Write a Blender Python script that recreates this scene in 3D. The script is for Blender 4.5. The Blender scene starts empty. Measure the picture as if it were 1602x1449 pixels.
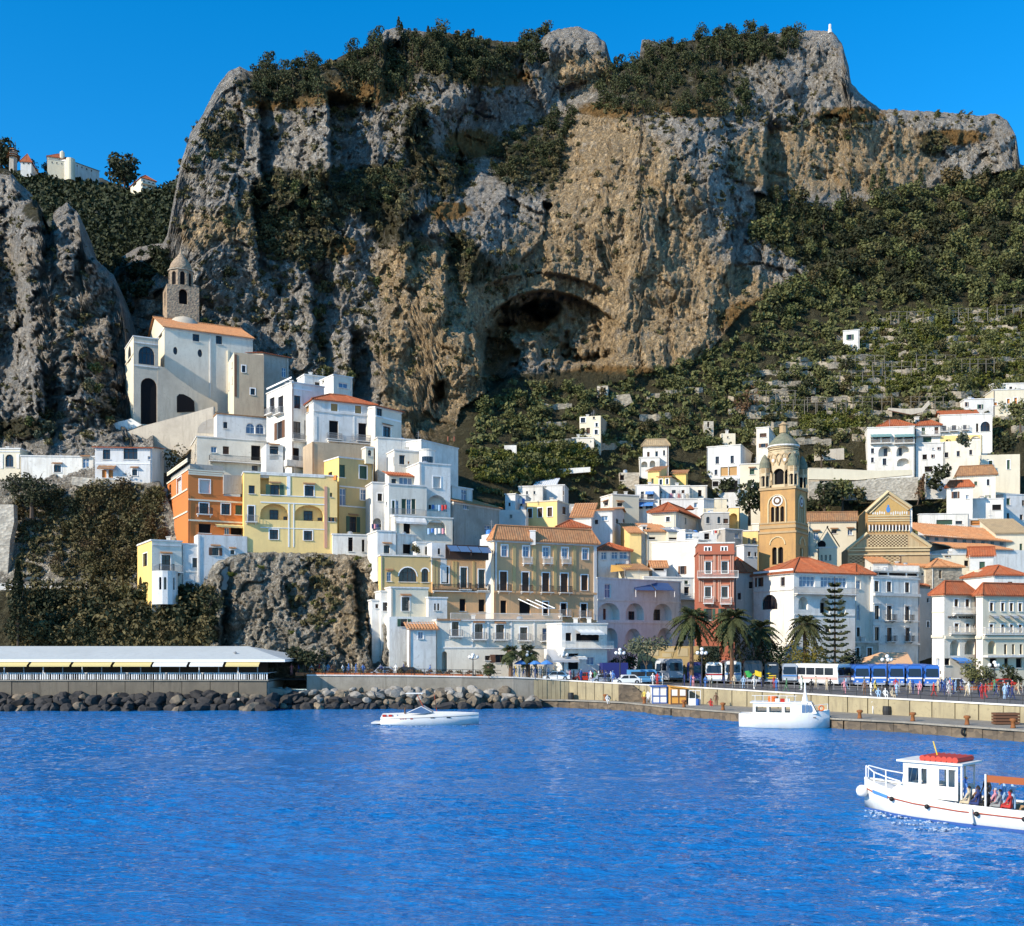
import bpy,math,random
import numpy as np
from mathutils import Vector
R=math.radians
rnd=random.Random(7)
scene=bpy.context.scene
C=scene.collection
F,HX,HY,CH=1700.0,801.0,1005.0,9.4
cam_d=bpy.data.cameras.new('camera')
cam=bpy.data.objects.new('camera',cam_d)
C.objects.link(cam)
cam.location=(0,0,CH)
cam.rotation_euler=(R(90),0,0)
cam_d.sensor_width=36.0
cam_d.lens=36.0*F/1602.0
cam_d.shift_y=(HY-724.5)/1602.0
cam_d.clip_start,cam_d.clip_end=0.5,8000
scene.camera=cam
SUN=Vector((-0.72,-0.53,0.47)).normalized()
SUN_EL=math.asin(SUN.z)
SUN_AZ=math.atan2(SUN.x,SUN.y)
world=bpy.data.worlds.new('World')
scene.world=world
world.use_nodes=True
nt=world.node_tree
nt.nodes.clear()
sky=nt.nodes.new('ShaderNodeTexSky')
sky.sky_type='NISHITA'
sky.sun_disc=False
sky.sun_elevation=SUN_EL
sky.sun_rotation=SUN_AZ
sky.altitude=900
sky.air_density=1.0
sky.dust_density=0.05
sky.ozone_density=5.0
hs=nt.nodes.new('ShaderNodeHueSaturation')
hs.inputs['Saturation'].default_value=1.30
hs.inputs['Hue'].default_value=0.494
bg=nt.nodes.new('ShaderNodeBackground')
bg.inputs['Strength'].default_value=0.15
wo=nt.nodes.new('ShaderNodeOutputWorld')
nt.links.new(sky.outputs[0],hs.inputs['Color'])
nt.links.new(hs.outputs[0],bg.inputs['Color'])
nt.links.new(bg.outputs[0],wo.inputs['Surface'])
sun_d=bpy.data.lights.new('sun','SUN')
sun_d.energy=3.7
sun_d.angle=R(0.53)
sun_d.color=(1.0,0.9,0.75)
sun_o=bpy.data.objects.new('sun',sun_d)
C.objects.link(sun_o)
sun_o.rotation_euler=SUN.to_track_quat('Z','Y').to_euler()
sun_o.location=(-200,-200,300)
scene.view_settings.view_transform='Standard'
scene.view_settings.look='None'
scene.view_settings.exposure=0.80
scene.view_settings.gamma=1.0
scene.view_settings.use_curve_mapping=False
scene.cycles.max_bounces=6
scene.cycles.diffuse_bounces=3
scene.cycles.glossy_bounces=3
def P(x,y,Y):
 """The point at distance Y that the photograph shows at pixel (x, y)."""
 return np.array(((x-HX)*Y/F,Y,CH-(y-HY)*Y/F))
def PZ(x,Y,z):
 return np.array(((x-HX)*Y/F,Y,z))
VIEW={'1': (0,380,4.529),'2': (180,400,5.173),'3': (0,660,5.72),'4': (230,660,6.408),'5': (400,560,6.16),
  '6': (560,680,6.675),'7': (560,820,6.036),'8': (740,800,5.575),'a': (780,640,6.965),'b': (960,640,6.5875),
  'c': (1150,640,5.57),'d': (1260,760,4.684),'e': (1320,580,5.681),'f': (920,830,5.721),'g': (1160,860,5.34),
  'h': (1380,860,6.586),'i': (0,200,5.34),'j': (380,720,7.282),'k': (960,770,6.675),'0': (0,0,1.0),
  'l': (1040,400,2.8505)}
def vx(v,x): return VIEW[v][0]+x/VIEW[v][2]
def vy(v,y): return VIEW[v][1]+y/VIEW[v][2]
class MB:
 """Collects faces; build() links them as one mesh object."""
 def __init__(s): s.v,s.f,s.m,s.k=[],[],[],0
 def face(s,*pts):
  n=len(s.v)
  s.v+=[(float(p[0]),float(p[1]),float(p[2])) for p in pts]
  s.f.append(tuple(range(n,n+len(pts)))); s.m.append(s.k)
 def bulk(s,V,Fc):
  n=len(s.v)
  s.v+=[tuple(map(float,p)) for p in V]
  for f in Fc:
   s.f.append(tuple(int(i)+n for i in f)); s.m.append(s.k)
 def box(s,o,a,b,c):
  o,a,b,c=(np.array(q,float) for q in (o,a,b,c))
  V=[o,o+a,o+a+b,o+b,o+c,o+a+c,o+a+b+c,o+b+c]
  s.bulk(V,[(0,3,2,1),(4,5,6,7),(0,1,5,4),(1,2,6,5),(2,3,7,6),(3,0,4,7)])
 def cbox(s,x,y,z,sx,sy,sz):
  s.box((x-sx/2,y-sy/2,z-sz/2),(sx,0,0),(0,sy,0),(0,0,sz))
 def prism(s,poly,ext):
  poly=[np.array(p,float) for p in poly]; ext=np.array(ext,float); n=len(poly)
  s.bulk(poly+[p+ext for p in poly],
    [tuple(range(n)),tuple(range(2*n-1,n-1,-1))]+[(i,(i+1) % n+0,(i+1) % n+n,i+n)[::-1] for i in range(n)])
 def tube(s,p0,p1,r0,r1=None,n=6,caps=True):
  r1=r0 if r1 is None else r1
  p0,p1=np.array(p0,float),np.array(p1,float)
  d=p1-p0; L=np.linalg.norm(d); d=d/(L if L>1e-9 else 1)
  a=np.array((1.,0,0)) if abs(d[0])<.9 else np.array((0,1.,0))
  e1=np.cross(d,a); e1 /= np.linalg.norm(e1); e2=np.cross(d,e1)
  V,Fc=[],[]
  for p,r in ((p0,r0),(p1,r1)):
   for i in range(n):
    t=2*math.pi*i/n
    V.append(p+r*(math.cos(t)*e1+math.sin(t)*e2))
  for i in range(n):
   j=(i+1) % n
   Fc.append((i,j,n+j,n+i))
  if caps: Fc+=[tuple(range(n-1,-1,-1)),tuple(range(n,2*n))]
  s.bulk(V,Fc)
 def lathe(s,c,prof,n=12,a0=0.0,cap=True):
  c=np.array(c,float); V,Fc=[],[]
  for r,z in prof:
   for i in range(n):
    t=a0+2*math.pi*i/n
    V.append(c+np.array((r*math.cos(t),r*math.sin(t),z)))
  for k in range(len(prof)-1):
   for i in range(n):
    j=(i+1) % n
    Fc.append((k*n+i,k*n+j,(k+1)*n+j,(k+1)*n+i))
  if cap: Fc+=[tuple(range(n-1,-1,-1)),tuple(range((len(prof)-1)*n,len(prof)*n))]
  s.bulk(V,Fc)
 def mesh(s,name,mats,origin=(0,0,0),smooth=False):
  me=bpy.data.meshes.new(name)
  o=np.array(origin,float)
  V=np.array(s.v)-o if s.v else np.zeros((0,3))
  me.from_pydata(V.tolist(),[],s.f)
  for m in (mats if isinstance(mats,(list,tuple)) else [mats]): me.materials.append(m)
  if len(me.polygons): me.polygons.foreach_set('material_index',s.m)
  if smooth: me.polygons.foreach_set('use_smooth',[True]*len(me.polygons))
  me.update()
  return me
 def build(s,name,mats,parent=None,origin=None,smooth=False):
  """Vertices are in world coordinates; a child is stored relative to its parents' empties."""
  base=np.zeros(3)
  q=parent
  while q is not None: base+=np.array(q.location); q=q.parent
  loc=base if origin is None else np.array(origin,float)
  me=s.mesh(name,mats,loc,smooth)
  o=bpy.data.objects.new(name,me); C.objects.link(o)
  if parent is not None: o.parent=parent
  o.location=loc-base
  return o
def wbase(o):
 b=np.zeros(3)
 while o is not None: b+=np.array(o.location); o=o.parent
 return b
def tag(o,label=None,cat=None,group=None,kind=None):
 if label: o['label']=label
 if cat: o['category']=cat
 if group: o['group']=group
 if kind or cat: o['kind']=kind or 'thing'
 return o
def thing(name,label,cat,loc,group=None,rz=0.0):
 o=bpy.data.objects.new(name,None); C.objects.link(o)
 o.location=tuple(map(float,loc)); o.rotation_euler=(0,0,rz); o.empty_display_size=.3
 return tag(o,label,cat,group)
def inst(name,me,loc,rz=0.0,sc=1.0,parent=None):
 o=bpy.data.objects.new(name,me); C.objects.link(o)
 if parent is not None: o.parent=parent
 o.location=tuple(map(float,loc)); o.rotation_euler=(0,0,rz)
 o.scale=(sc,sc,sc) if isinstance(sc,(int,float)) else sc
 return o
M={}
def new_mat(name):
 m=bpy.data.materials.new(name); m.use_nodes=True
 b=m.node_tree.nodes['Principled BSDF']
 return m,m.node_tree,b
def node(t,kind,**kw):
 n=t.nodes.new(kind)
 for k,v in kw.items(): setattr(n,k,v)
 return n
def plain(name,col,rough=.7,metal=0.0,spec=.3,emit=None):
 m,t,b=new_mat(name)
 b.inputs['Base Color'].default_value=(*col,1); b.inputs['Roughness'].default_value=rough
 b.inputs['Metallic'].default_value=metal; b.inputs['Specular IOR Level'].default_value=spec
 M[name]=m
 return m
def mixcol(t,fac,a,b):
 n=node(t,'ShaderNodeMix',data_type='RGBA')
 for s_,v in ((n.inputs[6],a),(n.inputs[7],b)):
  if isinstance(v,tuple): s_.default_value=(*v[:3],1)
  else: t.links.new(v,s_)
 if isinstance(fac,(int,float)): n.inputs[0].default_value=fac
 else: t.links.new(fac,n.inputs[0])
 return n.outputs[2]
def noise(t,vec,scale,detail=4,rough=.6):
 n=node(t,'ShaderNodeTexNoise'); n.inputs['Scale'].default_value=scale
 n.inputs['Detail'].default_value=detail; n.inputs['Roughness'].default_value=rough
 t.links.new(vec,n.inputs['Vector'])
 return n.outputs['Fac']
def ramp(t,fac,lo,hi,a=0.0,b=1.0):
 n=node(t,'ShaderNodeMapRange'); t.links.new(fac,n.inputs[0])
 n.inputs[1].default_value,n.inputs[2].default_value=lo,hi
 n.inputs[3].default_value,n.inputs[4].default_value=a,b
 return n.outputs[0]
def posvec(t,sc=(1,1,1)):
 g=node(t,'ShaderNodeNewGeometry'); mp=node(t,'ShaderNodeMapping'); mp.inputs['Scale'].default_value=sc
 t.links.new(g.outputs['Position'],mp.inputs['Vector'])
 return mp.outputs[0]
def math_(t,op,a,b):
 n=node(t,'ShaderNodeMath',operation=op)
 for i,v in enumerate((a,b)):
  if isinstance(v,(int,float)): n.inputs[i].default_value=v
  else: t.links.new(v,n.inputs[i])
 return n.outputs[0]
def plaster(name,col,dirt=.5,dcol=None,rough=.9):
 if name in M: return M[name]
 """Painted render with blotches, rain streaks and scuffs that stay put on the wall."""
 m,t,b=new_mat(name)
 dcol=dcol or tuple(c*.55 for c in col)
 big=ramp(t,noise(t,posvec(t,(.22,.22,.22)),1.0,5,.65),.47,.66)
 streak=ramp(t,noise(t,posvec(t,(1.3,1.3,.16)),1.0,5,.7),.48,.67)
 fine=ramp(t,noise(t,posvec(t,(2.3,2.3,2.3)),1.0,4,.7),.55,.68)
 f=math_(t,'MAXIMUM',math_(t,'MULTIPLY',big,.55*dirt),math_(t,'MAXIMUM',math_(t,'MULTIPLY',streak,.6*dirt),math_(t,'MULTIPLY',fine,.55*dirt)))
 c=mixcol(t,f,col,dcol)
 t.links.new(c,b.inputs['Base Color'])
 b.inputs['Roughness'].default_value=rough; b.inputs['Specular IOR Level'].default_value=.15
 M[name]=m
 return m
def rubble(name,a,b_,mortar=(.3,.27,.22),scale=1.6):
 m,t,b=new_mat(name)
 vo=node(t,'ShaderNodeTexVoronoi'); vo.inputs['Scale'].default_value=scale
 t.links.new(posvec(t,(1,1,1.6)),vo.inputs['Vector'])
 sepc=node(t,'ShaderNodeSeparateColor'); t.links.new(vo.outputs['Color'],sepc.inputs[0])
 c=mixcol(t,sepc.outputs[0],a,b_)
 c=mixcol(t,ramp(t,noise(t,posvec(t),.35,4),.45,.7,0,.6),c,mortar)
 t.links.new(c,b.inputs['Base Color']); b.inputs['Roughness'].default_value=.95; b.inputs['Specular IOR Level'].default_value=.1
 bp=node(t,'ShaderNodeBump'); bp.inputs['Strength'].default_value=.8; bp.inputs['Distance'].default_value=.12
 t.links.new(vo.outputs['Distance'],bp.inputs['Height']); t.links.new(bp.outputs[0],b.inputs['Normal'])
 M[name]=m
 return m
plaster('white',(.77,.735,.66),1.25,(.50,.45,.38))
plaster('stone_cream',(.56,.48,.37),.9,(.32,.26,.20))
plaster('tan_old',(.48,.37,.25),1.0,(.30,.22,.15))
plaster('white_old',(.70,.67,.62),.85,(.40,.35,.28))
plaster('cream',(.70,.62,.46),.5,(.48,.40,.28))
plaster('pale_yellow',(.85,.61,.25),.7,(.60,.42,.19))
plaster('white_warm',(.74,.67,.55),.8,(.46,.39,.30))
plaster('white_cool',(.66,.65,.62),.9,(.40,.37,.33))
plaster('yellow',(.84,.57,.19),.6,(.60,.40,.13))
plaster('ochre',(.55,.39,.17),.75,(.38,.29,.16))
plaster('drum_stone',(.56,.44,.28),.9,(.36,.26,.15))
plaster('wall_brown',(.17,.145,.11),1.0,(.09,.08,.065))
plaster('old_ochre',(.68,.39,.19),1.0,(.36,.27,.17))
plaster('orange',(.58,.19,.055),.35,(.44,.16,.06))
plaster('red_brown',(.40,.13,.075),.5,(.30,.12,.08))
plaster('pink',(.55,.30,.21),.5)
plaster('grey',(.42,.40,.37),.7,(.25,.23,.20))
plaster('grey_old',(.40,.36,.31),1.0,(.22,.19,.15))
plaster('gold',(.47,.27,.105),1.1,(.30,.18,.09))
plaster('concrete',(.30,.27,.22),1.0,(.15,.13,.10))
plaster('sand_wall',(.37,.31,.19),1.2,(.20,.165,.11))
plain('pole_grey',(.16,.14,.11),.8)
plaster('paving',(.16,.145,.13),.9,(.09,.08,.07))
rubble('rubble',(.42,.36,.27),(.24,.20,.15))
rubble('rubble_pale',(.56,.50,.40),(.36,.31,.24))
rubble('rubble_dark',(.20,.17,.14),(.10,.09,.08))
plain('white_paint',(.80,.78,.74),.5); plain('white_gloss',(.82,.81,.79),.25,spec=.5)
plain('opening_shade',(.012,.011,.012),.9,spec=.1)  # near-black colour painted in for the shade inside openings
plain('pane',(.018,.022,.03),.12,spec=.5)
plain('pane_blue',(.10,.17,.28),.15,spec=.6)
plain('wood_dark',(.055,.030,.02),.6); plain('wood_brown',(.14,.065,.035),.6)
plain('shutter_green',(.05,.10,.065),.6); plain('shutter_ochre',(.48,.28,.11),.7); plain('shutter_white',(.62,.58,.52),.6)
plain('door_orange',(.52,.20,.05),.6)
plain('iron',(.03,.03,.03),.5); plain('rail_grey',(.30,.29,.28),.5)
plain('awn_white',(.72,.70,.64),.8); plain('awn_grey',(.40,.40,.40),.8); plain('awn_yellow',(.66,.52,.22),.8); plain('awn_green',(.14,.27,.26),.8)
plain('awn_blue',(.07,.22,.52),.7); plain('awn_salmon',(.66,.38,.20),.8); plain('awn_ochre',(.62,.34,.08),.8)
plain('solar',(.10,.16,.26),.2,spec=.6)
plain('bark',(.085,.06,.042),.95); plain('trunk_palm',(.15,.085,.05),.95)
plain('black',(.012,.012,.012),.5); plain('rubber',(.02,.02,.02),.8); plain('steel',(.45,.45,.46),.35,.6)
plain('red',(.50,.035,.02),.5); plain('lamp_glass',(.75,.74,.70),.3)
def roof_mat(name,a,b_,c_):
 m,t,b=new_mat(name)
 vo=node(t,'ShaderNodeTexVoronoi'); vo.inputs['Scale'].default_value=2.6
 t.links.new(posvec(t),vo.inputs['Vector'])
 sepc=node(t,'ShaderNodeSeparateColor'); t.links.new(vo.outputs['Color'],sepc.inputs[0])
 c=mixcol(t,sepc.outputs[0],a,b_)
 c=mixcol(t,ramp(t,noise(t,posvec(t),.5,5,.7),.5,.72,0,.8),c,c_)
 t.links.new(c,b.inputs['Base Color']); b.inputs['Roughness'].default_value=.9; b.inputs['Specular IOR Level'].default_value=.15
 M[name]=m
roof_mat('tile_red',(.40,.12,.05),(.31,.085,.037),(.27,.14,.08))
roof_mat('tile_orange',(.56,.27,.12),(.42,.18,.08),(.34,.21,.12))
plain('canopy_glass',(.05,.085,.19),.25,spec=.5)
roof_mat('tile_brown',(.36,.19,.09),(.25,.13,.07),(.22,.16,.10))
roof_mat('tile_beige',(.42,.31,.18),(.33,.24,.14),(.26,.21,.14))
def leaf_mat(name,dark,light,third=None):
 m,t,b=new_mat(name)
 g=node(t,'ShaderNodeNewGeometry'); oi=node(t,'ShaderNodeObjectInfo')
 c=mixcol(t,g.outputs['Random Per Island'],dark,light)
 c=mixcol(t,ramp(t,oi.outputs['Random'],0,1,0,.55),c,third or tuple(x*.7 for x in dark))
 t.links.new(c,b.inputs['Base Color']); b.inputs['Roughness'].default_value=.7; b.inputs['Specular IOR Level'].default_value=.15
 M[name]=m
leaf_mat('leaf_pine',(.028,.036,.016),(.075,.088,.034),(.065,.062,.028))
leaf_mat('leaf_shrub',(.050,.050,.022),(.145,.13,.055),(.15,.10,.045))
leaf_mat('leaf_tree',(.045,.062,.022),(.15,.165,.055),(.14,.12,.05))
leaf_mat('leaf_vine',(.06,.085,.016),(.17,.16,.03),(.10,.10,.025))
leaf_mat('leaf_ivy',(.035,.035,.014),(.11,.095,.03),(.10,.05,.03))
leaf_mat('leaf_palm',(.025,.038,.014),(.075,.085,.030),(.06,.055,.025))
leaf_mat('leaf_brown',(.10,.055,.03),(.17,.10,.05),(.12,.07,.04))
leaf_mat('leaf_gold',(.10,.09,.015),(.22,.17,.03),(.07,.08,.02))
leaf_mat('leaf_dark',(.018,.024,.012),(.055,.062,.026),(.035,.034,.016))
leaf_mat('leaf_sage',(.075,.09,.055),(.14,.15,.095),(.09,.09,.05))
_pr=np.random.RandomState(11)
_perm=_pr.permutation(256); _perm=np.concatenate([_perm,_perm,_perm])
_ga=_pr.rand(256)*2*np.pi
def perlin(x,y,seed=0):
 xi,yi=np.floor(x).astype(int),np.floor(y).astype(int); xf,yf=x-xi,y-yi
 u,v=xf*xf*xf*(xf*(xf*6-15)+10),yf*yf*yf*(yf*(yf*6-15)+10)
 def g(ix,iy,dx,dy):
  h=_ga[_perm[(_perm[(ix+seed*37) & 255]+iy) & 255]]
  return np.cos(h)*dx+np.sin(h)*dy
 a=g(xi,yi,xf,yf); b=g(xi+1,yi,xf-1,yf); c=g(xi,yi+1,xf,yf-1); d=g(xi+1,yi+1,xf-1,yf-1)
 return (a+u*(b-a))*(1-v)+(c+u*(d-c))*v
def fbm(x,y,o=4,seed=0,gain=.5,ridged=False):
 t,amp,f=0,1.0,1.0
 for k in range(o):
  n=perlin(x*f,y*f,seed+k)
  t=t+amp*((.5-np.abs(n))*1.6-.5 if ridged else n)
  amp *= gain; f *= 2.03
 return t
def cells(x,y,seed=0):
 """Blocky rock: distance to the nearest and second cell point, and the nearest cell's random value."""
 xi,yi=np.floor(x).astype(int),np.floor(y).astype(int)
 d1=np.full(x.shape,9.); d2=np.full(x.shape,9.); val=np.zeros(x.shape)
 for i in (-1,0,1):
  for j in (-1,0,1):
   h=_perm[(_perm[(xi+i+seed*17) & 255]+yi+j) & 255]
   px,py=xi+i+(h/255.),yi+j+(_perm[h+7]/255.)
   d=(px-x)**2+(py-y)**2
   nr=d<d1
   d2=np.where(nr,d1,np.minimum(d2,d)); val=np.where(nr,_perm[h+31]/255.,val); d1=np.where(nr,d,d1)
 return np.sqrt(d1),np.sqrt(d2),val
def facets(x,y,seed=0,tilt=1.0):
 """Broken rock: every cell is a plane with its own offset and tilt."""
 xi,yi=np.floor(x).astype(int),np.floor(y).astype(int)
 d1=np.full(x.shape,9.); d2=np.full(x.shape,9.); val=np.zeros(x.shape)
 for i in (-1,0,1):
  for j in (-1,0,1):
   h=_perm[(_perm[(xi+i+seed*17) & 255]+yi+j) & 255]
   dx,dy=x-(xi+i+h/255.),y-(yi+j+_perm[h+7]/255.)
   d=dx**2+dy**2; nr=d<d1
   f=_perm[h+31]/255.-.5+tilt*(dx*(_perm[h+57]/255.-.5)+dy*(_perm[h+91]/255.-.35))*2
   d2=np.where(nr,d1,np.minimum(d2,d)); val=np.where(nr,f,val); d1=np.where(nr,d,d1)
 e=np.sqrt(d2)-np.sqrt(d1)
 return val,e
def sstep(x,a,b):
 t=np.clip((x-a)/(b-a),0,1)
 return t*t*(3-2*t)
def blob(x,y,cx,cy,rx,ry,soft=.35):
 return 1-sstep(np.sqrt(((x-cx)/rx)**2+((y-cy)/ry)**2),1-soft,1+soft)
def tps(pts):
 A=np.array(pts,float); n=len(A); q=A[:,:2]/400.; z=A[:,2]
 def k(d2): return np.where(d2>1e-12,.5*d2*np.log(np.maximum(d2,1e-12)),0)
 K=k(((q[:,None]-q[None])**2).sum(-1))+np.eye(n)*.004
 Pm=np.c_[np.ones(n),q]
 L=np.block([[K,Pm],[Pm.T,np.zeros((3,3))]])
 w=np.linalg.solve(L,np.r_[z,0,0,0])
 def f(x,y):
  x,y=np.asarray(x,float)/400.,np.asarray(y,float)/400.
  r=w[n]+w[n+1]*x+w[n+2]*y
  for i in range(n): r=r+w[i]*k((x-q[i,0])**2+(y-q[i,1])**2)
  return r
 return f
def poly_in(x,y,pts):
 r=np.zeros(np.shape(x),bool); n=len(pts)
 for i in range(n):
  (x1,y1),(x2,y2)=pts[i],pts[(i+1) % n]
  if y1==y2: continue
  r ^= ((y1>y) != (y2>y)) & (x<(x2-x1)*(y-y1)/(y2-y1)+x1)
 return r
def rock_mat(name,g1,g2,g3,ochre=(.72,.50,.26),soil=(.085,.075,.042),grass=(.26,.155,.06),fine=1.0):
 m,t,b=new_mat(name)
 def at(n):
  a=node(t,'ShaderNodeAttribute',attribute_name=n); return a.outputs['Fac']
 n1=noise(t,posvec(t,(.05,.05,.05)),1,6,.65); n2=noise(t,posvec(t,(.35,.35,.22)),1,6,.7)
 n3=noise(t,posvec(t,(.9,.9,.10)),1,5,.7); n4=noise(t,posvec(t,(1.6,1.6,1.6)),1,4,.7)
 c=mixcol(t,ramp(t,n1,.4,.62),g1,g2)
 c=mixcol(t,ramp(t,n2,.48,.66),c,g3)
 oc=mixcol(t,ramp(t,n3,.42,.62),ochre,tuple(x*.62 for x in ochre))
 oc=mixcol(t,ramp(t,n2,.54,.68,0,.7),oc,g1)
 wob=math_(t,'ADD',at('ochre'),math_(t,'SUBTRACT',math_(t,'MULTIPLY',math_(t,'ADD',n1,n3),.9),.9))
 c=mixcol(t,ramp(t,wob,.25,.75),c,oc)
 n5=noise(t,posvec(t,(.75,.75,.55)),1,6,.8)
 c=mixcol(t,ramp(t,n4,.53,.68,0,.5),c,tuple(x*.42 for x in g3))
 vc=node(t,'ShaderNodeTexVoronoi',feature='DISTANCE_TO_EDGE'); vc.inputs['Scale'].default_value=1.0; wv=node(t,'ShaderNodeVectorMath',operation='ADD'); t.links.new(posvec(t,(.55,.55,.30)),wv.inputs[0]); t.links.new(math_(t,'MULTIPLY',n4,2.6),wv.inputs[1]); t.links.new(wv.outputs[0],vc.inputs['Vector'])
 c=mixcol(t,ramp(t,vc.outputs['Distance'],.05,.0,0,.5),c,tuple(x*.35 for x in g3))
 n6=noise(t,posvec(t,(3.2,3.2,2.4)),1,3,.7); n7=noise(t,posvec(t,(1.5,1.5,.14)),1,4,.7)
 c=mixcol(t,ramp(t,n6,.50,.62,0,.5),c,tuple(x*.4 for x in g3)); c=mixcol(t,ramp(t,n6,.44,.34,0,.45),c,tuple(min(.75,x*1.35) for x in g1)); c=mixcol(t,ramp(t,n7,.53,.64,0,.5),c,tuple(x*.5 for x in g3))
 c=mixcol(t,ramp(t,n5,.52,.66,0,.55),c,tuple(x*.42 for x in g3)); c=mixcol(t,ramp(t,n5,.36,.24,0,.6),c,tuple(min(.72,x*1.3) for x in g1))
 gr=math_(t,'ADD',at('grass'),math_(t,'SUBTRACT',math_(t,'MULTIPLY',n2,1.4),.7))
 c=mixcol(t,ramp(t,gr,.4,.7),c,grass)
 so=math_(t,'ADD',at('soil'),math_(t,'SUBTRACT',math_(t,'MULTIPLY',n2,1.2),.6))
 c=mixcol(t,ramp(t,so,.35,.7),c,soil)
 t.links.new(c,b.inputs['Base Color']); b.inputs['Roughness'].default_value=.95; b.inputs['Specular IOR Level'].default_value=.08
 bp=node(t,'ShaderNodeBump'); bp.inputs['Strength'].default_value=1.0*fine; bp.inputs['Distance'].default_value=1.0
 t.links.new(math_(t,'ADD',math_(t,'ADD',n2,ramp(t,vc.outputs['Distance'],0,.15,0,.6)),math_(t,'ADD',math_(t,'MULTIPLY',n5,.9),math_(t,'ADD',math_(t,'MULTIPLY',n6,.55),math_(t,'MULTIPLY',n4,.8)))),bp.inputs['Height']); t.links.new(bp.outputs[0],b.inputs['Normal'])
 M[name]=m
 return m
rock_mat('limestone',(.60,.535,.445),(.49,.44,.375),(.36,.325,.28))
rock_mat('limestone_low',(.62,.55,.44),(.48,.42,.33),(.33,.29,.23))
rock_mat('far_rock',(.15,.145,.12),(.11,.11,.09),(.08,.08,.07),soil=(.048,.052,.034),fine=.5)
SHEETS={}
class Sheet:
 """A rocky face with real depth: rows run from its foot to its skyline, then on over the top and down behind."""
 def __init__(s,name,label,x0,x1,step,rows,top,bot,depth,disp,masks,mat,back=60,round_=22):
  s.x0,s.step=x0,step
  xs=np.arange(x0,x1+.1,step); s.n=len(xs); s.rows=rows
  tx=np.array(top,float); bx=np.array(bot,float)
  s.top=lambda x: np.interp(x,tx[:,0],tx[:,1]); s.bot=lambda x: np.interp(x,bx[:,0],bx[:,1])
  tp=s.top(xs)+2.2*fbm(xs/9.,xs*0+3.3,3,5)+1.2*fbm(xs/3.,xs*0+1.3,2,9)
  v=np.linspace(0,1,rows)
  X=np.repeat(xs[None],rows,0); Yp=s.bot(xs)[None]+(tp-s.bot(xs))[None]*v[:,None]
  D=depth(X,Yp)
  dtop=Yp-tp[None]
  s.base=depth
  D=D+disp(X,Yp)+9*np.clip(1-dtop/round_,0,1)**2
  s.X,s.Yp,s.D=X,Yp,D
  s.tp=tp
  W=np.stack(((X-HX)*D/F,D,CH-(Yp-HY)*D/F),-1)
  tl=W[-1]
  extra=[]
  for k in range(1,6):
   q=tl.copy(); q[:,1]+=back*k/5.; q[:,0] *= (1+.02*k); q[:,2] -= back*.12*(k/5.)**2*5+fbm(xs/30.+k,xs*0,3,3)*2+.5
   extra.append(q)
  s.W=W
  A=np.concatenate([W]+[q[None] for q in extra],0)
  nr,nc=A.shape[:2]
  idx=np.arange(nr*nc).reshape(nr,nc)
  q=np.stack((idx[:-1,:-1],idx[:-1,1:],idx[1:,1:],idx[1:,:-1]),-1).reshape(-1,4)
  me=bpy.data.meshes.new(name)
  me.vertices.add(nr*nc); me.vertices.foreach_set('co',A.reshape(-1).astype(np.float32))
  me.loops.add(len(q)*4); me.loops.foreach_set('vertex_index',q.reshape(-1).astype(np.int32))
  me.polygons.add(len(q)); me.polygons.foreach_set('loop_start',np.arange(0,len(q)*4,4,dtype=np.int32))
  me.update(calc_edges=True)
  for k,a in masks(X,Yp).items():
   at=me.attributes.new(k,'FLOAT','POINT')
   at.data.foreach_set('value',np.concatenate([a,np.repeat(a[-1:],5,0)],0).reshape(-1).astype(np.float32))
  me.materials.append(M[mat])
  o=bpy.data.objects.new(name,me); C.objects.link(o)
  tag(o,label,None,None,'structure')
  SHEETS[name]=s
 def at(s,x,y):
  i=int(np.clip(round((x-s.x0)/s.step),0,s.n-1))
  col=s.Yp[:,i]
  j=int(np.argmin(np.abs(col-y)))
  return s.W[j,i]
M_TOP=[(120,470),(172,440),(190,402),(215,387),(255,380),(262,366),(272,310),(283,255),(298,208),(318,178),(335,142),(355,114),
   (375,104),(390,112),(420,108),(450,108),(500,102),(540,86),(590,66),(603,46),(622,43),(640,48),(700,52),(790,66),(842,64),
   (856,52),(872,46),(905,42),(930,52),(948,68),(956,96),(964,108),(1000,92),(1004,62),(1018,62),(1040,72),(1100,58),(1150,52),
   (1250,52),(1268,47),(1302,49),(1318,70),(1328,105),(1331,130),(1352,152),(1378,171),(1420,173),(1480,176),(1530,181),(1558,178),
   (1576,188),(1590,214),(1596,258),(1640,262),(1760,250)]
M_BOT=[(120,770),(560,790),(640,850),(690,1070),(1760,1070)]
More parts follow.
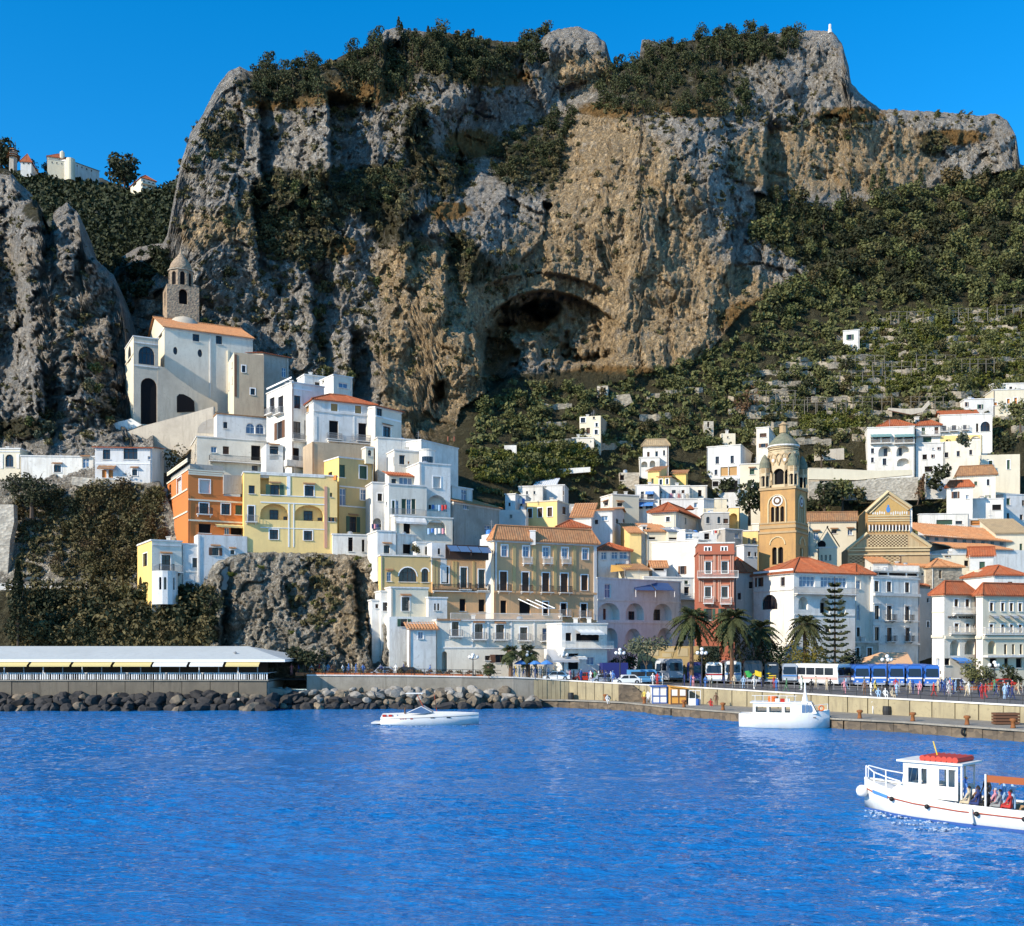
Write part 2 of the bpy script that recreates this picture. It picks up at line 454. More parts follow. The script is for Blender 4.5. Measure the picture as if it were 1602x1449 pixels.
m_depth=tps([(130,500,268),(180,430,262),(200,628,232),(300,640,234),(420,600,236),(540,640,236),(620,690,234),(300,480,246),(300,350,258),(320,200,284),(370,115,295),
 (450,480,252),(470,300,268),(460,150,293),(560,500,257),(600,300,280),(640,150,306),(620,50,325),(750,130,324),(800,55,344),
 (690,560,252),(690,640,248),(690,450,264),(740,330,284),(760,240,318),(850,150,345),(900,60,352),(940,120,347),
 (850,430,284),(960,480,284),(960,300,298),(980,200,312),(1080,520,282),(1080,300,298),(1120,190,325),(1100,80,362),(1250,80,362),(1180,300,320),(1180,480,290),
 (1300,250,345),(1320,100,356),(1450,240,365),(1580,230,376),(1500,180,378),
 (1280,340,328),(1600,300,358),(1450,400,322),(1250,470,300),(1600,470,308),(1150,560,280),(1400,560,285),(1600,600,278),(1000,620,266),(850,620,258),(740,700,232),
 (900,700,242),(1100,690,258),(1350,690,264),(1600,690,262),(740,780,214),(900,780,236),(1100,780,246),(1400,780,258),(1700,780,254),(750,870,198),(1000,870,226),
 (1300,870,254),(1700,870,248),(800,960,190),(1000,960,208),(1300,960,236),(1700,960,226),(800,1050,184),(1300,1050,188),(1700,1050,186),(1760,300,360),(1760,600,282),(150,770,204),(350,780,204),(560,790,204)])
def m_soft(x,y):
 hill=poly_in(x,y,[(1180,300),(1290,330),(1420,300),(1600,262),(1770,240),(1770,1060),(640,1060),(720,640),(800,590),(960,600),(1100,560),(1170,480),(1270,460),(1265,420),(1185,370)]).astype(float)
 return np.clip(hill+.8*blob(x,y,1100,800,700,190),0,1)
SOIL=[(440,130,75,35),(560,95,70,32),(720,85,130,48),(1050,130,140,45),(1130,72,130,30),(520,300,120,42),(480,370,60,55),(830,250,65,60),(700,270,45,45),(720,385,28,26),(600,300,50,45),(1460,225,28,24),
  (350,215,30,26),(740,420,40,30),(150,440,60,60),(430,330,40,60),(880,600,130,22),(610,350,40,40),(650,205,25,60)]
GRASS=[(430,160,60,14),(560,140,90,30),(740,225,50,26),(770,120,70,18),(960,172,60,14),(1090,170,60,16),(660,255,26,20),(960,590,120,20),(1190,500,70,35),(1330,180,60,14),(1490,215,60,14),(700,330,40,16),(520,385,40,20)]
OCHRE=[(930,260,70,90),(985,330,110,120),(900,470,150,110),(1040,480,110,110),(680,540,95,120),(640,420,60,45),(368,350,28,34),(1290,245,110,55),(1180,250,40,40),(905,110,55,26),(1160,460,60,40),(690,610,70,70),(310,360,30,30),(1400,250,60,50)]
def ridge_step(x,y,xe,y0,y1,drop,rec,wl=40,slant=0.0):
 """A buttress edge at xe: rock swells forward on its left and falls away on its right."""
 e=xe+slant*(y-y0)+9*fbm(y/34.,y*0+xe,3,601)+5*fbm(y/9.,x/40.+xe,2,607)
 d=x-e
 fade=sstep(y,y0-12,y0+18)*(1-sstep(y,y1-25,y1+20))
 left=-.45*drop*np.clip(1+d/wl,0,1)*(d<=0)
 right=.8*drop*sstep(d,0,5)*np.clip(1-(d-5)/rec,0,1)*(d>0)-.45*drop*(1-sstep(d,0,5))*(d>0)
 return (left+right)*fade
def m_disp(x,y):
 soft=m_soft(x,y)
 wx=x+14*fbm(x/60.,y/60.,3,21); wy=y+14*fbm(x/60.,y/60.,3,31)
 big=5.0*fbm(wx/95.,wy/130.,3,1,.5)+1.6*fbm(wx/42.,wy/95.,2,41,.5,True)
 v1,e1=facets(wx/36.,wy/64.,3); v2,e2=facets(wx/13.,wy/24.,5,1.3); v3,e3=facets(x/5.5,y/8.5,8,1.3); v0,e0=facets(wx/80.,wy/120.,2,1.2)
 blk=6.0*v0+3.6*v1+.9*np.exp(-e1/.04)+1.7*v2*(1-.5*sstep(x,640,760))+.8*v3
 fine=.25*fbm(wx/14.,wy/22.,3,61,.6,True)+.42*fbm(x/4.2,y/5.,2,71,.7)
 pit=fbm(wx/11.,wy/9.,3,75,.6); fine=fine+.8*sstep(pit,.38,.5)
 oc=sum(blob(x,y,a,b,rx,ry,.5) for a,b,rx,ry in OCHRE); oc=np.clip(oc,0,1)
 streak=oc*(1.0*fbm(wx/6.,wy/70.,3,81,.65,True)+.9*fbm(wx/16.,wy/110.,2,83))
 crag=(big+blk*(1-.45*oc)+fine+streak)*(.72+.28*sstep(x,520,660))
 st=(ridge_step(x,y,402,165,300,13,26,60,.04)+ridge_step(x,y,511,150,285,20,75,55,.03)+ridge_step(x,y,600,60,150,7,40,30)
   + ridge_step(x,y,390,300,440,9,40,60,.1)+ridge_step(x,y,1196,190,330,13,34,60)+ridge_step(x,y,742,520,660,18,45,70,.18)
   + ridge_step(x,y,548,520,640,14,50,50)+ridge_step(x,y,480,420,580,9,40,45,.1)+ridge_step(x,y,712,235,300,8,30,30)+ridge_step(x,y,700,390,520,6,30,50,-.05)
   + ridge_step(x,y,1140,340,450,8,30,50,.05)+ridge_step(x,y,955,50,110,10,20,40)+ridge_step(x,y,735,130,200,7,30,30)+ridge_step(x,y,640,330,420,6,40,40)
   - 7*blob(x,y,660,540,75,120,.6)-8*blob(x,y,300,300,70,150,.6)-5*blob(x,y,900,80,45,45,.6))
 lip=455+((x-850)/11.)**2*.9*np.where(x<850,.7,.5)
 ins=sstep(y,lip-2,lip+3)*(1-sstep(y,575,620))*sstep(x,745,775)*(1-sstep(x,930,985))
 al=(9.0+2.6*fbm(x/12.,y/15.,3,611,.6)+1.2*fbm(x/5.,y/5.,2,613))*ins
 arch=427+((x-845)/14.)**2*.55
 al=al+4.0*sstep(y,arch-2,arch+2)*(1-sstep(y,520,600))*sstep(x,735,770)*(1-sstep(x,905,990))
 x_,y_=x,y; x=x+16*fbm(x_/26.,y_/26.,3,301); y=y+14*fbm(x_/22.,y_/22.,3,307)
 cave=20*blob(x,y,820,497,40,22,.25)+14*blob(x,y,848,484,22,14,.3)+17*blob(x,y,784,556,24,52,.2)+7*blob(x,y,905,560,36,8,.4)+7*blob(x,y,884,546,14,16,.5)+12*blob(x,y,686,614,10,18,.25)+9*blob(x,y,852,328,7,6,.3)
 bulge=-6*blob(x,y,826,560,30,36,.5); x,y=x_,y_
 crag=crag+st+al+cave+bulge
 softd=3.5*fbm(x/90.,y/60.,3,91)+1.2*fbm(x/20.,y/16.,3,93)
 flat=np.clip(sstep(y,640,720),0,1)
 return crag*(1-soft)+softd*soft*(1-.8*flat)+(cave+al)*0
def m_masks(x,y):
 mk={}
 sum_=lambda L,s_=.5: np.clip(sum(blob(x,y,a,b,rx,ry,s_) for a,b,rx,ry in L),0,1)
 mk['soil']=np.clip(sum_(SOIL)*.75+m_soft(x,y)*.95,0,1)
 mk['ochre']=sum_(OCHRE,.6); mk['grass']=sum_(GRASS)*.9
 return mk
Sheet('mountain','great grey and ochre limestone cliff towering behind the town',120,1760,2.2,420,M_TOP,M_BOT,m_depth,m_disp,m_masks,'limestone')
L_TOP=[(-130,235),(-60,250),(0,262),(15,266),(30,286),(45,300),(60,318),(70,352),(78,372),(84,330),(105,317),(124,334),(129,365),(140,396),(160,415),(178,430),(190,468),(197,520),(202,570),(206,640),(240,660)]
L_BOT=[(-130,770),(240,752)]
l_depth=tps([(-100,300,256),(-100,500,232),(-100,700,206),(0,300,244),(0,500,217),(0,700,198),(100,330,233),(100,450,217),(100,600,203),(180,500,222),(190,640,207),(120,690,197),(230,700,197)])
def l_disp(x,y):
 wx=x+12*fbm(x/50.,y/50.,3,121); wy=y+12*fbm(x/50.,y/50.,3,131)
 v1,e1=facets((wx+.5*wy)/44.,(wy-.4*wx)/48.,13); v2,e2=facets((wx+.3*wy)/16.,wy/16.,15,1.3); v3,e3=facets(x/6.5,y/7.,18,1.3)
 return (6*fbm(wx/90.,wy/120.,3,101)+3*v1+1.0*np.exp(-e1/.07)+1.3*v2+1.1*v3+.5*fbm(wx/12.,wy/12.,3,161,.6,True)+.5*fbm(x/4.6,y/5.,2,171,.7)
   + ridge_step(x,y,30,410,640,8,30,60,.1)*-.7+ridge_step(x,y,66,330,410,14,20,40)+10*blob(x,y,8,480,26,110,.6)+ridge_step(x,y,60,560,700,8,30,40,.12)+ridge_step(x,y,165,480,580,5,30,40,.1))*(1-.7*sstep(y,640,720))
def l_masks(x,y):
 z=x*0
 return {'soil': np.clip(blob(x,y,60,330,26,20)+blob(x,y,30,670,60,20,.6)+blob(x,y,175,640,30,40,.6)*.8+blob(x,y,10,260,40,14),0,1)*.8,'ochre': .42*blob(x,y,110,520,80,120,.7)+.3*blob(x,y,20,400,40,30),'grass': z}
Sheet('cliff','grey brown rock cliff beside the white church',-130,240,2.4,230,L_TOP,L_BOT,l_depth,l_disp,l_masks,'limestone')
f_depth=tps([(-100,250,560),(0,250,555),(150,280,560),(285,285,470),(330,260,460),(230,400,330),(150,380,335),(200,480,262),(130,420,290),(-100,420,400),(0,330,450),(330,420,330)])
Sheet('far_hill','dark wooded far hill behind the left cliff',-120,330,3.5,90,[(-120,238),(0,262),(60,270),(150,276),(205,296),(245,304),(262,287),(290,268),(330,250)],[(-120,470),(330,500)],f_depth,
  lambda x,y: 9*fbm(x/60.,y/45.,4,201,.55)+2.2*fbm(x/9.,y/8.,3,211),lambda x,y: {'soil': .55+x*0,'ochre': x*0,'grass': x*0},'far_rock',90)
S_TOP=[(-130,745),(0,748),(120,752),(250,752),(262,775),(300,860),(345,872),(385,858),(430,859),(520,863),(580,870),(600,900),(625,980),(640,1020),(700,1048)]
S_BOT=[(-130,1078),(700,1078)]
s_depth=tps([(-100,760,189),(0,760,187),(130,760,186),(250,762,184),(0,910,181),(200,918,179),(0,936,173),(200,945,170),(290,945,169),(100,1000,167),(330,1000,165),(300,880,175),(345,890,168),(400,866,173),(450,862,174),(560,868,174),
 (450,950,167),(520,1040,162),(580,950,166),(640,1040,162),(400,1045,164),(200,1050,164),(0,1050,164),(-100,1050,164)])
def s_disp(x,y):
 wx=x+10*fbm(x/40.,y/40.,3,221); wy=y+10*fbm(x/40.,y/40.,3,231)
 v1,e1=facets((wx+.3*wy)/40.,wy/50.,23); v2,e2=facets(wx/15.,wy/18.,25,1.3); v3,e3=facets(x/6.5,y/7.,28,1.3)
 rockm=blob(x,y,470,960,190,130,.25)
 crag=2.6*fbm(wx/60.,wy/90.,3,241)+2.2*v1+1.0*np.exp(-e1/.09)+1.2*v2+.5*np.exp(-e2/.12)+.6*v3+.6*fbm(wx/13.,wy/22.,3,251,.6,True)
 st=ridge_step(x,y,345,880,1040,5,20,40)+ridge_step(x,y,545,880,1010,5,26,60,.12)+ridge_step(x,y,575,960,1050,4,20,30)+4*blob(x,y,590,1010,10,40,.4)+ridge_step(x,y,440,900,960,3,20,50,.2)
 low=.9*fbm(x/22.,y/22.,4,261)
 top=sstep(y-np.interp(x,[p[0] for p in S_TOP],[p[1] for p in S_TOP]),2,26)
 return (.62*crag+st)*rockm*top+low*(1-rockm)
def s_masks(x,y):
 return {'soil': np.clip(blob(x,y,60,975,300,60,.3)+.3*blob(x,y,490,920,40,60,.6)+.45*blob(x,y,150,840,160,80,.5),0,1)*.85,'ochre': .5*blob(x,y,540,930,60,80,.6)+.3*blob(x,y,400,930,60,60,.6)+.3*blob(x,y,560,1000,40,60,.6),'grass': .25*blob(x,y,100,830,150,60,.6)}
Sheet('rocky_slope','rocky promontory and overgrown bank under the houses',-130,700,2.0,170,S_TOP,S_BOT,s_depth,s_disp,s_masks,'limestone_low',34,6)
m,t,b=new_mat('sea')
geo=posvec(t,(1,1,1))
b.inputs['Base Color'].default_value=(.008,.155,.42,1)
b.inputs['Roughness'].default_value=.07
b.inputs['IOR'].default_value=1.33
n_a=noise(t,posvec(t,(.26,.75,1)),1,2,.5); n_b=noise(t,posvec(t,(.85,2.3,1)),1,3,.6); n_d=noise(t,posvec(t,(2.6,6.0,1)),1,2,.6)
n_g=ramp(t,noise(t,posvec(t,(.012,.03,1)),1,3,.6),.36,.64,.45,1.25)
hgt=math_(t,'MULTIPLY',n_g,math_(t,'ADD',math_(t,'MULTIPLY',n_b,.10),math_(t,'MULTIPLY',n_d,.07)))
bp=node(t,'ShaderNodeBump'); bp.inputs['Strength'].default_value=1.0
bp.inputs['Distance'].default_value=2.2
t.links.new(hgt,bp.inputs['Height']); t.links.new(bp.outputs[0],b.inputs['Normal'])
M['sea']=m
mb=MB(); mb.face((-4000,-400,-.5),(4000,-400,-.5),(4000,4000,-.5),(-4000,4000,-.5))
tag(mb.build('sea',M['sea']),'open sea beyond the bay',None,None,'structure')
def sea_h(x,y):
 g=.55+.75*sstep(fbm(x/55.,y/34.,3,501),-.35,.4)
 g=g*(1-.72*np.clip(1-((x+25)/19.)**2-((y-87-.18*(x+25))/6.5)**2,0,1)**.5)
 return 1.9*g*(.075*fbm(x/5.5,y/2.6,2,511)+.060*fbm(x/1.75+.5*y,y/.95,2,521,.55)+.020*fbm(x/.75-.4*y,y/.42,2,531,.5))
def sea_tile(name,x0,x1,y0,y1,st):
 xs=np.arange(x0,x1+st/2,st); ys=np.arange(y0,y1+st/2,st); X,Y=np.meshgrid(xs,ys); V=np.stack((X,Y,sea_h(X,Y)),-1).reshape(-1,3)
 i=np.arange(len(xs)*len(ys)).reshape(len(ys),len(xs)); q=np.stack((i[:-1,:-1],i[:-1,1:],i[1:,1:],i[1:,:-1]),-1).reshape(-1,4)
 me=bpy.data.meshes.new(name); me.vertices.add(len(V)); me.vertices.foreach_set('co',V.reshape(-1).astype(np.float32)); me.loops.add(len(q)*4); me.loops.foreach_set('vertex_index',q.reshape(-1).astype(np.int32))
 me.polygons.add(len(q)); me.polygons.foreach_set('loop_start',np.arange(0,len(q)*4,4,dtype=np.int32)); me.polygons.foreach_set('use_smooth',np.ones(len(q),bool)); me.update(calc_edges=True); me.materials.append(M['sea'])
 o=bpy.data.objects.new(name,me); C.objects.link(o); return tag(o,'rippled blue water of the bay',None,None,'structure')
sea_tile('sea_water',-46,46,30,72,.17)
sea_tile('sea_water',-96,96,72,170,.36)
WALL=[(480,156.0,4.55),(640,156.5,4.45),(803,157.0,4.2),(835,157.5,4.05),(890,158,3.7),(1000,151,3.4),(1100,145,3.2),(1296,130,2.95),(1570,113,2.8),(1800,101,2.75)]
wl=np.array(WALL)
def wallY(x): return float(np.interp(x,wl[:,0],wl[:,1]))
def promz(x): return float(np.interp(x,wl[:,0],wl[:,2]))
mb=MB()
for (xa,Ya,za),(xb,Yb,zb) in zip(WALL[:-1],WALL[1:]):
 for k in range(4):
  q0,q1=k/4.,(k+1)/4.
  za0,zb0=za,zb
  A0=PZ(xa,Ya+(190-Ya)*q0,za0); B0=PZ(xb,Yb+(190-Yb)*q0,zb0); B1=PZ(xb,Yb+(190-Yb)*q1,zb0); A1=PZ(xa,Ya+(190-Ya)*q1,za0)
  mb.face(A0,B0,B1,A1)
tag(mb.build('promenade',M['paving']),'dark paved promenade along the waterfront',None,None,'structure')
sw=thing('sea_wall','long sandy yellow retaining wall above the landing quay','wall',PZ(1200,138,1))
for (xa,Ya,za),(xb,Yb,zb) in zip(WALL[3:-1],WALL[4:]):
 a0,b0=PZ(xa,Ya-.02,-1),PZ(xb,Yb-.02,-1); a1,b1=PZ(xa,Ya-.02,za+.05),PZ(xb,Yb-.02,zb+.05)
 for k in range(8):
  q0,q1=k/8+.004,(k+1)/8-.004; pr=np.array((0,-.04*((k*7) % 3),0)); mb=MB(); mb.prism([a0+(b0-a0)*q0+pr,a0+(b0-a0)*q1+pr,a1+(b1-a1)*q1+pr,a1+(b1-a1)*q0+pr],(0,.9,0)); mb.build('wall_panel',M['sand_wall'],sw)
mb=MB()
for (xa,Ya,za),(xb,Yb,zb) in zip(WALL[3:-1],WALL[4:]): mb.prism([PZ(xa,Ya+.3,-1),PZ(xb,Yb+.3,-1),PZ(xb,Yb+.3,zb-.1),PZ(xa,Ya+.3,za-.1)],(0,.8,0))
mb.build('core',M['concrete'],sw)
mb=MB()
for (xa,Ya,za),(xb,Yb,zb) in zip(WALL[0:3],WALL[1:4]):
 mb.prism([PZ(xa,Ya-.02,-1),PZ(xb,Yb-.02,-1),PZ(xb,Yb-.02,zb+.05),PZ(xa,Ya-.02,za+.05)],(0,.9,0))
tag(mb.build('sea_wall',M['concrete']),'grey concrete sea wall behind the pale boulders','wall')
mb=MB()
for (xa,Ya,za),(xb,Yb,zb) in zip(WALL[:-1],WALL[1:]):
 mb.prism([PZ(xa,Ya-.18,za+.05),PZ(xb,Yb-.18,zb+.05),PZ(xb,Yb-.18,zb+.22),PZ(xa,Ya-.18,za+.22)],(0,.7,0))
tag(mb.build('kerb',M['white_old']),'pale coping kerb on top of the sea wall',None,None,'structure')
QE=[(838,157.3),(885,156.5),(973,150.5),(1044,139.5),(1151,129),(1309,118.2),(1412,113.5),(1599,102.6),(1760,93)]
mb=MB()
q_top=1.15
for (xa,Ya),(xb,Yb) in zip(QE[:-1],QE[1:]):
 a,b_=PZ(xa,Ya,q_top),PZ(xb,Yb,q_top)
 wa,wb=PZ(xa,wallY(xa)+.3,q_top),PZ(xb,wallY(xb)+.3,q_top)
 mb.face(a,b_,wb,wa)
tag(mb.build('quay',M['concrete']),'low concrete landing quay along the water',None,None,'structure')
class Face:
 """One wall plane: origin at its lower left corner seen from outside, u to the right, n outward."""
 def __init__(s,o,ang,w,z1):
  s.o=np.array(o,float); s.ang=ang; s.w=w; s.h=z1-s.o[2]
  s.u=np.array((math.cos(ang),math.sin(ang),0)); s.i=np.array((-math.sin(ang),math.cos(ang),0))
 def pt(s,u,z,d=0.0): return s.o+s.u*u+s.i*d+np.array((0,0,z))
 def hit(s,x,y):
  """Where the sight line of photo pixel (x, y) meets this wall: (u, z)."""
  d=np.array(((x-HX)/F,1.0,-(y-HY)/F)); c=np.array((0,0,CH))
  k=np.dot(s.o-c,s.i)/np.dot(d,s.i)
  q=c+d*k-s.o
  return float(np.dot(q,s.u)),float(q[2])
WCACHE={}
def arch_pts(u0,u1,z0,z1,full=False,n=7):
 """Outline points of an arched head from left springing to right springing."""
 w=u1-u0; ah=min(w/2,(z1-z0)*.62); zs=z1-ah
 if full: ah=(z1-z0)/2; zs=z0+ah
 return [((u0+u1)/2-w/2*math.cos(math.pi*k/n),zs+ah*math.sin(math.pi*k/n)) for k in range(n+1)],zs
KIND={
 'd': ('wood_dark','pane'),'D': ('wood_dark','pane'),'o': ('wood_dark','opening_shade'),'s': ('wood_dark','wood_brown'),'g': ('shutter_green','shutter_green'),  # open doorways: a near-black pane paints the shade of the room behind
 'y': ('shutter_ochre','shutter_ochre'),'w': ('shutter_white','shutter_white'),'b': ('white_paint','pane_blue'),'n': ('wood_dark','pane'),'r': ('door_orange','door_orange'),'L': ('white_paint','pane')}
def window_meshes(kind,w,h):
 w,h=max(.25,round(w/.08)*.08),max(.25,round(h/.08)*.08)
 key=(kind,w,h)
 if key in WCACHE: return WCACHE[key]
 base=[c for c in kind if c in KIND][0]; arch='A' in kind; oval='E' in kind
 fm,pm=KIND[base]; rec=.26
 mf=MB(); t=min(.09,w*.1)
 if arch or oval:
  pts,zs=arch_pts(0,w,0,h,oval,8)
  if oval: pts=pts+[(x,h-z) for x,z in pts[::-1][1:-1]]
  else: pts=[(0,0)]+pts+[(w,0)]
  cx,cz=w/2,h*.45
  inn=[(cx+(x-cx)*(1-2*t/w),cz+(z-cz)*(1-2*t/h)) for x,z in pts]
  n=len(pts)
  for i in range(n):
   j=(i+1) % n
   mf.face((pts[i][0],rec-.05,pts[i][1]),(pts[j][0],rec-.05,pts[j][1]),(inn[j][0],rec-.05,inn[j][1]),(inn[i][0],rec-.05,inn[i][1]))
   mf.face((inn[i][0],rec-.05,inn[i][1]),(inn[j][0],rec-.05,inn[j][1]),(inn[j][0],rec,inn[j][1]),(inn[i][0],rec,inn[i][1]))
  pane_poly=pts
 else:
  mf.box((0,rec-.06,0),(t,0,0),(0,.06,0),(0,0,h)); mf.box((w-t,rec-.06,0),(t,0,0),(0,.06,0),(0,0,h))
  mf.box((t,rec-.06,h-t),(w-2*t,0,0),(0,.06,0),(0,0,t)); mf.box((t,rec-.06,0),(w-2*t,0,0),(0,.06,0),(0,0,t))
  pane_poly=[(0,0),(w,0),(w,h),(0,h)]
 if base in 'dDbnL' and w>.6:
  nb=max(1,int(round(w/.8))-1) if w>1.7 else 1
  for k in range(nb):
   x=w*(k+1)/(nb+1)
   mf.box((x-.035,rec-.05,t),(.07,0,0),(0,.05,0),(0,0,(h-2*t)*(.93 if arch else 1)))
  if h>1.3: mf.box((t,rec-.045,h*.62),(w-2*t,0,0),(0,.045,0),(0,0,.06))
 if base in 'sgyw':
  for k in range(2):
   xa=t+.01+k*(w-2*t)/2; ww=(w-2*t)/2-.03
   for q in range(max(4,int(h/.22))):
    z=t+(h-2*t)*q/max(4,int(h/.22))
    mf.box((xa+.02,rec-.045,z),(ww-.02,0,0),(0,.03,.03),(0,0,.07))
 mp=MB(); mp.face(*[(x,rec+.004,z) for x,z in pane_poly])
 ms=None
 if 'D' in kind or 'T' in kind or base in 'L':
  ms=MB(); q=.16
  if arch:
   o2=[(w/2+(x-w/2)*(1+2*q/w),h*.45+(z-h*.45)*(1+2*q/h)) for x,z in pane_poly]
   for i in range(1,len(pane_poly)-2):
    a,b_,c_,d_=pane_poly[i],pane_poly[i+1],o2[i+1],o2[i]
    ms.face((a[0],-.05,a[1]),(b_[0],-.05,b_[1]),(c_[0],-.05,c_[1]),(d_[0],-.05,d_[1])); ms.face((d_[0],-.05,d_[1]),(c_[0],-.05,c_[1]),(c_[0],0,c_[1]),(d_[0],0,d_[1]))
  else:
   ms.box((-q,-.05,-.02),(q,0,0),(0,.05,0),(0,0,h+.02)); ms.box((w,-.05,-.02),(q,0,0),(0,.05,0),(0,0,h+.02)); ms.box((-q,-.05,h),(w+2*q,0,0),(0,.05,0),(0,0,q))
 msill=None
 if h<2.6 and w<3 and not oval:
  msill=MB(); msill.box((-.12,-.14,-.1),(w+.24,0,0),(0,.138,0),(0,0,.1))
 mh=None
 if '^' in kind:
  mh=MB(); mh.prism([(-.25,-.55,h+.18),(w+.25,-.55,h+.18),(w+.25,0,h+.42),(-.25,0,h+.42)],(0,0,.09))
 ml=None
 if base=='n':
  ml=MB()
  ml.box((0,-.06,0),(w*.48,0,0),(0,.055,0),(0,0,h))
  for q in range(int(h/.25)): ml.box((.04,-.08,.06+q*.25),(w*.48-.08,0,0),(0,.02,0),(0,0,.12))
 nm='door' if base in 'or' and h>1.7 else ('shutter' if base in 'sgyw' else 'window')
 r=(nm,mf.mesh(nm,M[fm]),mp.mesh('pane',M[pm]),ms and ms.mesh('surround',M['white_paint']),msill and msill.mesh('sill',M['white_old']),mh and mh.mesh('hood',M['tile_brown']),ml and ml.mesh('shutter',M['wood_brown' if 'G' not in kind else 'shutter_green']))
 WCACHE[key]=r
 return r
BCACHE={}
def balcony_meshes(w,dp=.9,style='i'):
 w=round(w/.2)*.2; key=(w,dp,style)
 if key in BCACHE: return BCACHE[key]
 s_=MB(); s_.box((0,-dp,-.16),(w,0,0),(0,dp-.004,0),(0,0,.14))
 for x in (.15,w-.3): s_.prism([(x,-dp*.8,-.16),(x,-.004,-.16),(x,-.004,-.5)],(.15,0,0))
 r_=MB(); n=max(4,int(w/.16))
 if style=='w':
  r_.box((0,-dp,0),(w,0,0),(0,.1,0),(0,0,.95)); r_.box((0,-dp+.1,0),(.1,0,0),(0,dp-.1,0),(0,0,.95)); r_.box((w-.1,-dp+.1,0),(.1,0,0),(0,dp-.1,0),(0,0,.95))
 else:
  for k in range(n+1): r_.box((.03+(w-.06)*k/n-.015,-dp+.03,0),(.03,0,0),(0,.03,0),(0,0,.95))
  r_.box((0,-dp+.02,.95),(w,0,0),(0,.05,0),(0,0,.05)); r_.box((0,-dp+.02,.08),(w,0,0),(0,.04,0),(0,0,.03))
  for x in (.02,w-.05):
   r_.box((x,-dp+.07,.95),(.03,0,0),(0,dp-.07,0),(0,0,.05))
   for k in range(1,5): r_.box((x,-dp+k*dp/5.,0),(.03,0,0),(0,.03,0),(0,0,.95))
 mat={'i': 'iron','g': 'rail_grey','l': 'white_old','w': 'white'}[style]
 BCACHE[key]=(s_.mesh('balcony',M['white_old']),r_.mesh('railing',M[mat]),w)
 return BCACHE[key]
def wall_mesh(mb,fc,holes,wallmat=0,deepmat=0):
 """A wall with real openings: cells between the cuts, spandrels over arches, and the reveals."""
 us=sorted({0.0,fc.w} | {h[0] for h in holes} | {h[1] for h in holes}); zs=sorted({0.0,fc.h} | {h[2] for h in holes} | {h[3] for h in holes})
 for a,b_ in zip(us[:-1],us[1:]):
  run=None
  for c,d in zip(zs[:-1],zs[1:]):
   m_=((a+b_)/2,(c+d)/2)
   if any(h[0]<m_[0]<h[1] and h[2]<m_[1]<h[3] for h in holes):
    if run is not None: mb.face(fc.pt(a,run),fc.pt(b_,run),fc.pt(b_,c),fc.pt(a,c)); run=None
   elif run is None: run=c
  if run is not None: mb.face(fc.pt(a,run),fc.pt(b_,run),fc.pt(b_,fc.h),fc.pt(a,fc.h))
 for u0,u1,z0,z1,kind,rec in holes:
  arch,oval='A' in kind,'E' in kind
  if arch or oval:
   pts,zsx=arch_pts(u0,u1,z0,z1,oval,8)
   def fan(pl,cz):
    nn=len(pl)-1
    for k in range(nn):
     cu=u0 if k<nn/2 else u1
     mb.face(fc.pt(*pl[k]),fc.pt(*pl[k+1]),fc.pt(cu,cz))
    mid=pl[nn // 2]
    mb.face(fc.pt(u0,cz),fc.pt(*mid),fc.pt(u1,cz))
   fan(pts,z1)
   if oval: low=[(x,z0+z1-z) for x,z in pts]; fan(low,z0); loop=pts+low[::-1][1:]
   else: loop=[(u0,z0)]+pts+[(u1,z0)]
  else: loop=[(u0,z0),(u0,z1),(u1,z1),(u1,z0)]
  n=len(loop)
  for k in range(n-(1 if oval else 0)):
   p,q=loop[k],loop[(k+1) % n]
   if abs(p[0]-q[0])+abs(p[1]-q[1])<1e-6: continue
   mb.face(fc.pt(*p),fc.pt(*q),fc.pt(*q,rec),fc.pt(*p,rec))
  if rec>.5: mb.face(*[fc.pt(p[0],p[1],rec) for p in loop])
def ribbed(mb,E0,E1,inw,rise,run,i0,i1,sp=.42,th=.10):
 """One roof slope with tile ridges: eave E0-E1, going inward along inw by run and up by rise; i0, i1 = how far the hips cut in at each end."""
 E0,E1=np.array(E0,float),np.array(E1,float); L=np.linalg.norm(E1-E0); d=(E1-E0)/L
 n=max(3,int(L/sp)); ts=[L*k/n for k in range(n+1)]
 if i0>0: ts.append(i0)
 if i1>0: ts.append(L-i1)
 ts=sorted(set(ts))
 def smax(t):
  s_=1.0
  if i0>0: s_=min(s_,t/i0)
  if i1>0: s_=min(s_,(L-t)/i1)
  return max(0.,s_)
 up=np.array((0,0,1.))
 def at(t,s_,o): return E0+d*t+inw*(run*s_)+up*(rise*s_+o)
 for a,b_ in zip(ts[:-1],ts[1:]):
  c=(a+b_)/2
  for t0,t1,o0,o1 in ((a,c,0,th),(c,b_,th,0)):
   if smax(t0)<1e-6 and smax(t1)<1e-6: continue
   mb.face(at(t0,0,o0),at(t1,0,o1),at(t1,smax(t1),o1),at(t0,smax(t0),o0))
 mb.face(E0-up*.14,E1-up*.14,E1+up*.0,E0+up*.0)
LOOKUP={}
def ground_Y(x,y): return float(m_depth(x,y))
class House: pass
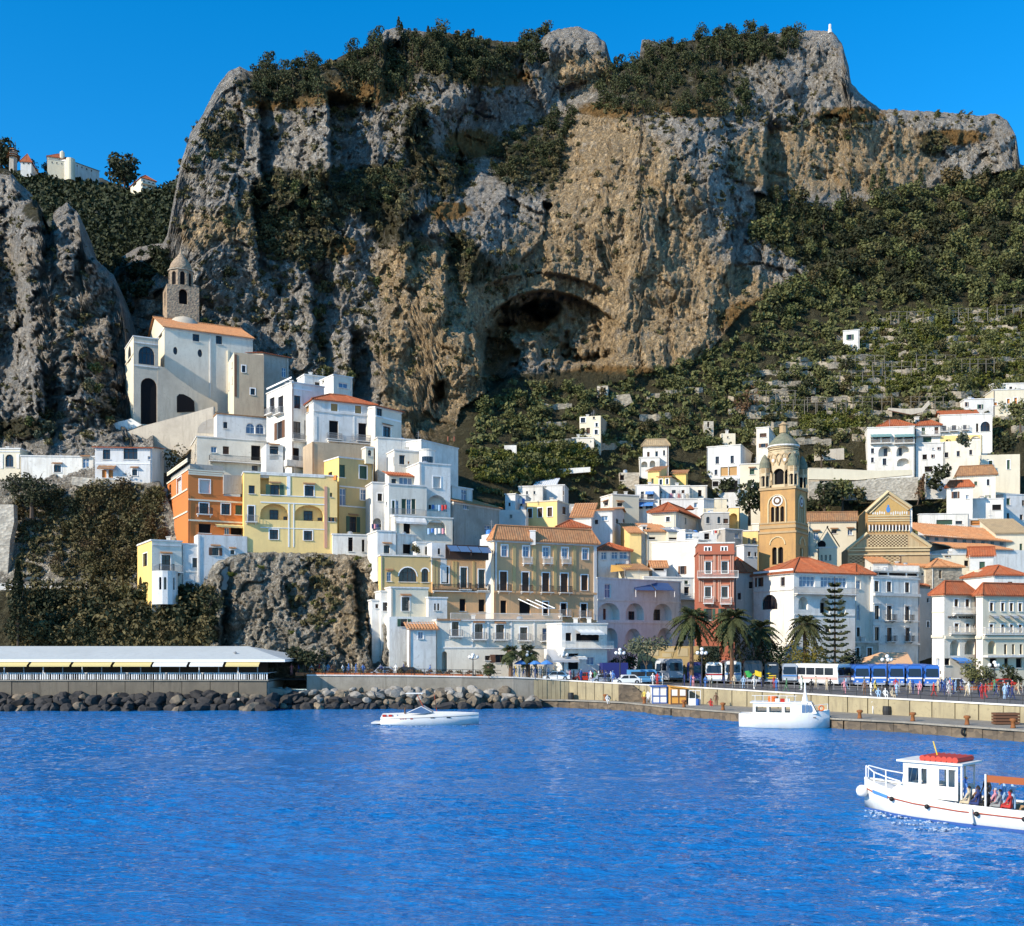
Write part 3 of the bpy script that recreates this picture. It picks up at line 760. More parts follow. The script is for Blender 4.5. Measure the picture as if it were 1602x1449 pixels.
def H(v,label,x0,x1,yt,yb,Y,yaw=0,xl=None,xr=None,dep=8.0,col='white',cl=None,cr=None,win=(),wl=(),wr=(),roof='flat',ry=None,rm='tile_red',rh=None,oh=.45,
  cor=True,sink=4.0,name='house',cat='house',group=None,par=None,parapet=.7,ridge='u',cormat='white_old',pname=None):
 """A building traced from view v: front wall from x0 to x1 (pixels), top yt and foot yb at its left edge, Y metres away, turned by yaw degrees."""
 fx0,fx1,fy1,fy0=vx(v,x0),vx(v,x1),vy(v,yt),vy(v,yb)
 if Y is None: Y=ground_Y((fx0+fx1)/2,min(fy0,1000))-1.0
 a=R(yaw); u=np.array((math.cos(a),math.sin(a),0)); iv=np.array((-math.sin(a),math.cos(a),0))
 A=P(fx0,fy0,Y); z0=A[2]-sink; z1=P(fx0,fy1,Y)[2]
 A[2]=z0
 g1=(fx1-HX)/F
 w=(g1*A[1]-A[0])/(u[0]-g1*u[1])
 def depth_to(px_,base):
  g=(px_-HX)/F; den=iv[0]-g*iv[1]
  return (g*base[1]-base[0])/den
 if xl is not None: dep=min(28.,max(1.2,depth_to(vx(v,xl),A)))
 elif xr is not None: dep=min(28.,max(1.2,depth_to(vx(v,xr),A+u*w)))
 if par is None or sink>3.9:
  yy=np.linspace(1060,max(fy0-120,300),90); dd=m_depth(np.full(90,(fx0+fx1)/2),yy)
  if (fx0+fx1)/2>700:
   k=int(np.argmax(dd>=Y+3)); zg=CH+(HY-yy[k])*dd[k]/F
   z0=min(z0,max(zg,2.0)-.5)
  elif fy0>950: z0=min(z0,3.4)
  A[2]=z0
 if col=='white' and par is None: col=rnd.choice(('white','white','white_warm','white_cool')); cl='white' if cl is None and xl is not None else cl
 h=House(); h.w,h.dep,h.z0,h.z1,h.Y,h.A,h.u,h.iv,h.v=w,dep,z0,z1,Y,A,u,iv,v
 h.front=Face(A,a,w,z1); h.left=Face(A+iv*dep,a-math.pi/2,dep,z1); h.right=Face(A+u*w,a+math.pi/2,dep,z1); h.back=Face(A+u*w+iv*dep,a+math.pi,w,z1)
 if par is None: root=thing(name,label,cat,A+u*w/2+iv*dep/2,group); h.root=root
 else: root=par.root; h.root=root
 mats=[M[col],M[cl or col],M[cr or col]]
 mb=MB(); opens=[]
 for fi,(fc,ws) in enumerate(((h.front,win),(h.left,wl),(h.right,wr))):
  holes=[]
  for spec in ws:
   kind,y0,y1,xs=spec[0],spec[1],spec[2],spec[3:]
   zz=None
   for k in range(0,len(xs),2):
    xa,xb=vx(v,xs[k]),vx(v,xs[k+1])
    ua,ub=fc.hit(xa,vy(v,y1))[0],fc.hit(xb,vy(v,y1))[0]
    if zz is None:
     xm=(xa+xb)/2
     zz=(fc.hit(xm,vy(v,y1))[1],fc.hit(xm,vy(v,y0))[1])
    ua,ub=max(.08,ua),min(fc.w-.08,ub); za,zb=max(.2,zz[0]),min(fc.h-.15,zz[1])
    if ub-ua<.2 or zb-za<.2: continue
    if any(ua<q[1]+.03 and ub>q[0]-.03 and za<q[3]+.03 and zb>q[2]-.03 for q in holes): continue
    deep=1.5 if 'L' in kind else .26
    if kind in ('d','D','d^','D^') and par is None and Y<300 and name=='house' and rnd.random()<.35: kind=rnd.choice(('b','n','s','dT','g','nG'))+('^' if '^' in kind else '')
    holes.append((ua,ub,za,zb,kind,deep)); opens.append((fc,ua,ub,za,zb,kind))
  vis=fi==0 or (fi==1 and xl is not None) or (fi==2 and xr is not None)
  if vis and not holes and par is None and fc.w>3.2 and z1-z0>3 and 'blank' not in (label or '') and Y<300 and cat=='house':
   zt=fc.h-2.5
   for r_ in range(2):
    for q in range(max(1,int(fc.w/3.0))):
     if rnd.random()<.3: continue
     ua=fc.w*(q+.5)/max(1,int(fc.w/3.0))-.4+rnd.uniform(-.5,.5); za=zt-r_*3.1+rnd.uniform(-.25,.25); ww=rnd.uniform(.7,1.0); hh_=rnd.uniform(1.0,1.7)
     if ua>.2 and ua+ww<fc.w-.2 and za>.3 and za+hh_<fc.h-.3: kd=rnd.choice(('d','d','D','s','g')); holes.append((ua,ua+ww,za,za+hh_,kd,.26)); opens.append((fc,ua,ua+ww,za,za+hh_,kd))
  mb.k=fi
  wall_mesh(mb,fc,holes)
 mb.k=0; wall_mesh(mb,h.back,[])
 top=z1-(parapet if roof=='flat' else .02)
 c4=[np.array((*q[:2],top)) for q in (A,A+u*w,A+u*w+iv*dep,A+iv*dep)]
 mb.face(*c4)
 wall=mb.build(pname or 'wall',mats,root)
 h.wall=wall
 wb=wbase(root)
 for fc,ua,ub,za,zb,kind in opens: put_window(root,fc,ua,ub,za,zb,kind,wb)
 if par is None and 3<Y<300 and w>3 and cat=='house' and rnd.random()<.7:
  mb=MB(); ua=rnd.choice((.12,w-.25)); mb.tube(h.front.pt(ua,.2,-.09),h.front.pt(ua,h.front.h-.1,-.09),.06,n=5); mb.build('downpipe',M[rnd.choice(('rail_grey','wood_brown','white_old'))],root)
 if roof=='flat':
  if cor:
   cb=MB(); t,o_=.22,.12
   e=[A-u*o_-iv*o_,A+u*(w+o_)-iv*o_,A+u*(w+o_)+iv*(dep+o_),A-u*o_+iv*(dep+o_)]
   i_=[A+u*.3+iv*.3,A+u*(w-.3)+iv*.3,A+u*(w-.3)+iv*(dep-.3),A+u*.3+iv*(dep-.3)]
   Z=lambda p,z: np.array((p[0],p[1],z))
   for k in range(4):
    j=(k+1) % 4
    cb.face(Z(e[k],z1),Z(e[j],z1),Z(e[j],z1+t),Z(e[k],z1+t)); cb.face(Z(e[k],z1+t),Z(e[j],z1+t),Z(i_[j],z1+t),Z(i_[k],z1+t))
    cb.face(Z(e[j],z1),Z(e[k],z1),Z(i_[k],z1),Z(i_[j],z1)); cb.face(Z(i_[j],z1+t),Z(i_[k],z1+t),Z(i_[k],z1-parapet),Z(i_[j],z1-parapet))
   cb.build('cornice',M[cormat],root)
  if par is None and dep>3 and w>3 and Y<300:
   for q in range(rnd.choice((1,2,3))):
    c_=A+u*w*rnd.uniform(.15,.85)+iv*dep*rnd.uniform(.25,.8); kk=rnd.random(); mb=MB()
    if kk<.4: mb.cbox(c_[0],c_[1],z1+.1,.6,.6,1.7); mb.cbox(c_[0],c_[1],z1+1.0,.8,.8,.12); mb.build('chimney',M['white_old'],root)
    elif kk<.75: mb.tube((c_[0],c_[1],z1-1),(c_[0],c_[1],z1+2.4),.035,n=4); [mb.tube((c_[0]-.5+.1*e,c_[1],z1+1.5+.3*e),(c_[0]+.5-.1*e,c_[1],z1+1.5+.3*e),.02,n=4) for e in range(3)]; mb.build('aerial',M['rail_grey'],root)
    else: mb.lathe((c_[0],c_[1],z1-.8),[(.5,0),(.5,1.4),(.3,1.6)],10); mb.build('water_tank',M['steel' if kk<.88 else 'awn_blue'],root)
 else:
  rb=MB(); o=A-u*oh-iv*oh; W2,D2=w+2*oh,dep+2*oh
  zb_=z1+.02
  c=lambda p: np.array((p[0],p[1],zb_))
  p0,p1,p2,p3=c(o),c(o+u*W2),c(o+u*W2+iv*D2),c(o+iv*D2)
  if rh is None:
   yy=vy(v,ry)
   half={'hip': min(W2,D2)/2,'gable': D2/2 if ridge=='u' else 0,'shed': D2}[roof]
   rY=Y+half*math.cos(a)*.9
   rh=max(.5,CH+(HY-yy)*rY/F-zb_)
  if roof=='hip':
   m_=min(W2,D2)/2
   if W2>=D2:
    ribbed(rb,p0,p1,iv,rh,m_,m_,m_); ribbed(rb,p2,p3,-iv,rh,m_,m_,m_); ribbed(rb,p1,p2,-u,rh,m_,m_,m_); ribbed(rb,p3,p0,u,rh,m_,m_,m_)
    ra,rb2=p0+u*m_+iv*m_,p1-u*m_+iv*m_
   else:
    ribbed(rb,p0,p1,iv,rh,m_,m_,m_); ribbed(rb,p2,p3,-iv,rh,m_,m_,m_); ribbed(rb,p1,p2,-u,rh,m_,m_,m_); ribbed(rb,p3,p0,u,rh,m_,m_,m_)
    ra,rb2=p0+u*m_+iv*m_,p3+u*m_-iv*m_
   up=np.array((0,0,rh+.1))
   if np.linalg.norm(ra-rb2)>.1: rb.tube(ra+up,rb2+up,.14,n=5)
   for q in (p0,p1,p2,p3): rb.tube(q+np.array((0,0,.08)),(ra if np.linalg.norm(q-ra)<np.linalg.norm(q-rb2) else rb2)+up,.12,n=5)
  elif roof=='gable' and ridge=='u':
   ribbed(rb,p0,p1,iv,rh,D2/2,0,0); ribbed(rb,p2,p3,-iv,rh,D2/2,0,0)
   up=np.array((0,0,rh+.1)); rb.tube(p0+iv*D2/2+up,p1+iv*D2/2+up,.15,n=5)
   gb=MB(); rr=rh*dep/D2
   for e,sgn in ((A,0),(A+u*w,1)):
    q0,q1,q2=np.array((*e[:2],z1)),np.array((*(e+iv*dep)[:2],z1)),np.array((*(e+iv*dep/2)[:2],z1+rr))
    gb.k=1 if sgn==0 else 2
    gb.face(q0,q1,q2)
   gb.build('gable',mats,root)
  elif roof=='gable':
   ribbed(rb,p1,p2,-u,rh,W2/2,0,0); ribbed(rb,p3,p0,u,rh,W2/2,0,0)
   up=np.array((0,0,rh+.1)); rb.tube(p0+u*W2/2+up,p3+u*W2/2+up,.15,n=5)
   gb=MB(); rr=rh*w/W2
   for e in (A,A+iv*dep): gb.face(np.array((*e[:2],z1)),np.array((*(e+u*w)[:2],z1)),np.array((*(e+u*w/2)[:2],z1+rr)))
   gb.build('gable',mats,root)
  elif roof=='shed':
   ribbed(rb,p0,p1,iv,rh,D2,0,0)
   gb=MB(); rr=rh*.97
   for e,k in ((A,1),(A+u*w,2)):
    gb.k=k; gb.face(np.array((*e[:2],z1)),np.array((*(e+iv*dep)[:2],z1)),np.array((*(e+iv*dep)[:2],z1+rr)))
   e=A+iv*dep; gb.k=0; gb.face(np.array((*e[:2],z1)),np.array((*(e+u*w)[:2],z1)),np.array((*(e+u*w)[:2],z1+rr)),np.array((*e[:2],z1+rr)))
   gb.build('gable',mats,root)
  rb.build('roof',M[rm],root)
  if cor:
   cb=MB()
   for fc in (h.front,h.left,h.right):
    cb.box(fc.pt(-.09,fc.h-.32,-.1),fc.u*(fc.w+.18),fc.i*.097,np.array((0,0,.3)))
   cb.build('cornice',M[cormat],root)
 return h
def put_window(root,fc,ua,ub,za,zb,kind,wb):
 w,h_=ub-ua,zb-za
 if 'L' in kind: return
 nm,mf,mp,ms,msill,mh,ml=window_meshes(kind,w,h_)
 sx,sz=w/max(.25,round(w/.08)*.08),h_/max(.25,round(h_/.08)*.08)
 o=inst(nm,mf,fc.pt(ua,za)-wb,fc.ang,(sx,1,sz),root)
 inst('pane',mp,(0,0,0),0,1.0,o)
 for nm2,me in (('surround',ms),('sill',msill),('hood',mh)):
  if me is not None: inst(nm2,me,(0,0,0),0,1.0,o)
 if ml is not None:
  w_=w/sx; inst('shutter',ml,(-w_*.48-.03,0,0),0,1.0,o); inst('shutter',ml,(w_+.03,0,0),0,1.0,o)
 if '_' in kind or '=' in kind or '~' in kind:
  st='i' if '_' in kind else ('g' if '=' in kind else 'w')
  bs,br,bw=balcony_meshes(w+.9,.85,st)
  bo=inst('balcony',bs,fc.pt(ua+w/2-bw/2,za)-wb,fc.ang,1.0,root)
  inst('railing',br,(0,0,0),0,1.0,bo)
def loggia_window(h,fc,x0,y0,x1,y1,kind='d',v=None):
 """A window in the back wall of a deep arch."""
 v=v or h.v
 f2=Face(fc.o+fc.i*1.49,fc.ang,fc.w,fc.o[2]+fc.h)
 ua,z0=f2.hit(vx(v,x0),vy(v,y1)); ub,z1=f2.hit(vx(v,x1),vy(v,y0))
 nm,mf,mp,ms,msill,mh,ml=window_meshes(kind,ub-ua,z1-z0)
 wb=wbase(h.root)
 o=inst(nm,mf,f2.pt(ua,z0,-.29)-wb,fc.ang,1.0,h.root); inst('pane',mp,(0,0,0),0,1.0,o)
def band(h,fc,x0,y,x1,th=.16,out=.07,mat='white_paint',name='string_course',v=None):
 """A moulding along a wall at the height seen at pixel (x0, y)."""
 v=v or h.v
 ua,z=fc.hit(vx(v,x0),vy(v,y)); ub=fc.hit(vx(v,x1),vy(v,y))[0]
 mb=MB(); mb.box(fc.pt(ua,z-th/2,-out),fc.u*(ub-ua),fc.i*(out-.003),np.array((0,0,th)))
 return mb.build(name,M[mat],h.root)
def pil(h,fc,x0,x1,y0,y1,out=.10,mat='white_paint',name='pilaster',v=None):
 v=v or h.v
 ua,z0=fc.hit(vx(v,x0),vy(v,y1)); ub,_=fc.hit(vx(v,x1),vy(v,y1)); z1=fc.hit(vx(v,x0),vy(v,y0))[1]
 mb=MB(); mb.box(fc.pt(ua,z0,-out),fc.u*(ub-ua),fc.i*(out-.003),np.array((0,0,z1-z0)))
 return mb.build(name,M[mat],h.root)
def balc(h,fc,x0,x1,y,dp=1.0,style='i',v=None):
 v=v or h.v
 ua,z=fc.hit(vx(v,x0),vy(v,y)); ub=fc.hit(vx(v,x1),vy(v,y))[0]
 bs,br,bw=balcony_meshes(ub-ua,dp,style); wb=wbase(h.root)
 bo=inst('balcony',bs,fc.pt(ua,z)-wb,fc.ang,1.0,h.root); inst('railing',br,(0,0,0),0,1.0,bo)
def awn(h,fc,x0,x1,y0,y1,out=1.6,mat='awn_white',v=None,name='awning'):
 """A sloping canvas awning: fixed to the wall at y0, its front edge hanging lower by the height to y1."""
 v=v or h.v
 ua,z1=fc.hit(vx(v,x0),vy(v,y0)); ub=fc.hit(vx(v,x1),vy(v,y0))[0]; z0=fc.hit(vx(v,x0),vy(v,y1))[1]
 mb=MB(); n=max(2,int((ub-ua)/.9))
 for k in range(n):
  a,b_=ua+(ub-ua)*k/n,ua+(ub-ua)*(k+1)/n; m_=(a+b_)/2
  for q0,q1,d0,d1 in ((a,m_,0,.05),(m_,b_,.05,0)):
   mb.face(fc.pt(q0,z0,-out),fc.pt(q1,z0,-out),fc.pt(q1,z1-d1,-.02),fc.pt(q0,z1-d0,-.02))
   mb.face(fc.pt(q0,z0-.28+d0,-out),fc.pt(q1,z0-.28+d1,-out),fc.pt(q1,z0,-out),fc.pt(q0,z0,-out))
 o=mb.build(name,M[mat],h.root)
 fr=MB()
 for q in (ua,ub): fr.tube(fc.pt(q,z0,-out+.02),fc.pt(q,z0-.1,-.02),.025,n=4)
 fr.tube(fc.pt(ua,z0,-out+.02),fc.pt(ub,z0,-out+.02),.03,n=4)
 f=fr.build('frame',M['rail_grey'],o)
 return o
def chimney(h,x,y,w=.7,ht=1.4,v=None,Y=None,mat='white_old'):
 p=P(vx(v or h.v,x),vy(v or h.v,y),Y or h.Y+3); mb=MB(); mb.cbox(p[0],p[1],p[2]-ht/2-.6,w,w,ht+1.2); mb.cbox(p[0],p[1],p[2]+.06,w+.2,w+.2,.12)
 mb.k=0; mb.build('chimney',M[mat],h.root)
def polywall(v,label,pts,Y,yaw=0,th=1.0,col='white_old',name='wall',cat='wall',mono=None,par=None,sub=None):
 """A free-standing wall or slab whose outline the photograph shows as pts; straight plane turned by yaw, th metres thick."""
 f=Face(P(vx(v,pts[0][0]),vy(v,pts[0][1]),Y),R(yaw),1,0)
 w=[f.pt(*f.hit(vx(v,x),vy(v,y))) for x,y in pts]
 mb=MB(); mb.prism(w,f.i*th)
 o=mb.build(name,M[col],par)
 if par is None: tag(o,label,cat)
 return o
ch=H('2','white church with long orange tile roof and two oval windows high on the rock',400,1115,580,1180,214,28,xl=250,col='white',cl='cream',
  win=[('d',635,695,628,682),('d',648,718,816,866),('Ed',738,802,470,506),('Ed',758,822,668,706)],wl=[('d',550,585,305,335),('d',640,665,355,380)],
  roof='gable',ry=492,rm='tile_orange',name='church',cat='church')
pil(ch,ch.front,764,776,640,1150,.15,'white'); pil(ch,ch.front,905,922,770,1150,.5,'cream')
po=H('2',None,150,350,655,1372,205,28,xl=82,col='stone_cream',cl='cream',win=[('Ad',735,882,190,320),('Ao',990,1368,208,338)],wl=[('Ad',735,860,103,128)],par=ch,pname='portico')
band(po,po.front,152,886,348,.25,.12,'white_old'); band(po,po.front,152,700,348,.25,.15,'white_old'); band(po,po.left,84,886,148,.25,.12,'cream')
st=polywall('2',None,[(345,890),(400,905),(500,985),(640,1085),(770,1160),(830,1195),(830,1260),(345,1372)],207,28,2.6,'stone_cream','stair_wall',par=ch.root)
mb=MB(); f_=Face(P(vx('2',345),vy('2',890),206.9),R(28),1,0)
pa=[(500,1270),(500,1140),(520,1120),(555,1122),(610,1150),(640,1180),(645,1262)]
mb.face(*[f_.pt(*f_.hit(vx('2',x),vy('2',y))) for x,y in pa]); mb.build('arch_shade',M['opening_shade'],ch.root)  # flat dark face: the arch's shade painted on the solid stair wall
an=H('2','brown rubble stone annex with two small windows beside the white church',962,1205,782,1180,207,22,xl=914,col='tan_old',cl='cream',win=[('D',890,945,1026,1056),('D',1076,1128,1096,1132)],cor=False,parapet=.3)
pil(an,an.front,968,984,800,1140,.12,'wood_brown','downpipe')
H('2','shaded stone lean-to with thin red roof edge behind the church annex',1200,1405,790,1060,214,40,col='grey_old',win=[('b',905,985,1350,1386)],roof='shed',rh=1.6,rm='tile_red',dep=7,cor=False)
rubble('belfry',(.44,.33,.22),(.27,.20,.14),(.20,.15,.11),2.2)
cb=P(283,487,229)
tower=thing('bell_tower','small brown stone belfry with pointed dome above the church roof','bell tower',cb)
s_=229/F
mb=MB(); w2=24*s_
c0=np.array((cb[0],cb[1],cb[2]-6))
zl=P(283,454,229)[2]; zt=P(283,426,229)[2]; zs=P(283,393,229)[2]
def arched_box(mb,c,half,z0,z1,yaw,ow,oz0,oz1,rec=.5,n=4):
 for k in range(n):
  a=yaw+2*math.pi*k/n; hw=half*math.tan(math.pi/n)
  u=np.array((math.cos(a),math.sin(a),0)); i_=np.array((-math.sin(a),math.cos(a),0))
  fc=Face(np.array((c[0],c[1],z0))-i_*half-u*hw,a,2*hw,z1)
  wall_mesh(mb,fc,[(hw-ow/2,hw+ow/2,oz0-z0,oz1-z0,'A',rec)])
arched_box(mb,cb,w2,c0[2],zl,R(25),1.7,cb[2]+.6,zl-.7)
mb.face(*[np.array((cb[0],cb[1],zl))+w2*1.414*np.array((math.cos(R(25+45+90*k)),math.sin(R(25+45+90*k)),0)) for k in range(4)])
mb.build('belfry',M['belfry'],tower)
mb=MB(); arched_box(mb,cb,17.5*s_,zl,zt,R(25),1.0,zl+.5,zt-.5,n=8); mb.build('octagon',M['belfry'],tower)
mb=MB(); mb.lathe((cb[0],cb[1],zl-.1),[(w2*1.2,0),(w2*1.2,.2)],4,R(70)); mb.lathe((cb[0],cb[1],zt-.12),[(20*s_,0),(20*s_,.25)],16); mb.build('cornice',M['rubble'],tower)
mb=MB(); H_=zs-zt; mb.lathe((cb[0],cb[1],zt+.1),[(18*s_,0),(17*s_,H_*.16),(15*s_,H_*.34),(11*s_,H_*.52),(6*s_,H_*.70),(2.6*s_,H_*.84),(1.2*s_,H_),(.2*s_,H_*1.15)],16); mb.build('dome',M['belfry'],tower,smooth=True)
mb=MB(); mb.k=0
for q in (-.28,.28):
 pass
mb.lathe((cb[0],cb[1],c0[2]),[(w2*.7,0),(w2*.7,(zt-c0[2]))],8); mb.build('shade_core',M['opening_shade'],tower)  # near-black core added inside so the belfry openings look shaded
mb=MB(); cd=P(287,508,227); mb.lathe((cd[0],cd[1],cd[2]-3),[(27*s_,0),(27*s_,2),(23*s_,3.2),(15*s_,4.1),(7*s_,4.5),(0.1,4.6)],20)
tag(mb.build('dome',M['stone_cream'],None,smooth=True),'low cream dome between church roof and belfry','dome')
polywall('1','sunlit white ramp wall climbing to the church portico',[(640,1345),(640,1330),(760,1290),(930,1245),(1005,1290),(880,1345),(690,1410)],204,0,.8,'white','ramp_wall')
polywall('0','long stained retaining wall sloping under the church portico',[(148,694),(222,667),(300,646),(334,636),(334,690),(296,704),(262,740),(240,740),(240,702),(148,702)],202,0,1.2,'stone_cream','retaining_wall')
mb=MB(); f_=Face(P(148,694,201.95),0,1,0)
mb.face(*[f_.pt(*f_.hit(vx('1',x),vy('1',y))) for x,y in [(1398,1345),(1402,1310),(1430,1275),(1480,1250),(1520,1243),(1520,1350)]])
tag(mb.build('niche',M['grey_old']),'shallow arched niche in the retaining wall under the church','niche')
polywall('1','short cream wall with arched hollow beside the ramp foot',[(460,1400),(600,1388),(640,1420),(640,1480),(460,1480)],200,0,1,'cream')
pv=H('3','little cream gate pavilion with dark arch at the frame edge',-60,180,245,430,192,0,col='cream',win=[('Ad',292,405,48,120)],dep=6)
band(pv,pv.front,-55,265,178,.2,.1,'white_old'); pil(pv,pv.front,5,28,290,420,.1,'white'); pil(pv,pv.front,150,172,290,420,.1,'white')
H('3','long low white garden wall house with two hooded windows',186,846,310,500,191,4,col='white',win=[('D^',388,452,482,546),('d^',318,415,736,796)],dep=7,parapet=.3)
w2_=H('3','two storey white house with red tile eave and two orange doors',850,1360,228,565,186,4,col='white',win=[('d',248,336,920,986),('d',234,336,1105,1230),('d',308,336,1322,1350),('r',430,502,912,952,970,1012),('d^',425,482,1182,1228)],roof='shed',rh=1.3,dep=8,rm='tile_red',cor=False)
band(w2_,w2_.front,855,370,1355,.2); awn(w2_,w2_.front,885,1040,388,418,1.1,'tile_brown',name='porch_hood')
polywall('3','pale stone terrace wall under the two storey white house',[(640,490),(900,510),(1365,552),(1500,600),(1500,690),(1000,640),(640,560)],185.5,3,1.2,'rubble_pale','terrace_wall')
polywall('3','tall grey retaining wall with quoined pier at the frame edge',[(-120,740),(120,740),(125,900),(90,1060),(60,1480),(-120,1480)],182,0,1.5,'rubble_pale','retaining_wall')
polywall('0','low roadside parapet wall above the overgrown bank',[(-60,912),(60,914),(235,925),(235,933),(60,924),(-60,922)],177,0,.5,'white_old','parapet_wall')
hA=H('4','low white house with three arched windows under a thin tiled terrace',700,1420,-78,175,199,25,col='white',win=[('d',2,66,765,806),('Ab',12,118,990,1082),('Ab',18,122,1090,1176),('Ad=',30,165,1215,1286),('d=',2,165,1305,1355)],dep=7,cormat='tile_brown')
hB=H('4','white house with stone flank and long balcony below the arched windows',500,1195,152,540,193,22,xl=388,col='white',cl='rubble_pale',win=[('b',248,308,640,700),('d',246,326,760,822),('o',238,388,1044,1136),('d',440,492,1050,1110)])
balc(hB,hB.front,622,1170,392,1.2,'i')
hB2=H('4','projecting white bay with tiled hood and pierced parapet panel',1195,1365,222,560,191,22,col='white',win=[('d^',246,326,1230,1316)],dep=6,cor=False)
for k in range(9): pil(hB2,hB2.front,1228+k*10,1234+k*10,340,376,.05,'grey','baluster')
hC1=H('5','tall white corner block with bright western face and flat parapet',350,660,240,1110,190,36,xl=105,col='white',wl=[('d=',384,540,134,182),('d=',370,540,216,266),('d',614,780,206,256)],
  win=[('d',364,490,370,432),('d=',614,788,364,432),('d',604,784,470,514),('o=',868,1008,360,420),('o',858,1000,470,504)])
band(hC1,hC1.front,352,290,540,.3); band(hC1,hC1.left,108,300,348,.3); balc(hC1,hC1.front,352,540,795,.6,'g'); balc(hC1,hC1.front,270,510,1040,1.4,'w')
H('5','little white penthouse with one wide window on the corner block',750,932,168,345,196,36,xl=600,col='white',win=[('b',242,290,800,890)],wl=[('d',215,240,640,660)])
H('5','low white attic wall beside the penthouse',470,745,165,300,199,30,col='white',dep=4)
hC2=H('5','white house with red hipped roof and ochre upper shutters',556,1150,402,805,187,26,xl=436,col='white_old',cl='white',win=[('yT',442,534,724,790),('yT',460,552,956,1018),('o=',606,786,708,796),('o=',630,805,990,1078)],wl=[('y',430,530,482,512)],
  roof='hip',ry=330,rm='tile_red')
band(hC2,hC2.front,560,505,1145,.35,.12,'white_old'); band(hC2,hC2.left,440,500,552,.35,.12,'white'); balc(hC2,hC2.front,690,1120,800,.8,'g'); pil(hC2,hC2.front,940,955,560,790,.06,'white'); pil(hC2,hC2.front,566,590,560,790,.06,'white')
hC3=H('5','shaded white wing with hooded window east of the red hipped roof',1152,1405,462,780,190,52,col='white',win=[('d',486,570,1166,1220),('D^',662,766,1226,1300)],roof='shed',rh=1.2,dep=7,rm='tile_red')
band(hC3,hC3.front,1155,560,1400,.3)
hu=H('5','unplastered brown wall under the red roofed white house',545,1140,806,990,184.5,26,col='tan_old',win=[('d',870,930,1044,1058)],dep=6,cor=False,parapet=.2)
tu=H('5','tiny cream roof turret with dark arched opening',1062,1136,866,960,183,26,col='cream',win=[('Ad',888,945,1082,1114)],dep=2.2,sink=1)
hD=H('5','ochre tower house with green shutters and sunlit yellow flank',802,1136,962,1690,181,36,xl=592,col='ochre',cl='yellow',win=[('g',1030,1152,806,862),('gT',1042,1166,1000,1070),('b',1258,1430,810,870),('bT',1268,1372,1010,1066),('D^',1530,1680,905,972)],wl=[('d',1100,1136,700,738),('d',1290,1330,640,660,716,738),('d',1530,1575,698,752)])
for y in (1236,1424): band(hD,hD.front,806,y,1132,.22,.1,'white_old')
polywall('j','orange brick patch panel on the yellow flank',[(965,180),(1062,172),(1062,225),(965,230)],178.6,-54,.2,'orange','panel')
H('j','white low house with rounded gable under the ochre tower house',1022,1460,850,1045,176,16,col='white',win=[('o',880,1040,1200,1252),('o',905,1045,1355,1386),('d',918,955,1416,1446)],dep=5)
hF=H('j','yellow palazzo with two deep arched loggias above the rock',12,1075,140,1000,172.5,18,col='pale_yellow',cl='yellow',
  win=[('DL',130,390,198,300),('D^',280,396,312,414),('D^',292,410,704,806),('ALD',496,680,198,520),('ALD',512,692,588,922),('D',792,902,304,402),('D',806,912,694,790),('d',650,700,975,1000,1014,1048),('d',372,420,992,1018),('d',288,382,66,136),('D=',522,702,60,130)],cormat='white')
loggia_window(hF,hF.front,304,568,404,680,'D'); loggia_window(hF,hF.front,692,580,794,690,'D'); loggia_window(hF,hF.front,462,645,512,682); loggia_window(hF,hF.front,852,660,900,690)
band(hF,hF.front,200,395,930,.14); band(hF,hF.front,200,478,930,.16); band(hF,hF.front,200,766,930,.12);
pil(hF,hF.front,500,540,175,400); pil(hF,hF.front,515,530,500,990,.06); pil(hF,hF.front,572,584,500,990,.06); pil(hF,hF.front,928,960,300,1000,.14,'pink','downpipe'); band(hF,hF.front,200,150,930,.5,.1,'white')
hG=H('4','orange palazzo with cream cornice and white shutters',412,960,720,1142,171.5,28,xl=205,col='orange',win=[('D_',816,926,526,616),('D',822,930,746,832),('D',836,932,886,958),('o',1022,1116,518,640),('D',1062,1128,776,826),('o',1060,1134,840,970)],wl=[('d',866,940,208,232),('d',1036,1120,200,216)],parapet=.2,cor=False,cormat='cream')
hG2=H('4',None,412,768,486,719,171.5,28,xl=205,col='orange',win=[('wT',582,716,526,630)],wl=[('wT',560,716,300,346),('d',630,722,222,242)],par=hG,sink=0,pname='upper_storey',cormat='cream',parapet=.5)
hG3=H('4',None,430,765,420,484,172.5,28,xl=240,col='grey_old',par=hG,sink=0,pname='attic_parapet',cor=False,parapet=.2)
for hh,y in ((hG2,520),(hG2,500),(hG,778),(hG,985)):
 band(hh,hh.front,415,y,764 if hh is hG2 else 955,.26,.14,'cream'); band(hh,hh.left,208,y+18,410,.26,.14,'cream')
awn(hG,hG.front,672,980,1018,1048,1.8,'awn_yellow')
polywall('4','small rough brown wall on the orange palazzo terrace',[(768,530),(950,540),(950,722),(768,722)],173.6,28,.6,'grey_old')
H('4','grey white lower terrace house with two small hooded windows',508,1005,1128,1420,169,26,xl=335,col='white_old',win=[('d^',1262,1340,654,720),('D^',1286,1330,836,876)],cor=False,parapet=.2,dep=5)
hH=H('0','villa tower with yellow flank and white front over a rounded bay',237.5,284.5,846,940,166,30,xl=215,col='white',cl='yellow',win=[('D^_',868.5,893,253,266.5)],wl=[('D',866,886,224,230.5),('Ad',902,923,217,222)],cormat='white_old')
band(hH,hH.front,238,852,284,.25,.15,'white_old'); band(hH,hH.left,216,853,237,.25,.15,'white_old')
bay=MB(); q0=P(258,950,165.2); r_=19.5*165/F
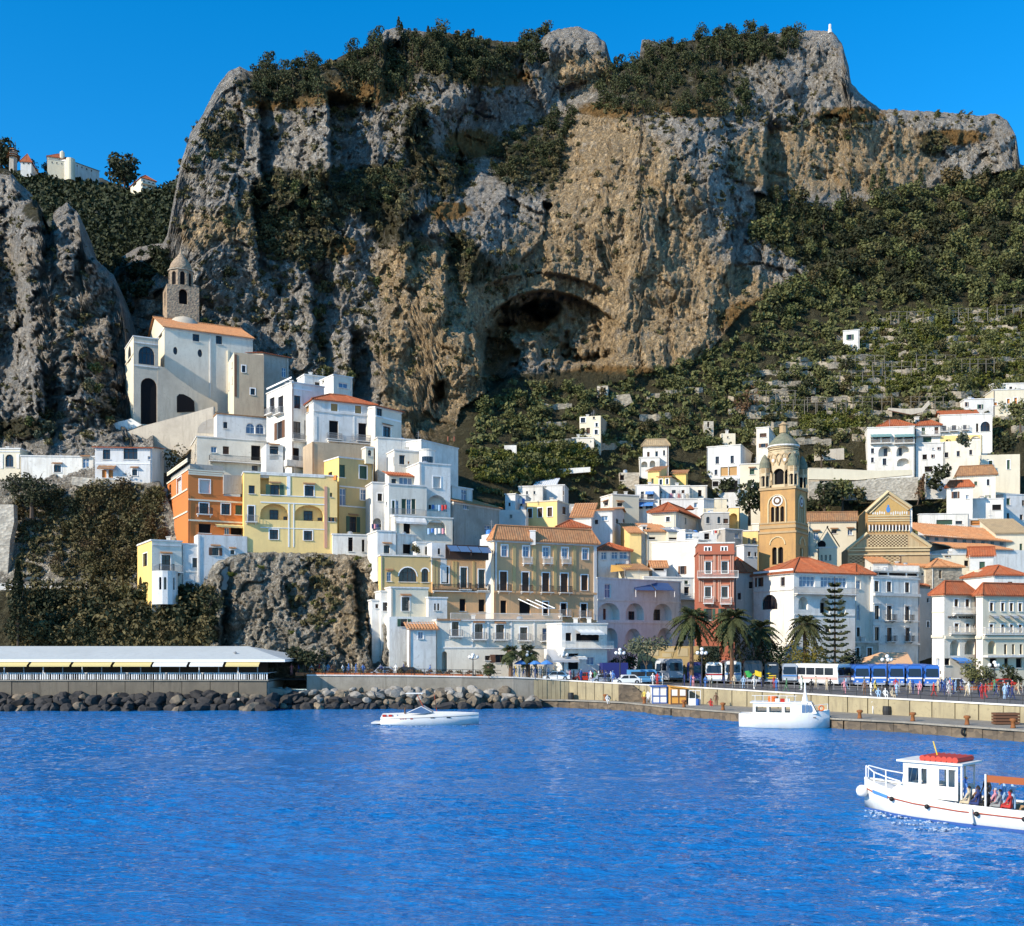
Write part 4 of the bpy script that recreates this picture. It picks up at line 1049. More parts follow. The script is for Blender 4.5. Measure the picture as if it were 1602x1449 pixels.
zt_,zb_=P(258,894,165.2)[2],P(258,946,165.2)[2]
for k in range(8):
 a=R(30)-math.pi+math.pi*k/8; a2=a+math.pi/8
 pa_,pb_=q0+r_*np.array((math.cos(a),math.sin(a),0)),q0+r_*np.array((math.cos(a2),math.sin(a2),0))
 d_=pb_-pa_; fw=np.linalg.norm(d_); fc=Face((pa_[0],pa_[1],zb_),math.atan2(d_[1],d_[0]),fw,zt_)
 wall_mesh(bay,fc,[(fw*.25,fw*.75,2.2,4.1,'A',.2)] if k in (2,3,5) else [])
bay.face(*[q0+np.array((0,0,zt_-q0[2]))+r_*np.array((math.cos(R(30)-math.pi+math.pi*k/8),math.sin(R(30)-math.pi+math.pi*k/8),0)) for k in range(9)])
bay.build('bay',M['white_old'],hH.root)
mb=MB(); mb.lathe((q0[0],q0[1],zb_),[(r_*.82,.5),(r_*.82,zt_-zb_-.3)],12); mb.build('bay_window',M['pane'],hH.root)
balc(hH,hH.front,240,282,895,2.2,'g')
hH2=H('0','white and grey villa wing with blue window beside the tower',285.5,333,852,942,168.5,25,col='white_old',win=[('D',873,888,301,309.5),('bT',909,927,290,301),('Ad',880,889,322,326),('d',922,927,321,326)],dep=6)
band(hH2,hH2.front,286,894,332,.25,.1,'white')
i0=H('6','pale blank white wall block stepping above the round turret',205,656,35,330,188,22,col='white',dep=9)
i0b=H('6','tall blank slab wall in blue shade at the end of the white flats',660,1046,62,660,188,55,col='white',dep=6)
for q in (935,1000): pil(i0b,i0b.front,q,q+8,20,70,.1,'red_brown','aerial_post')
i1=H('6','white flat with rounded corner turret and dark strip window',380,700,165,560,182,24,xl=300,col='white',win=[('d',215,312,432,490),('r',280,308,520,538)],wl=[('d',232,310,370,392)])
mb=MB(); tq=P(vx('6',722),vy('6',300),182.5); tr=84/6.675*182/F; z0,z1=P(vx('6',722),vy('6',480),182)[2],P(vx('6',722),vy('6',168),182)[2]
mb.lathe((tq[0],tq[1],z0),[(tr,0),(tr,z1-z0)],20); mb.lathe((tq[0],tq[1],z1+.003),[(tr+.12,0),(tr+.12,.18),(tr-.2,.2)],20); mb.build('turret',M['white'],i1.root)
mb=MB()
zz0,zz1=P(vx('6',722),vy('6',284),180)[2],P(vx('6',722),vy('6',214),180)[2]
for k in range(7):
 a,a2=R(-125+k*12),R(-125+k*12+11); rr=tr+.02
 mb.face(*[(tq[0]+rr*math.cos(q),tq[1]+rr*math.sin(q),z) for q,z in ((a,zz0),(a2,zz0),(a2,zz1),(a,zz1))])
mb.build('window',M['pane'],i1.root)
i4=H('6','white flat with deep washing loggia and grey shuttered window',642,966,300,850,177.5,26,col='white',win=[('wT',440,556,786,862),('AL',632,800,722,930)],dep=8)
i3=H('6','white flat with four tall dark green shutters and balcony',322,718,522,880,174,25,xl=278,col='white',win=[('gT',690,832,356,384),('b',690,832,388,426),('g',672,832,456,504),('b',676,832,508,556),('g',672,832,560,602)],wl=[('d',700,740,290,305)])
balc(i3,i3.front,335,700,838,.9,'g')
i2=H('6','white attic flat with red tile hood over double dark window',325,690,425,560,178,25,xl=282,col='white',win=[('d',462,510,350,400),('b',440,522,430,568)],roof='shed',rh=1.0,rm='tile_red',dep=6,cor=False)
i5=H('6','white flat with big arched terrace opening and plain doorway',382,988,852,1140,172.5,24,xl=340,col='white',win=[('o',908,1036,476,546),('ALT',886,1050,716,920)],dep=7)
awn(i5,i5.front,380,700,855,915,1.0,'white_old',name='canopy_slab')
i6=H('6','small white cube house with dark hooded window above ochre wall',202,396,1012,1262,168,22,col='white',win=[('d^',1156,1240,270,332)],dep=6)
i6b=H('6','blue shaded white house with wide doorway behind the terrace bush',402,610,1046,1262,170,46,col='white',win=[('o',1146,1246,470,556)],dep=6)
i6c=H('6','short white hut with narrow dark door on the terrace',610,772,1130,1262,169.5,24,col='white',win=[('o',1170,1255,702,736)],dep=4)
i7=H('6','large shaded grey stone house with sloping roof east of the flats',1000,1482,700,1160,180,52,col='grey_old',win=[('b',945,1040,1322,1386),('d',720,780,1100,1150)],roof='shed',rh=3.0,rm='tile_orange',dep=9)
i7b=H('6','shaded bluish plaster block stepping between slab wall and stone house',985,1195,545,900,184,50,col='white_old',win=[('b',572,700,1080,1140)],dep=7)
i9=H('6','narrow grey house in the gap beside the ochre tower house',152,282,505,1010,179,20,col='white_old',win=[('D',616,694,205,252),('AL',872,1000,152,246)],dep=6)
i8=H('6','low grey white hut with tiny arched window beside the glass panels',772,926,1128,1268,168,22,col='white_old',win=[('Ad',1186,1252,834,860)],dep=4,cor=False)
sp=thing('solar_canopy','dark pergola roof carrying four glass panels on the ochre palazzo terrace','pergola',P(vx('6',1150),vy('6',1250),167.5))
f_=Face(P(vx('6',930),vy('6',1160),166.5),R(24),1,0)
for k in range(4):
 xa,xb=932+k*110,1032+k*110
 (ua,za),(ub,_),(_,zb)=f_.hit(vx('6',xa),vy('6',1162+k*6)),f_.hit(vx('6',xb),vy('6',1162)),f_.hit(vx('6',xa),vy('6',1225+k*6))
 mb=MB(); mb.prism([f_.pt(ua,zb,-1.4),f_.pt(ub,zb,-1.4),f_.pt(ub,za,0),f_.pt(ua,za,0)],(0,0,.08)); mb.build('glass_panel',M['solar'],sp)
mb=MB(); ua,za=f_.hit(vx('6',925),vy('6',1160)); ub,zb=f_.hit(vx('6',1372),vy('6',1250))
for q in (ua,(ua+ub)/2,ub): mb.tube(f_.pt(q,zb-.4,-1.3),f_.pt(q,za-.6,-1.3),.06); mb.tube(f_.pt(q,za-1.0,-1.5),f_.pt(q,za-.05,.1),.05)
mb.tube(f_.pt(ua,za-.1,.05),f_.pt(ub,za-.1,.05),.06); mb.build('frame',M['wood_dark'],sp)
mb=MB(); mb.box(f_.pt(ua,zb-.9,.3),f_.u*(ub-ua),f_.i*.2,np.array((0,0,2.2))); mb.build('back_wall',M['wood_dark'],sp)
hJ=H('7','ochre house with wide glazed arch above the cream house',216,700,300,640,166,18,xl=192,col='ochre',cl='yellow',win=[('b^',452,540,272,316),('AD',410,545,386,555),('AD',420,548,600,666)])
hJ2=H('7','faded ochre wing with tall dark doors and stuccoed pilasters',702,1290,320,900,168,23,col='old_ochre',win=[('DT',402,560,786,856),('D_',410,618,968,1030),('DT_',430,626,1138,1200),('o',706,822,960,1016),('o',712,828,1140,1196)],dep=8)
for x in (705,735,890,915,1080,1255): pil(hJ2,hJ2.front,x,x+20,350,605,.08,'ochre')
band(hJ2,hJ2.front,705,605,1285,.3,.2,'old_ochre'); balc(hJ2,hJ2.front,700,1285,628,.7,'i')
H('7','square cream house with one tall surrounded window',312,664,604,900,163,22,xl=228,col='cream',cl='white',win=[('DT^',690,820,414,486)],parapet=.4)
k3=H('7','white plain house with dark window and tiny oculus',296,745,873,1140,161.5,20,col='white',win=[('D',896,968,404,466),('Ed',920,942,565,584)],dep=5,cor=False,parapet=.3)
H('7','narrow white house with tiled eave rounding down to the promenade',482,736,992,1420,159,20,xl=466,col='white',win=[('bT',1018,1084,568,616)],roof='shed',rh=1.0,dep=4,rm='tile_orange',cor=False)
H('7','little white stepped house with dark green window by the rock',218,308,640,900,164.5,20,col='white',win=[('d',740,820,234,294)],dep=4)
H('7','tiny white cabin with one small window perched on the cliff edge',132,226,724,900,165,18,col='white',win=[('d',756,794,165,192)],dep=3)
H('7','pale grey block with paired slit windows under a small terrace',666,842,700,920,164,22,col='white_old',win=[('o',750,815,720,737,750,768)],dep=5)
hL=H('8','long blue white lower palazzo with four balcony windows on the promenade',-318,772,955,1440,161,15,col='white',win=[('D=^',985,1115,15,85),('D=^',990,1118,200,270),('D=',1012,1125,410,474),('b=',1020,1130,605,700),('D=^',965,1090,-185,-125),('AL',1222,1400,-270,-225),('d',1260,1300,105,150),('d',1250,1320,196,290)],parapet=.9,dep=8)
for x in (-15,122,325,525,705): pil(hL,hL.front,x,x+14,960,1190,.12,'white_old')
band(hL,hL.front,-315,945,768,.3,.25,'tile_brown','terrace_edge'); balc(hL,hL.front,-200,770,945,.3,'l'); band(hL,hL.front,-310,1190,768,.2,.1,'white_old')
hM=H('8','big faded ochre palazzo with orange hipped roof and three window rows',182,1080,248,1000,170,26,xl=150,col='old_ochre',cl='cream',
  win=[('bT',296,394,250,300,435,490,610,665,775,828,955,1004),('sT_',526,696,234,296,428,486,604,664,765,826),('sT',556,690,944,1000),('o',778,890,240,292),('o',784,900,404,500),('oT',790,905,610,656),('oT=',802,912,765,816),('oT=',806,922,940,992)],
  roof='hip',ry=124,rm='tile_orange')
for x in (345,520,700,870): pil(hM,hM.front,x,x+28,300,690,.1,'ochre')
pil(hM,hM.front,1052,1076,260,950,.12,'white_old','quoin'); pil(hM,hM.front,186,206,260,690,.12,'white_old','quoin')
band(hM,hM.front,186,700,1076,.35,.15,'old_ochre'); band(hM,hM.front,186,258,1076,.3,.2,'white_old','cornice')
for xa,xb in ((428,505),(605,684),(768,846)): balc(hM,hM.front,xa,xb,452,.7,'l')
chimney(hM,520,175,.9,1.0)
hMt=H('8','small roof terrace with blue white balustrade on the palazzo corner',180,372,190,250,172.5,30,col='white',dep=4,sink=1.5,cor=False)
for k in range(10): pil(hMt,hMt.front,190+k*18,197+k*18,198,232,.06,'solar','baluster')
H('8','sunlit white gable wall beside the palazzo roof terrace',60,178,245,330,172,-30,col='white',dep=4,cor=False)
pg=thing('pergola','three slanting white beams over the palazzo first floor terrace','pergola',P(vx('8',540),vy('8',905),166))
for k in range(3):
 a_,b_=P(vx('8',396+k*75),vy('8',766+k*4),169.0),P(vx('8',570+k*72),vy('8',846-k*0),164.5+k*1.2)
 mb=MB(); mb.tube(a_,b_,.09,n=4); mb.build('beam',M['white_paint'],pg)
mb=MB(); mb.tube(P(vx('8',572),vy('8',846),164.4),P(vx('8',716),vy('8',848),167),.06,n=4); mb.build('cross_beam',M['white_paint'],pg)
hN=H('8','terrace restaurant with cream awning over a white balustrade and blue ground floor',775,1170,985,1420,158.5,20,col='white',win=[('o',1060,1135,808,858),('o',1066,1140,900,1100),('b',1270,1340,990,1060),('o',1240,1380,830,920)],dep=6)
awn(hN,hN.front,890,1100,1030,1062,2.0,'awn_white'); balc(hN,hN.front,776,1200,1190,1.2,'l'); awn(hN,hN.front,880,960,1255,1275,1.5,'awn_white')
aw=H('8','grey striped awning sheltering the cafe tables',645,880,1200,1440,160.2,15,col='white_old',dep=1.5,cor=False,name='cafe_front',cat='cafe')
awn(aw,aw.front,640,870,1212,1300,3.2,'awn_grey')
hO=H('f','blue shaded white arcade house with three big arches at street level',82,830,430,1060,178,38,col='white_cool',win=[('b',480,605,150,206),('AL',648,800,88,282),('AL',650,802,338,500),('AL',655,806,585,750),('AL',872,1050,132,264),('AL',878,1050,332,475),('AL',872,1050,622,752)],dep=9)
for a in ((362,725,410,800),(475,738,498,770),(582,710,640,806),(725,755,746,782),(135,700,155,800)): loggia_window(hO,hO.front,*a)
band(hO,hO.front,84,620,826,.25,.12,'white_old'); band(hO,hO.front,84,820,826,.25,.12,'white_old')
cp=thing('glass_canopy','blue glazed canopy over the arcade roof terrace','canopy',P(vx('f',560),vy('f',580),171))
fcn=Face(P(vx('f',385),vy('f',580),184),R(22),1,0)
for k in range(2):
 xa,xb=(388,560) if k==0 else (572,730)
 (ua,z1),(ub,_),(_,z0)=fcn.hit(vx('f',xa),vy('f',468)),fcn.hit(vx('f',xb),vy('f',470)),fcn.hit(vx('f',xa),vy('f',540))
 mb=MB(); mb.prism([fcn.pt(ua,z0,-1.6),fcn.pt(ub,z0,-1.6),fcn.pt(ub,z1,.6),fcn.pt(ua,z1,.6)],(0,0,.07)); mb.build('glass_panel',M['canopy_glass'],cp)
mb=MB()
for x in (390,565,735): u_,z_=fcn.hit(vx('f',x),vy('f',600)); mb.tube(fcn.pt(u_,z_,-1.5),fcn.pt(u_,z0,-1.5),.06)
mb.build('post',M['white_paint'],cp)
hO2=H('f','white terrace house with shuttered windows between arcade and red palazzo',500,978,420,680,193,15,col='white',win=[('d',505,580,860,905),('d',448,480,862,896),('d',500,572,765,800),('d',440,466,555,600)],dep=6)
balc(hO2,hO2.front,400,970,610,1.4,'l')
hQ=H('f','red brown palazzo with two tiers of columned windows and white balconies',985,1310,198,820,172,-6,col='red_brown',win=[('DT',282,384,1050,1100,1196,1250),('DT',506,606,1046,1100,1196,1250),('D',700,800,1060,1110,1190,1240)],cormat='red_brown',dep=9,parapet=.3)
hQ2=H('f',None,988,1308,118,196,172.4,-6,col='red_brown',win=[('D',150,184,1046,1064,1076,1096,1194,1212,1224,1242)],par=hQ,sink=0,pname='attic',cormat='white_old',dep=8)
balc(hQ,hQ.front,975,1345,420,.9,'l'); balc(hQ,hQ.front,1030,1125,650,.8,'l'); balc(hQ,hQ.front,1180,1280,655,.8,'l')
for x in (990,1008,1025,1118,1130,1162,1178,1270,1292): pil(hQ,hQ.front,x,x+11,215,375,.12,'pink'); pil(hQ,hQ.front,x,x+11,440,640,.12,'pink')
band(hQ,hQ.front,986,205,1308,.45,.35,'red_brown','cornice'); band(hQ,hQ.front,986,438,1308,.3,.2,'red_brown')
for xa in (1040,1186): band(hQ,hQ.front,xa,268,xa+74,.2,.2,'pink','lintel'); band(hQ,hQ.front,xa,490,xa+74,.2,.2,'pink','lintel')
hP=H('f','huge blank sunlit white wall block behind the red palazzo',500,985,118,440,201,-34,col='white',dep=9,win=[('d',318,392,826,862)])
H('f','little white gabled loggia with orange tile roof on the white block',575,702,332,420,195,0,col='white',win=[('o',335,362,590,680)],roof='gable',rh=1.2,rm='tile_orange',dep=4,cor=False)
H('f','white penthouse with glass doors on the red palazzo roof',868,1290,18,120,198,0,col='white',win=[('b',25,75,872,940),('o',20,80,1040,1085),('o',20,80,1180,1230)],dep=5,cor=False)
H('f','bright white stair tower above the blank wall block',795,868,5,125,199,-34,col='white',dep=4)
H('f','small white house with shallow red roof and three windows beside the palazzo',92,378,178,345,197,12,col='white',win=[('d',192,260,118,166),('b',190,256,210,266),('b',190,256,282,352)],roof='hip',rh=1.6,rm='tile_red',dep=7,cor=False)
t_=thing('awning','orange ochre canvas awning over a small roof terrace','awning',P(vx('f',280),vy('f',360),193))
mb=MB(); mb.prism([P(vx('f',200),vy('f',375),192),P(vx('f',330),vy('f',360),192),P(vx('f',400),vy('f',320),196),P(vx('f',205),vy('f',310),196)],(0,0,.06)); mb.build('canvas',M['awn_ochre'],t_)
H('f','cream yellow narrow house with green shutter behind the small red roof',378,505,110,330,203,-20,col='pale_yellow',win=[('g',155,232,470,500)],dep=6)
H('f','low brown tiled shed roof below the ochre awning',330,545,352,440,193,10,col='cream',roof='shed',rh=1.5,rm='tile_brown',dep=5,cor=False)
H('f','red tiled lean-to house between the red palazzo and the white hotel',1312,1500,375,700,180,25,col='grey',roof='hip',rh=2.6,rm='tile_red',dep=8,win=[('d',460,520,1440,1475),('d',560,620,1340,1370)],cor=False)
H('f','small grey house with white cornice left of the bell tower',1395,1515,135,330,192,20,xl=1330,col='grey',cl='white',win=[('d',190,232,1430,1458),('d',195,235,1490,1510)],dep=5)
hR=H('g','white corner hotel with red hipped roof and arched openings',437,950,190,960,171,24,xl=100,col='white',win=[('b',222,312,482,614),('b',230,316,662,880),('ALT',395,500,476,556),('ALT',402,530,655,738),('ALT',410,540,800,870),('d',570,600,520,560),('d',640,690,700,740)],
  wl=[('d',235,310,132,166),('d',230,304,325,362),('AdT',375,500,168,300)],roof='hip',ry=62,rm='tile_red')
loggia_window(hR,hR.front,500,410,555,500,'b'); loggia_window(hR,hR.front,658,445,708,532,'o')
balc(hR,hR.front,440,945,364,.9,'g'); band(hR,hR.front,440,200,946,.3,.12); band(hR,hR.left,104,196,434,.3,.12); band(hR,hR.left,104,352,434,.25,.15,'white_old'); band(hR,hR.front,440,545,946,.2,.1,'white_old')
hR2=H('g','recessed white hotel wing with short red roof',955,1098,205,960,187,28,col='white',win=[('b',258,330,958,996),('D',462,590,962,990),('D',650,760,962,990)],roof='hip',ry=120,rm='tile_red',dep=7)
hS=H('g','white palazzo front half covered by blue shadow with tall green windows',1100,1488,236,960,188,30,col='white',win=[('DT',262,350,1110,1146),('DT',268,352,1214,1252,1366,1402),('DT',468,582,1112,1150),('DT_',470,590,1214,1254,1366,1404),('DT',648,760,1112,1152),('DT_',652,766,1214,1256,1368,1406)],dep=9)
band(hS,hS.front,1102,372,1486,.5,.4,'white_old','cornice'); band(hS,hS.front,1102,596,1486,.25,.12,'white_old'); band(hS,hS.front,1102,790,1486,.3,.2,'white_old')
for x in (1205,1358,1100): band(hS,hS.front,x,450+(x-1100)*.05,x+60,.18,.2,'white_old','lintel'); band(hS,hS.front,x,632+(x-1100)*.04,x+60,.18,.2,'white_old','lintel')
hS2=H('g','stone balustraded roof attic on the blue shaded palazzo',1092,1480,172,236,192,22,col='white_old',win=[('o',190,214,1112,1222,1232,1374,1384,1470)],dep=5,sink=.5,cor=False)
balc(hS2,hS2.front,1092,1478,170,.3,'l')
H('g','low cream stone annex with railed terrace in front of the palazzo',946,1146,778,940,181,22,col='rubble_pale',win=[('D',820,892,1050,1090),('D',820,890,958,985)],dep=4)
tn=thing('canopy_tent','salmon coloured tent canopy behind the blue coaches','tent',P(vx('g',1250),vy('g',945),170))
mb=MB(); A_,B_,C_,D_=P(vx('g',1072),vy('g',946),166),P(vx('g',1432),vy('g',946),166),P(vx('g',1385),vy('g',858),171),P(vx('g',1160),vy('g',858),171)
for q in range(8):
 f0,f1=q/8,(q+1)/8
 mb.face(A_+(B_-A_)*f0,A_+(B_-A_)*f1,D_+(C_-D_)*f1,D_+(C_-D_)*f0); mb.face(A_+(B_-A_)*f0-np.array((0,0,.5)),A_+(B_-A_)*f1-np.array((0,0,.5)),A_+(B_-A_)*f1,A_+(B_-A_)*f0)
for a_,d_ in ((A_,D_),(B_,C_)): mb.face(a_,d_,a_+np.array((0,9.,0)))
mb.face(D_,C_,B_+np.array((0,9.,0)),A_+np.array((0,9.,0)))
mb.build('canvas',M['awn_salmon'],tn); mb=MB()
for q in (A_,B_): mb.tube(q+np.array((0,.1,0)),(q[0],q[1]+.1,3),.06)
mb.build('post',M['rail_grey'],tn)
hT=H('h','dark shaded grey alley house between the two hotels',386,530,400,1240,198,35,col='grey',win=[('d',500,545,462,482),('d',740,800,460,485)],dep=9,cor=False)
H('h','short red tile roof strip above the shaded alley',384,640,372,480,200,20,col='grey_old',roof='shed',rh=2.2,rm='tile_red',dep=8,cor=False)
hU=H('h','cream hotel with dark lettering and arched ground floor loggias',640,968,462,1260,164,22,xl=515,col='white',win=[('sT',510,596,745,786,860,902),('sT',760,846,747,790,862,902),('d',774,806,936,952),('AL',930,1092,700,800),('AL',930,1080,850,1020),('o',1120,1190,620,700)],wl=[('b',1122,1200,556,592)],roof='hip',ry=330,rm='tile_red',cormat='cream')
band(hU,hU.front,642,905,964,.4,.25,'cream'); band(hU,hU.left,517,645,638,.2,.1,'cream'); band(hU,hU.left,517,895,638,.4,.25,'cream'); balc(hU,hU.front,722,950,655,.8,'l'); awn(hU,hU.front,700,850,1112,1150,1.8,'awn_blue'); balc(hU,hU.front,690,960,862,.5,'l')
fc=hU.front; ua,z_=fc.hit(vx('h',676),vy('h',708)); ub,z2_=fc.hit(vx('h',936),vy('h',686))
fcv=bpy.data.curves.new('lettering','FONT'); fcv.body='HOTEL  RESIDENCE'; fcv.extrude=.05; fcv.size=1.0
lo=bpy.data.objects.new('lettering',fcv); C.objects.link(lo)
fcv.materials.append(M['wood_dark']); bpy.context.view_layer.update()
wx_=lo.dimensions.x or 8.0
lme=bpy.data.meshes.new_from_object(lo.evaluated_get(bpy.context.evaluated_depsgraph_get())); bpy.data.objects.remove(lo)
lo=bpy.data.objects.new('lettering',lme); C.objects.link(lo); lo.parent=hU.root
sx_=(ub-ua)/wx_; lo.location=fc.pt(ua,z_,-.07)-wbase(hU.root); lo.rotation_euler=(R(90),0,fc.ang); lo.scale=(sx_,(z2_-z_)/.72,1)
hU2=H('h','long cream hotel wing with two rows of brown shutters at the frame edge',1036,1570,470,1260,163,20,xl=972,col='cream',cl='white',win=[('sT',546,632,1110,1146,1226,1260,1316,1350,1406,1440,1496,1530),('sT',770,856,1108,1146,1226,1260,1316,1350,1406,1440,1496,1530),('AL',940,1075,1090,1172),('o',975,1080,1258,1286,1340,1366,1420,1446),('o',1120,1220,1110,1180,1260,1300,1380,1440)],roof='hip',ry=350,rm='tile_red',cormat='cream')
band(hU2,hU2.front,1038,905,1566,.4,.3,'cream'); band(hU2,hU2.left,974,905,1032,.4,.3,'cream'); balc(hU2,hU2.front,1040,1560,868,.5,'l'); band(hU2,hU2.front,1040,1100,1566,.3,1.0,'white_old')
for x in (1110,1222,1312,1402): awn(hU2,hU2.front,x-8,x+46,672,690,1.0,'awn_grey'); band(hU2,hU2.front,x-6,522,x+44,.16,.15,'cream','lintel'); band(hU2,hU2.front,x-6,742,x+44,.16,.15,'cream','lintel')
H('h','ruinous dark stone house with pyramid tile roof behind the cream hotel',512,822,178,420,200,10,col='rubble',win=[('o',215,300,588,612),('d',250,270,840,860)],roof='hip',ry=96,rm='tile_orange',dep=9,cor=False)
H('h','low cream house with pale tile slope beside the ruinous stone house',180,512,178,330,202,0,col='cream',win=[('d',240,265,405,425)],roof='shed',rh=3.2,rm='tile_orange',dep=9,cor=False)
H('h','cream flat roofed wall block below the cathedral aisle',182,475,62,200,204,0,col='cream',win=[('o',98,124,338,366)],dep=6,parapet=.3)
H('h','long cream terrace house with dark doorway below the cathedral roof',482,908,55,260,205,0,col='cream',win=[('o',112,172,846,890),('d',62,78,660,690)],dep=6)
v1=H('h','white gabled house with red roof and stacked windows near the frame edge',908,1146,68,300,203,-12,xr=1400,col='white',cr='white_old',wr=[('d',10,84,1250,1280),('d',130,215,1156,1186),('d',106,156,1316,1346),('d',112,180,1396,1424)],roof='gable',ry=-20,rm='tile_red',cor=False)
H('h','white round cornered house under a domed red tile roof',1150,1460,262,420,186,10,col='white',roof='hip',ry=164,rm='tile_red',dep=9,cor=False)
H('h','little cream stone hut with dark window above the red roofs',990,1145,205,330,192,0,col='cream',win=[('d',230,280,1040,1062)],dep=5,cor=False)
cY=205.0
def cathedral():
 f0=Face(P(vx('d',310),vy('d',570),cY),R(-6),1,0)
 hp=lambda x,y,d=0.0: f0.pt(*f0.hit(vx('d',x),vy('d',y)),d)
 root=thing('cathedral','cathedral with golden mosaic gable and striped lower facade','cathedral',hp(610,570,8))
 mb=MB(); mb.prism([hp(310,470),hp(310,640),hp(912,640),hp(912,440),hp(765,350),hp(458,352)],f0.i*6); mb.build('lower_facade',M['gold2'],root)
 mb=MB(); mb.prism([hp(458,352),hp(765,350),hp(765,160),hp(608,48),hp(458,186)],f0.i*9); mb.build('gable_wall',M['gold'],root)
 fr=MB()
 for a,b_ in (((440,195),(606,44)),((606,44),(775,160)),((300,472),(452,350)),((772,346),(920,446))): fr.tube(hp(*a,-.3),hp(*b_,-.3),.32,n=4)
 fr.build('raking_cornice',M['gold_pale'],root)
 tr=MB()
 for a,b_ in (((470,205),(606,74)),((606,74),(755,176))): tr.tube(hp(*a,-.1),hp(*b_,-.1),.2,n=4)
 tr.build('inner_cornice',M['gold_pale'],root)
 mo=MB(); mo.face(*[hp(x,y,-.05) for x,y in ((475,222),(752,218),(744,178),(606,84),(490,200))]); mo.build('mosaic',M['gold3'],root)
 fg=MB()
 for (x,y,rx,ry) in ((606,175,15,22),(606,148,7,9)): fg.face(*[hp(x+rx*math.cos(t),y+ry*math.sin(t),-.09) for t in [k*.524 for k in range(12)]])
 fg.build('seated_figure',M['awn_blue'],root)
 wf=MB(); rr=random.Random(4)
 for k in range(16):
  x=495+k*16.5
  if abs(x-606)<16: continue
  y=205-rr.random()*8; h_=12+rr.random()*8
  wf.face(*[hp(x+5.5*math.cos(t),y+h_*math.sin(t)*.8,-.08) for t in [q*.785 for q in range(8)]])
 wf.build('standing_figures',M['white_old'],root)
 for k in range(12):
  x=470+k*24.5; mb=MB()
  pts=[(x,330),(x,295)]+[(x+8-8*math.cos(math.pi*q/5),295-14*math.sin(math.pi*q/5)) for q in range(1,5)]+[(x+16,295),(x+16,330)]
  mb.face(*[hp(*p,-.06) for p in pts]); mb.build('arch',M['dark_brown'],root)
 col=MB()
 for k in range(13): col.tube(hp(466+k*24.5,332,-.3),hp(466+k*24.5,290,-.3),.13,n=6)
 col.build('colonnade',M['white_old'],root)
 b_=MB()
 for y in (228,246,262,338): b_.box(hp(458,y,-.12),f0.u*(np.linalg.norm(hp(765,y)-hp(458,y))),f0.i*.11,(0,0,.22))
 for y in (462,482,512): b_.box(hp(312,y,-.3),f0.u*(np.linalg.norm(hp(910,y)-hp(312,y))),f0.i*.29,(0,0,.25))
 b_.build('string_course',M['gold_pale'],root)
 ck=MB(); cw=MB()
 for r_ in range(8):
  for c_ in range(22):
   x,y=462+c_*13.0,362+r_*10.5
   (ck if (r_+c_) % 2 else cw).face(hp(x,y+10,-.05),hp(x+12.5,y+10,-.05),hp(x+12.5,y,-.05),hp(x,y,-.05))
 for r_ in range(5):
  for c_ in range(20):
   x,y=325+c_*19,518+r_*11
   if y<570 and x<700: (ck if (r_+c_) % 2 else cw).face(hp(x,y+5,-.05),hp(x+14,y+5,-.05),hp(x+14,y,-.05),hp(x,y,-.05))
 for k in range(7):
  for s0,s1 in ((380,455),(765,850)):
   x=s0+k*10; yb_=452; yt_=372+abs(x-(455 if s0<400 else 765))*.75
   cw.face(hp(x,yb_,-.04),hp(x+5,yb_,-.04),hp(x+5,yt_,-.04),hp(x,yt_,-.04))
 ck.build('dark_inlay',M['dark_brown'],root); cw.build('pale_inlay',M['gold_pale'],root)
 sd=MB(); sd.prism([hp(765,640,3),hp(765,160,3),hp(765,160,12),hp(765,640,12)],f0.u*.6)
 nY=217.
 n0=Face(P(vx('d',835),vy('d',440),nY),R(14),1,0); nh=lambda x,y,d=0.0: n0.pt(*n0.hit(vx('d',x),vy('d',y)),d)
 cl=MB(); cl.prism([nh(800,640),nh(1500,640),nh(1500,400),nh(800,360)],n0.i*9); cl.build('clerestory',M['grey_old'],root)
 for k in range(9):
  mb=MB(); x=880+k*68; mb.face(*[nh(x+a,y+k*5,-.05) for a,y in ((0,398),(26,398),(26,376),(0,374))]); mb.build('window',M['pane'],root)
 rf=MB(); e0,e1=nh(850,362,-.8),nh(1505,412,-.8); t0=P(vx('d',835),vy('d',262),nY+7)
 ribbed(rf,e0,e1,n0.i,max(1.5,t0[2]-e0[2]),8,0,0,.5,.12); rf.build('roof',M['tile_orange'],root)
 ai=MB(); e0,e1=nh(900,480,-8),nh(1330,492,-8); ribbed(ai,e0,e1,n0.i,nh(900,400)[2]-e0[2]-.4,7.8,0,0,.5,.12); ai.build('aisle_roof',M['tile_orange'],root)
 aw_=MB(); aw_.box(nh(900,480,-7.5)-np.array((0,0,8)),n0.u*17,n0.i*7,(0,0,7.9)); aw_.build('aisle_wall',M['white'],root)
 ub=MB(); ub.prism([hp(765,352,.2),hp(765,165,.2),hp(765,165,12),hp(765,352,12)],f0.u*.5); ub.build('side_wall',M['white'],root)
plaster('gold2',(.44,.31,.17),1.0,(.27,.19,.11)); plaster('gold_pale',(.58,.46,.27),.6); plaster('gold3',(.50,.32,.12),.5); plain('dark_brown',(.10,.055,.03),.8)
cathedral()
xn=H('d','long white chapter house with brown tile roof beside the cathedral',26,372,262,470,222,-6,xr=455,col='cream',cr='white_old',win=[('b^',340,392,60,96),('d^',325,350,190,230),('b^',320,362,310,346)],roof='gable',ry=200,rm='tile_brown')
cpel=H('d','small cream chapel with oculus and three little arches',92,232,448,590,203,-14,xr=330,col='cream',win=[('Ad',506,550,112,126,142,158,174,190)],roof='gable',rh=3.6,rm='tile_brown',ridge='v',wr=[('d',510,560,268,285)])
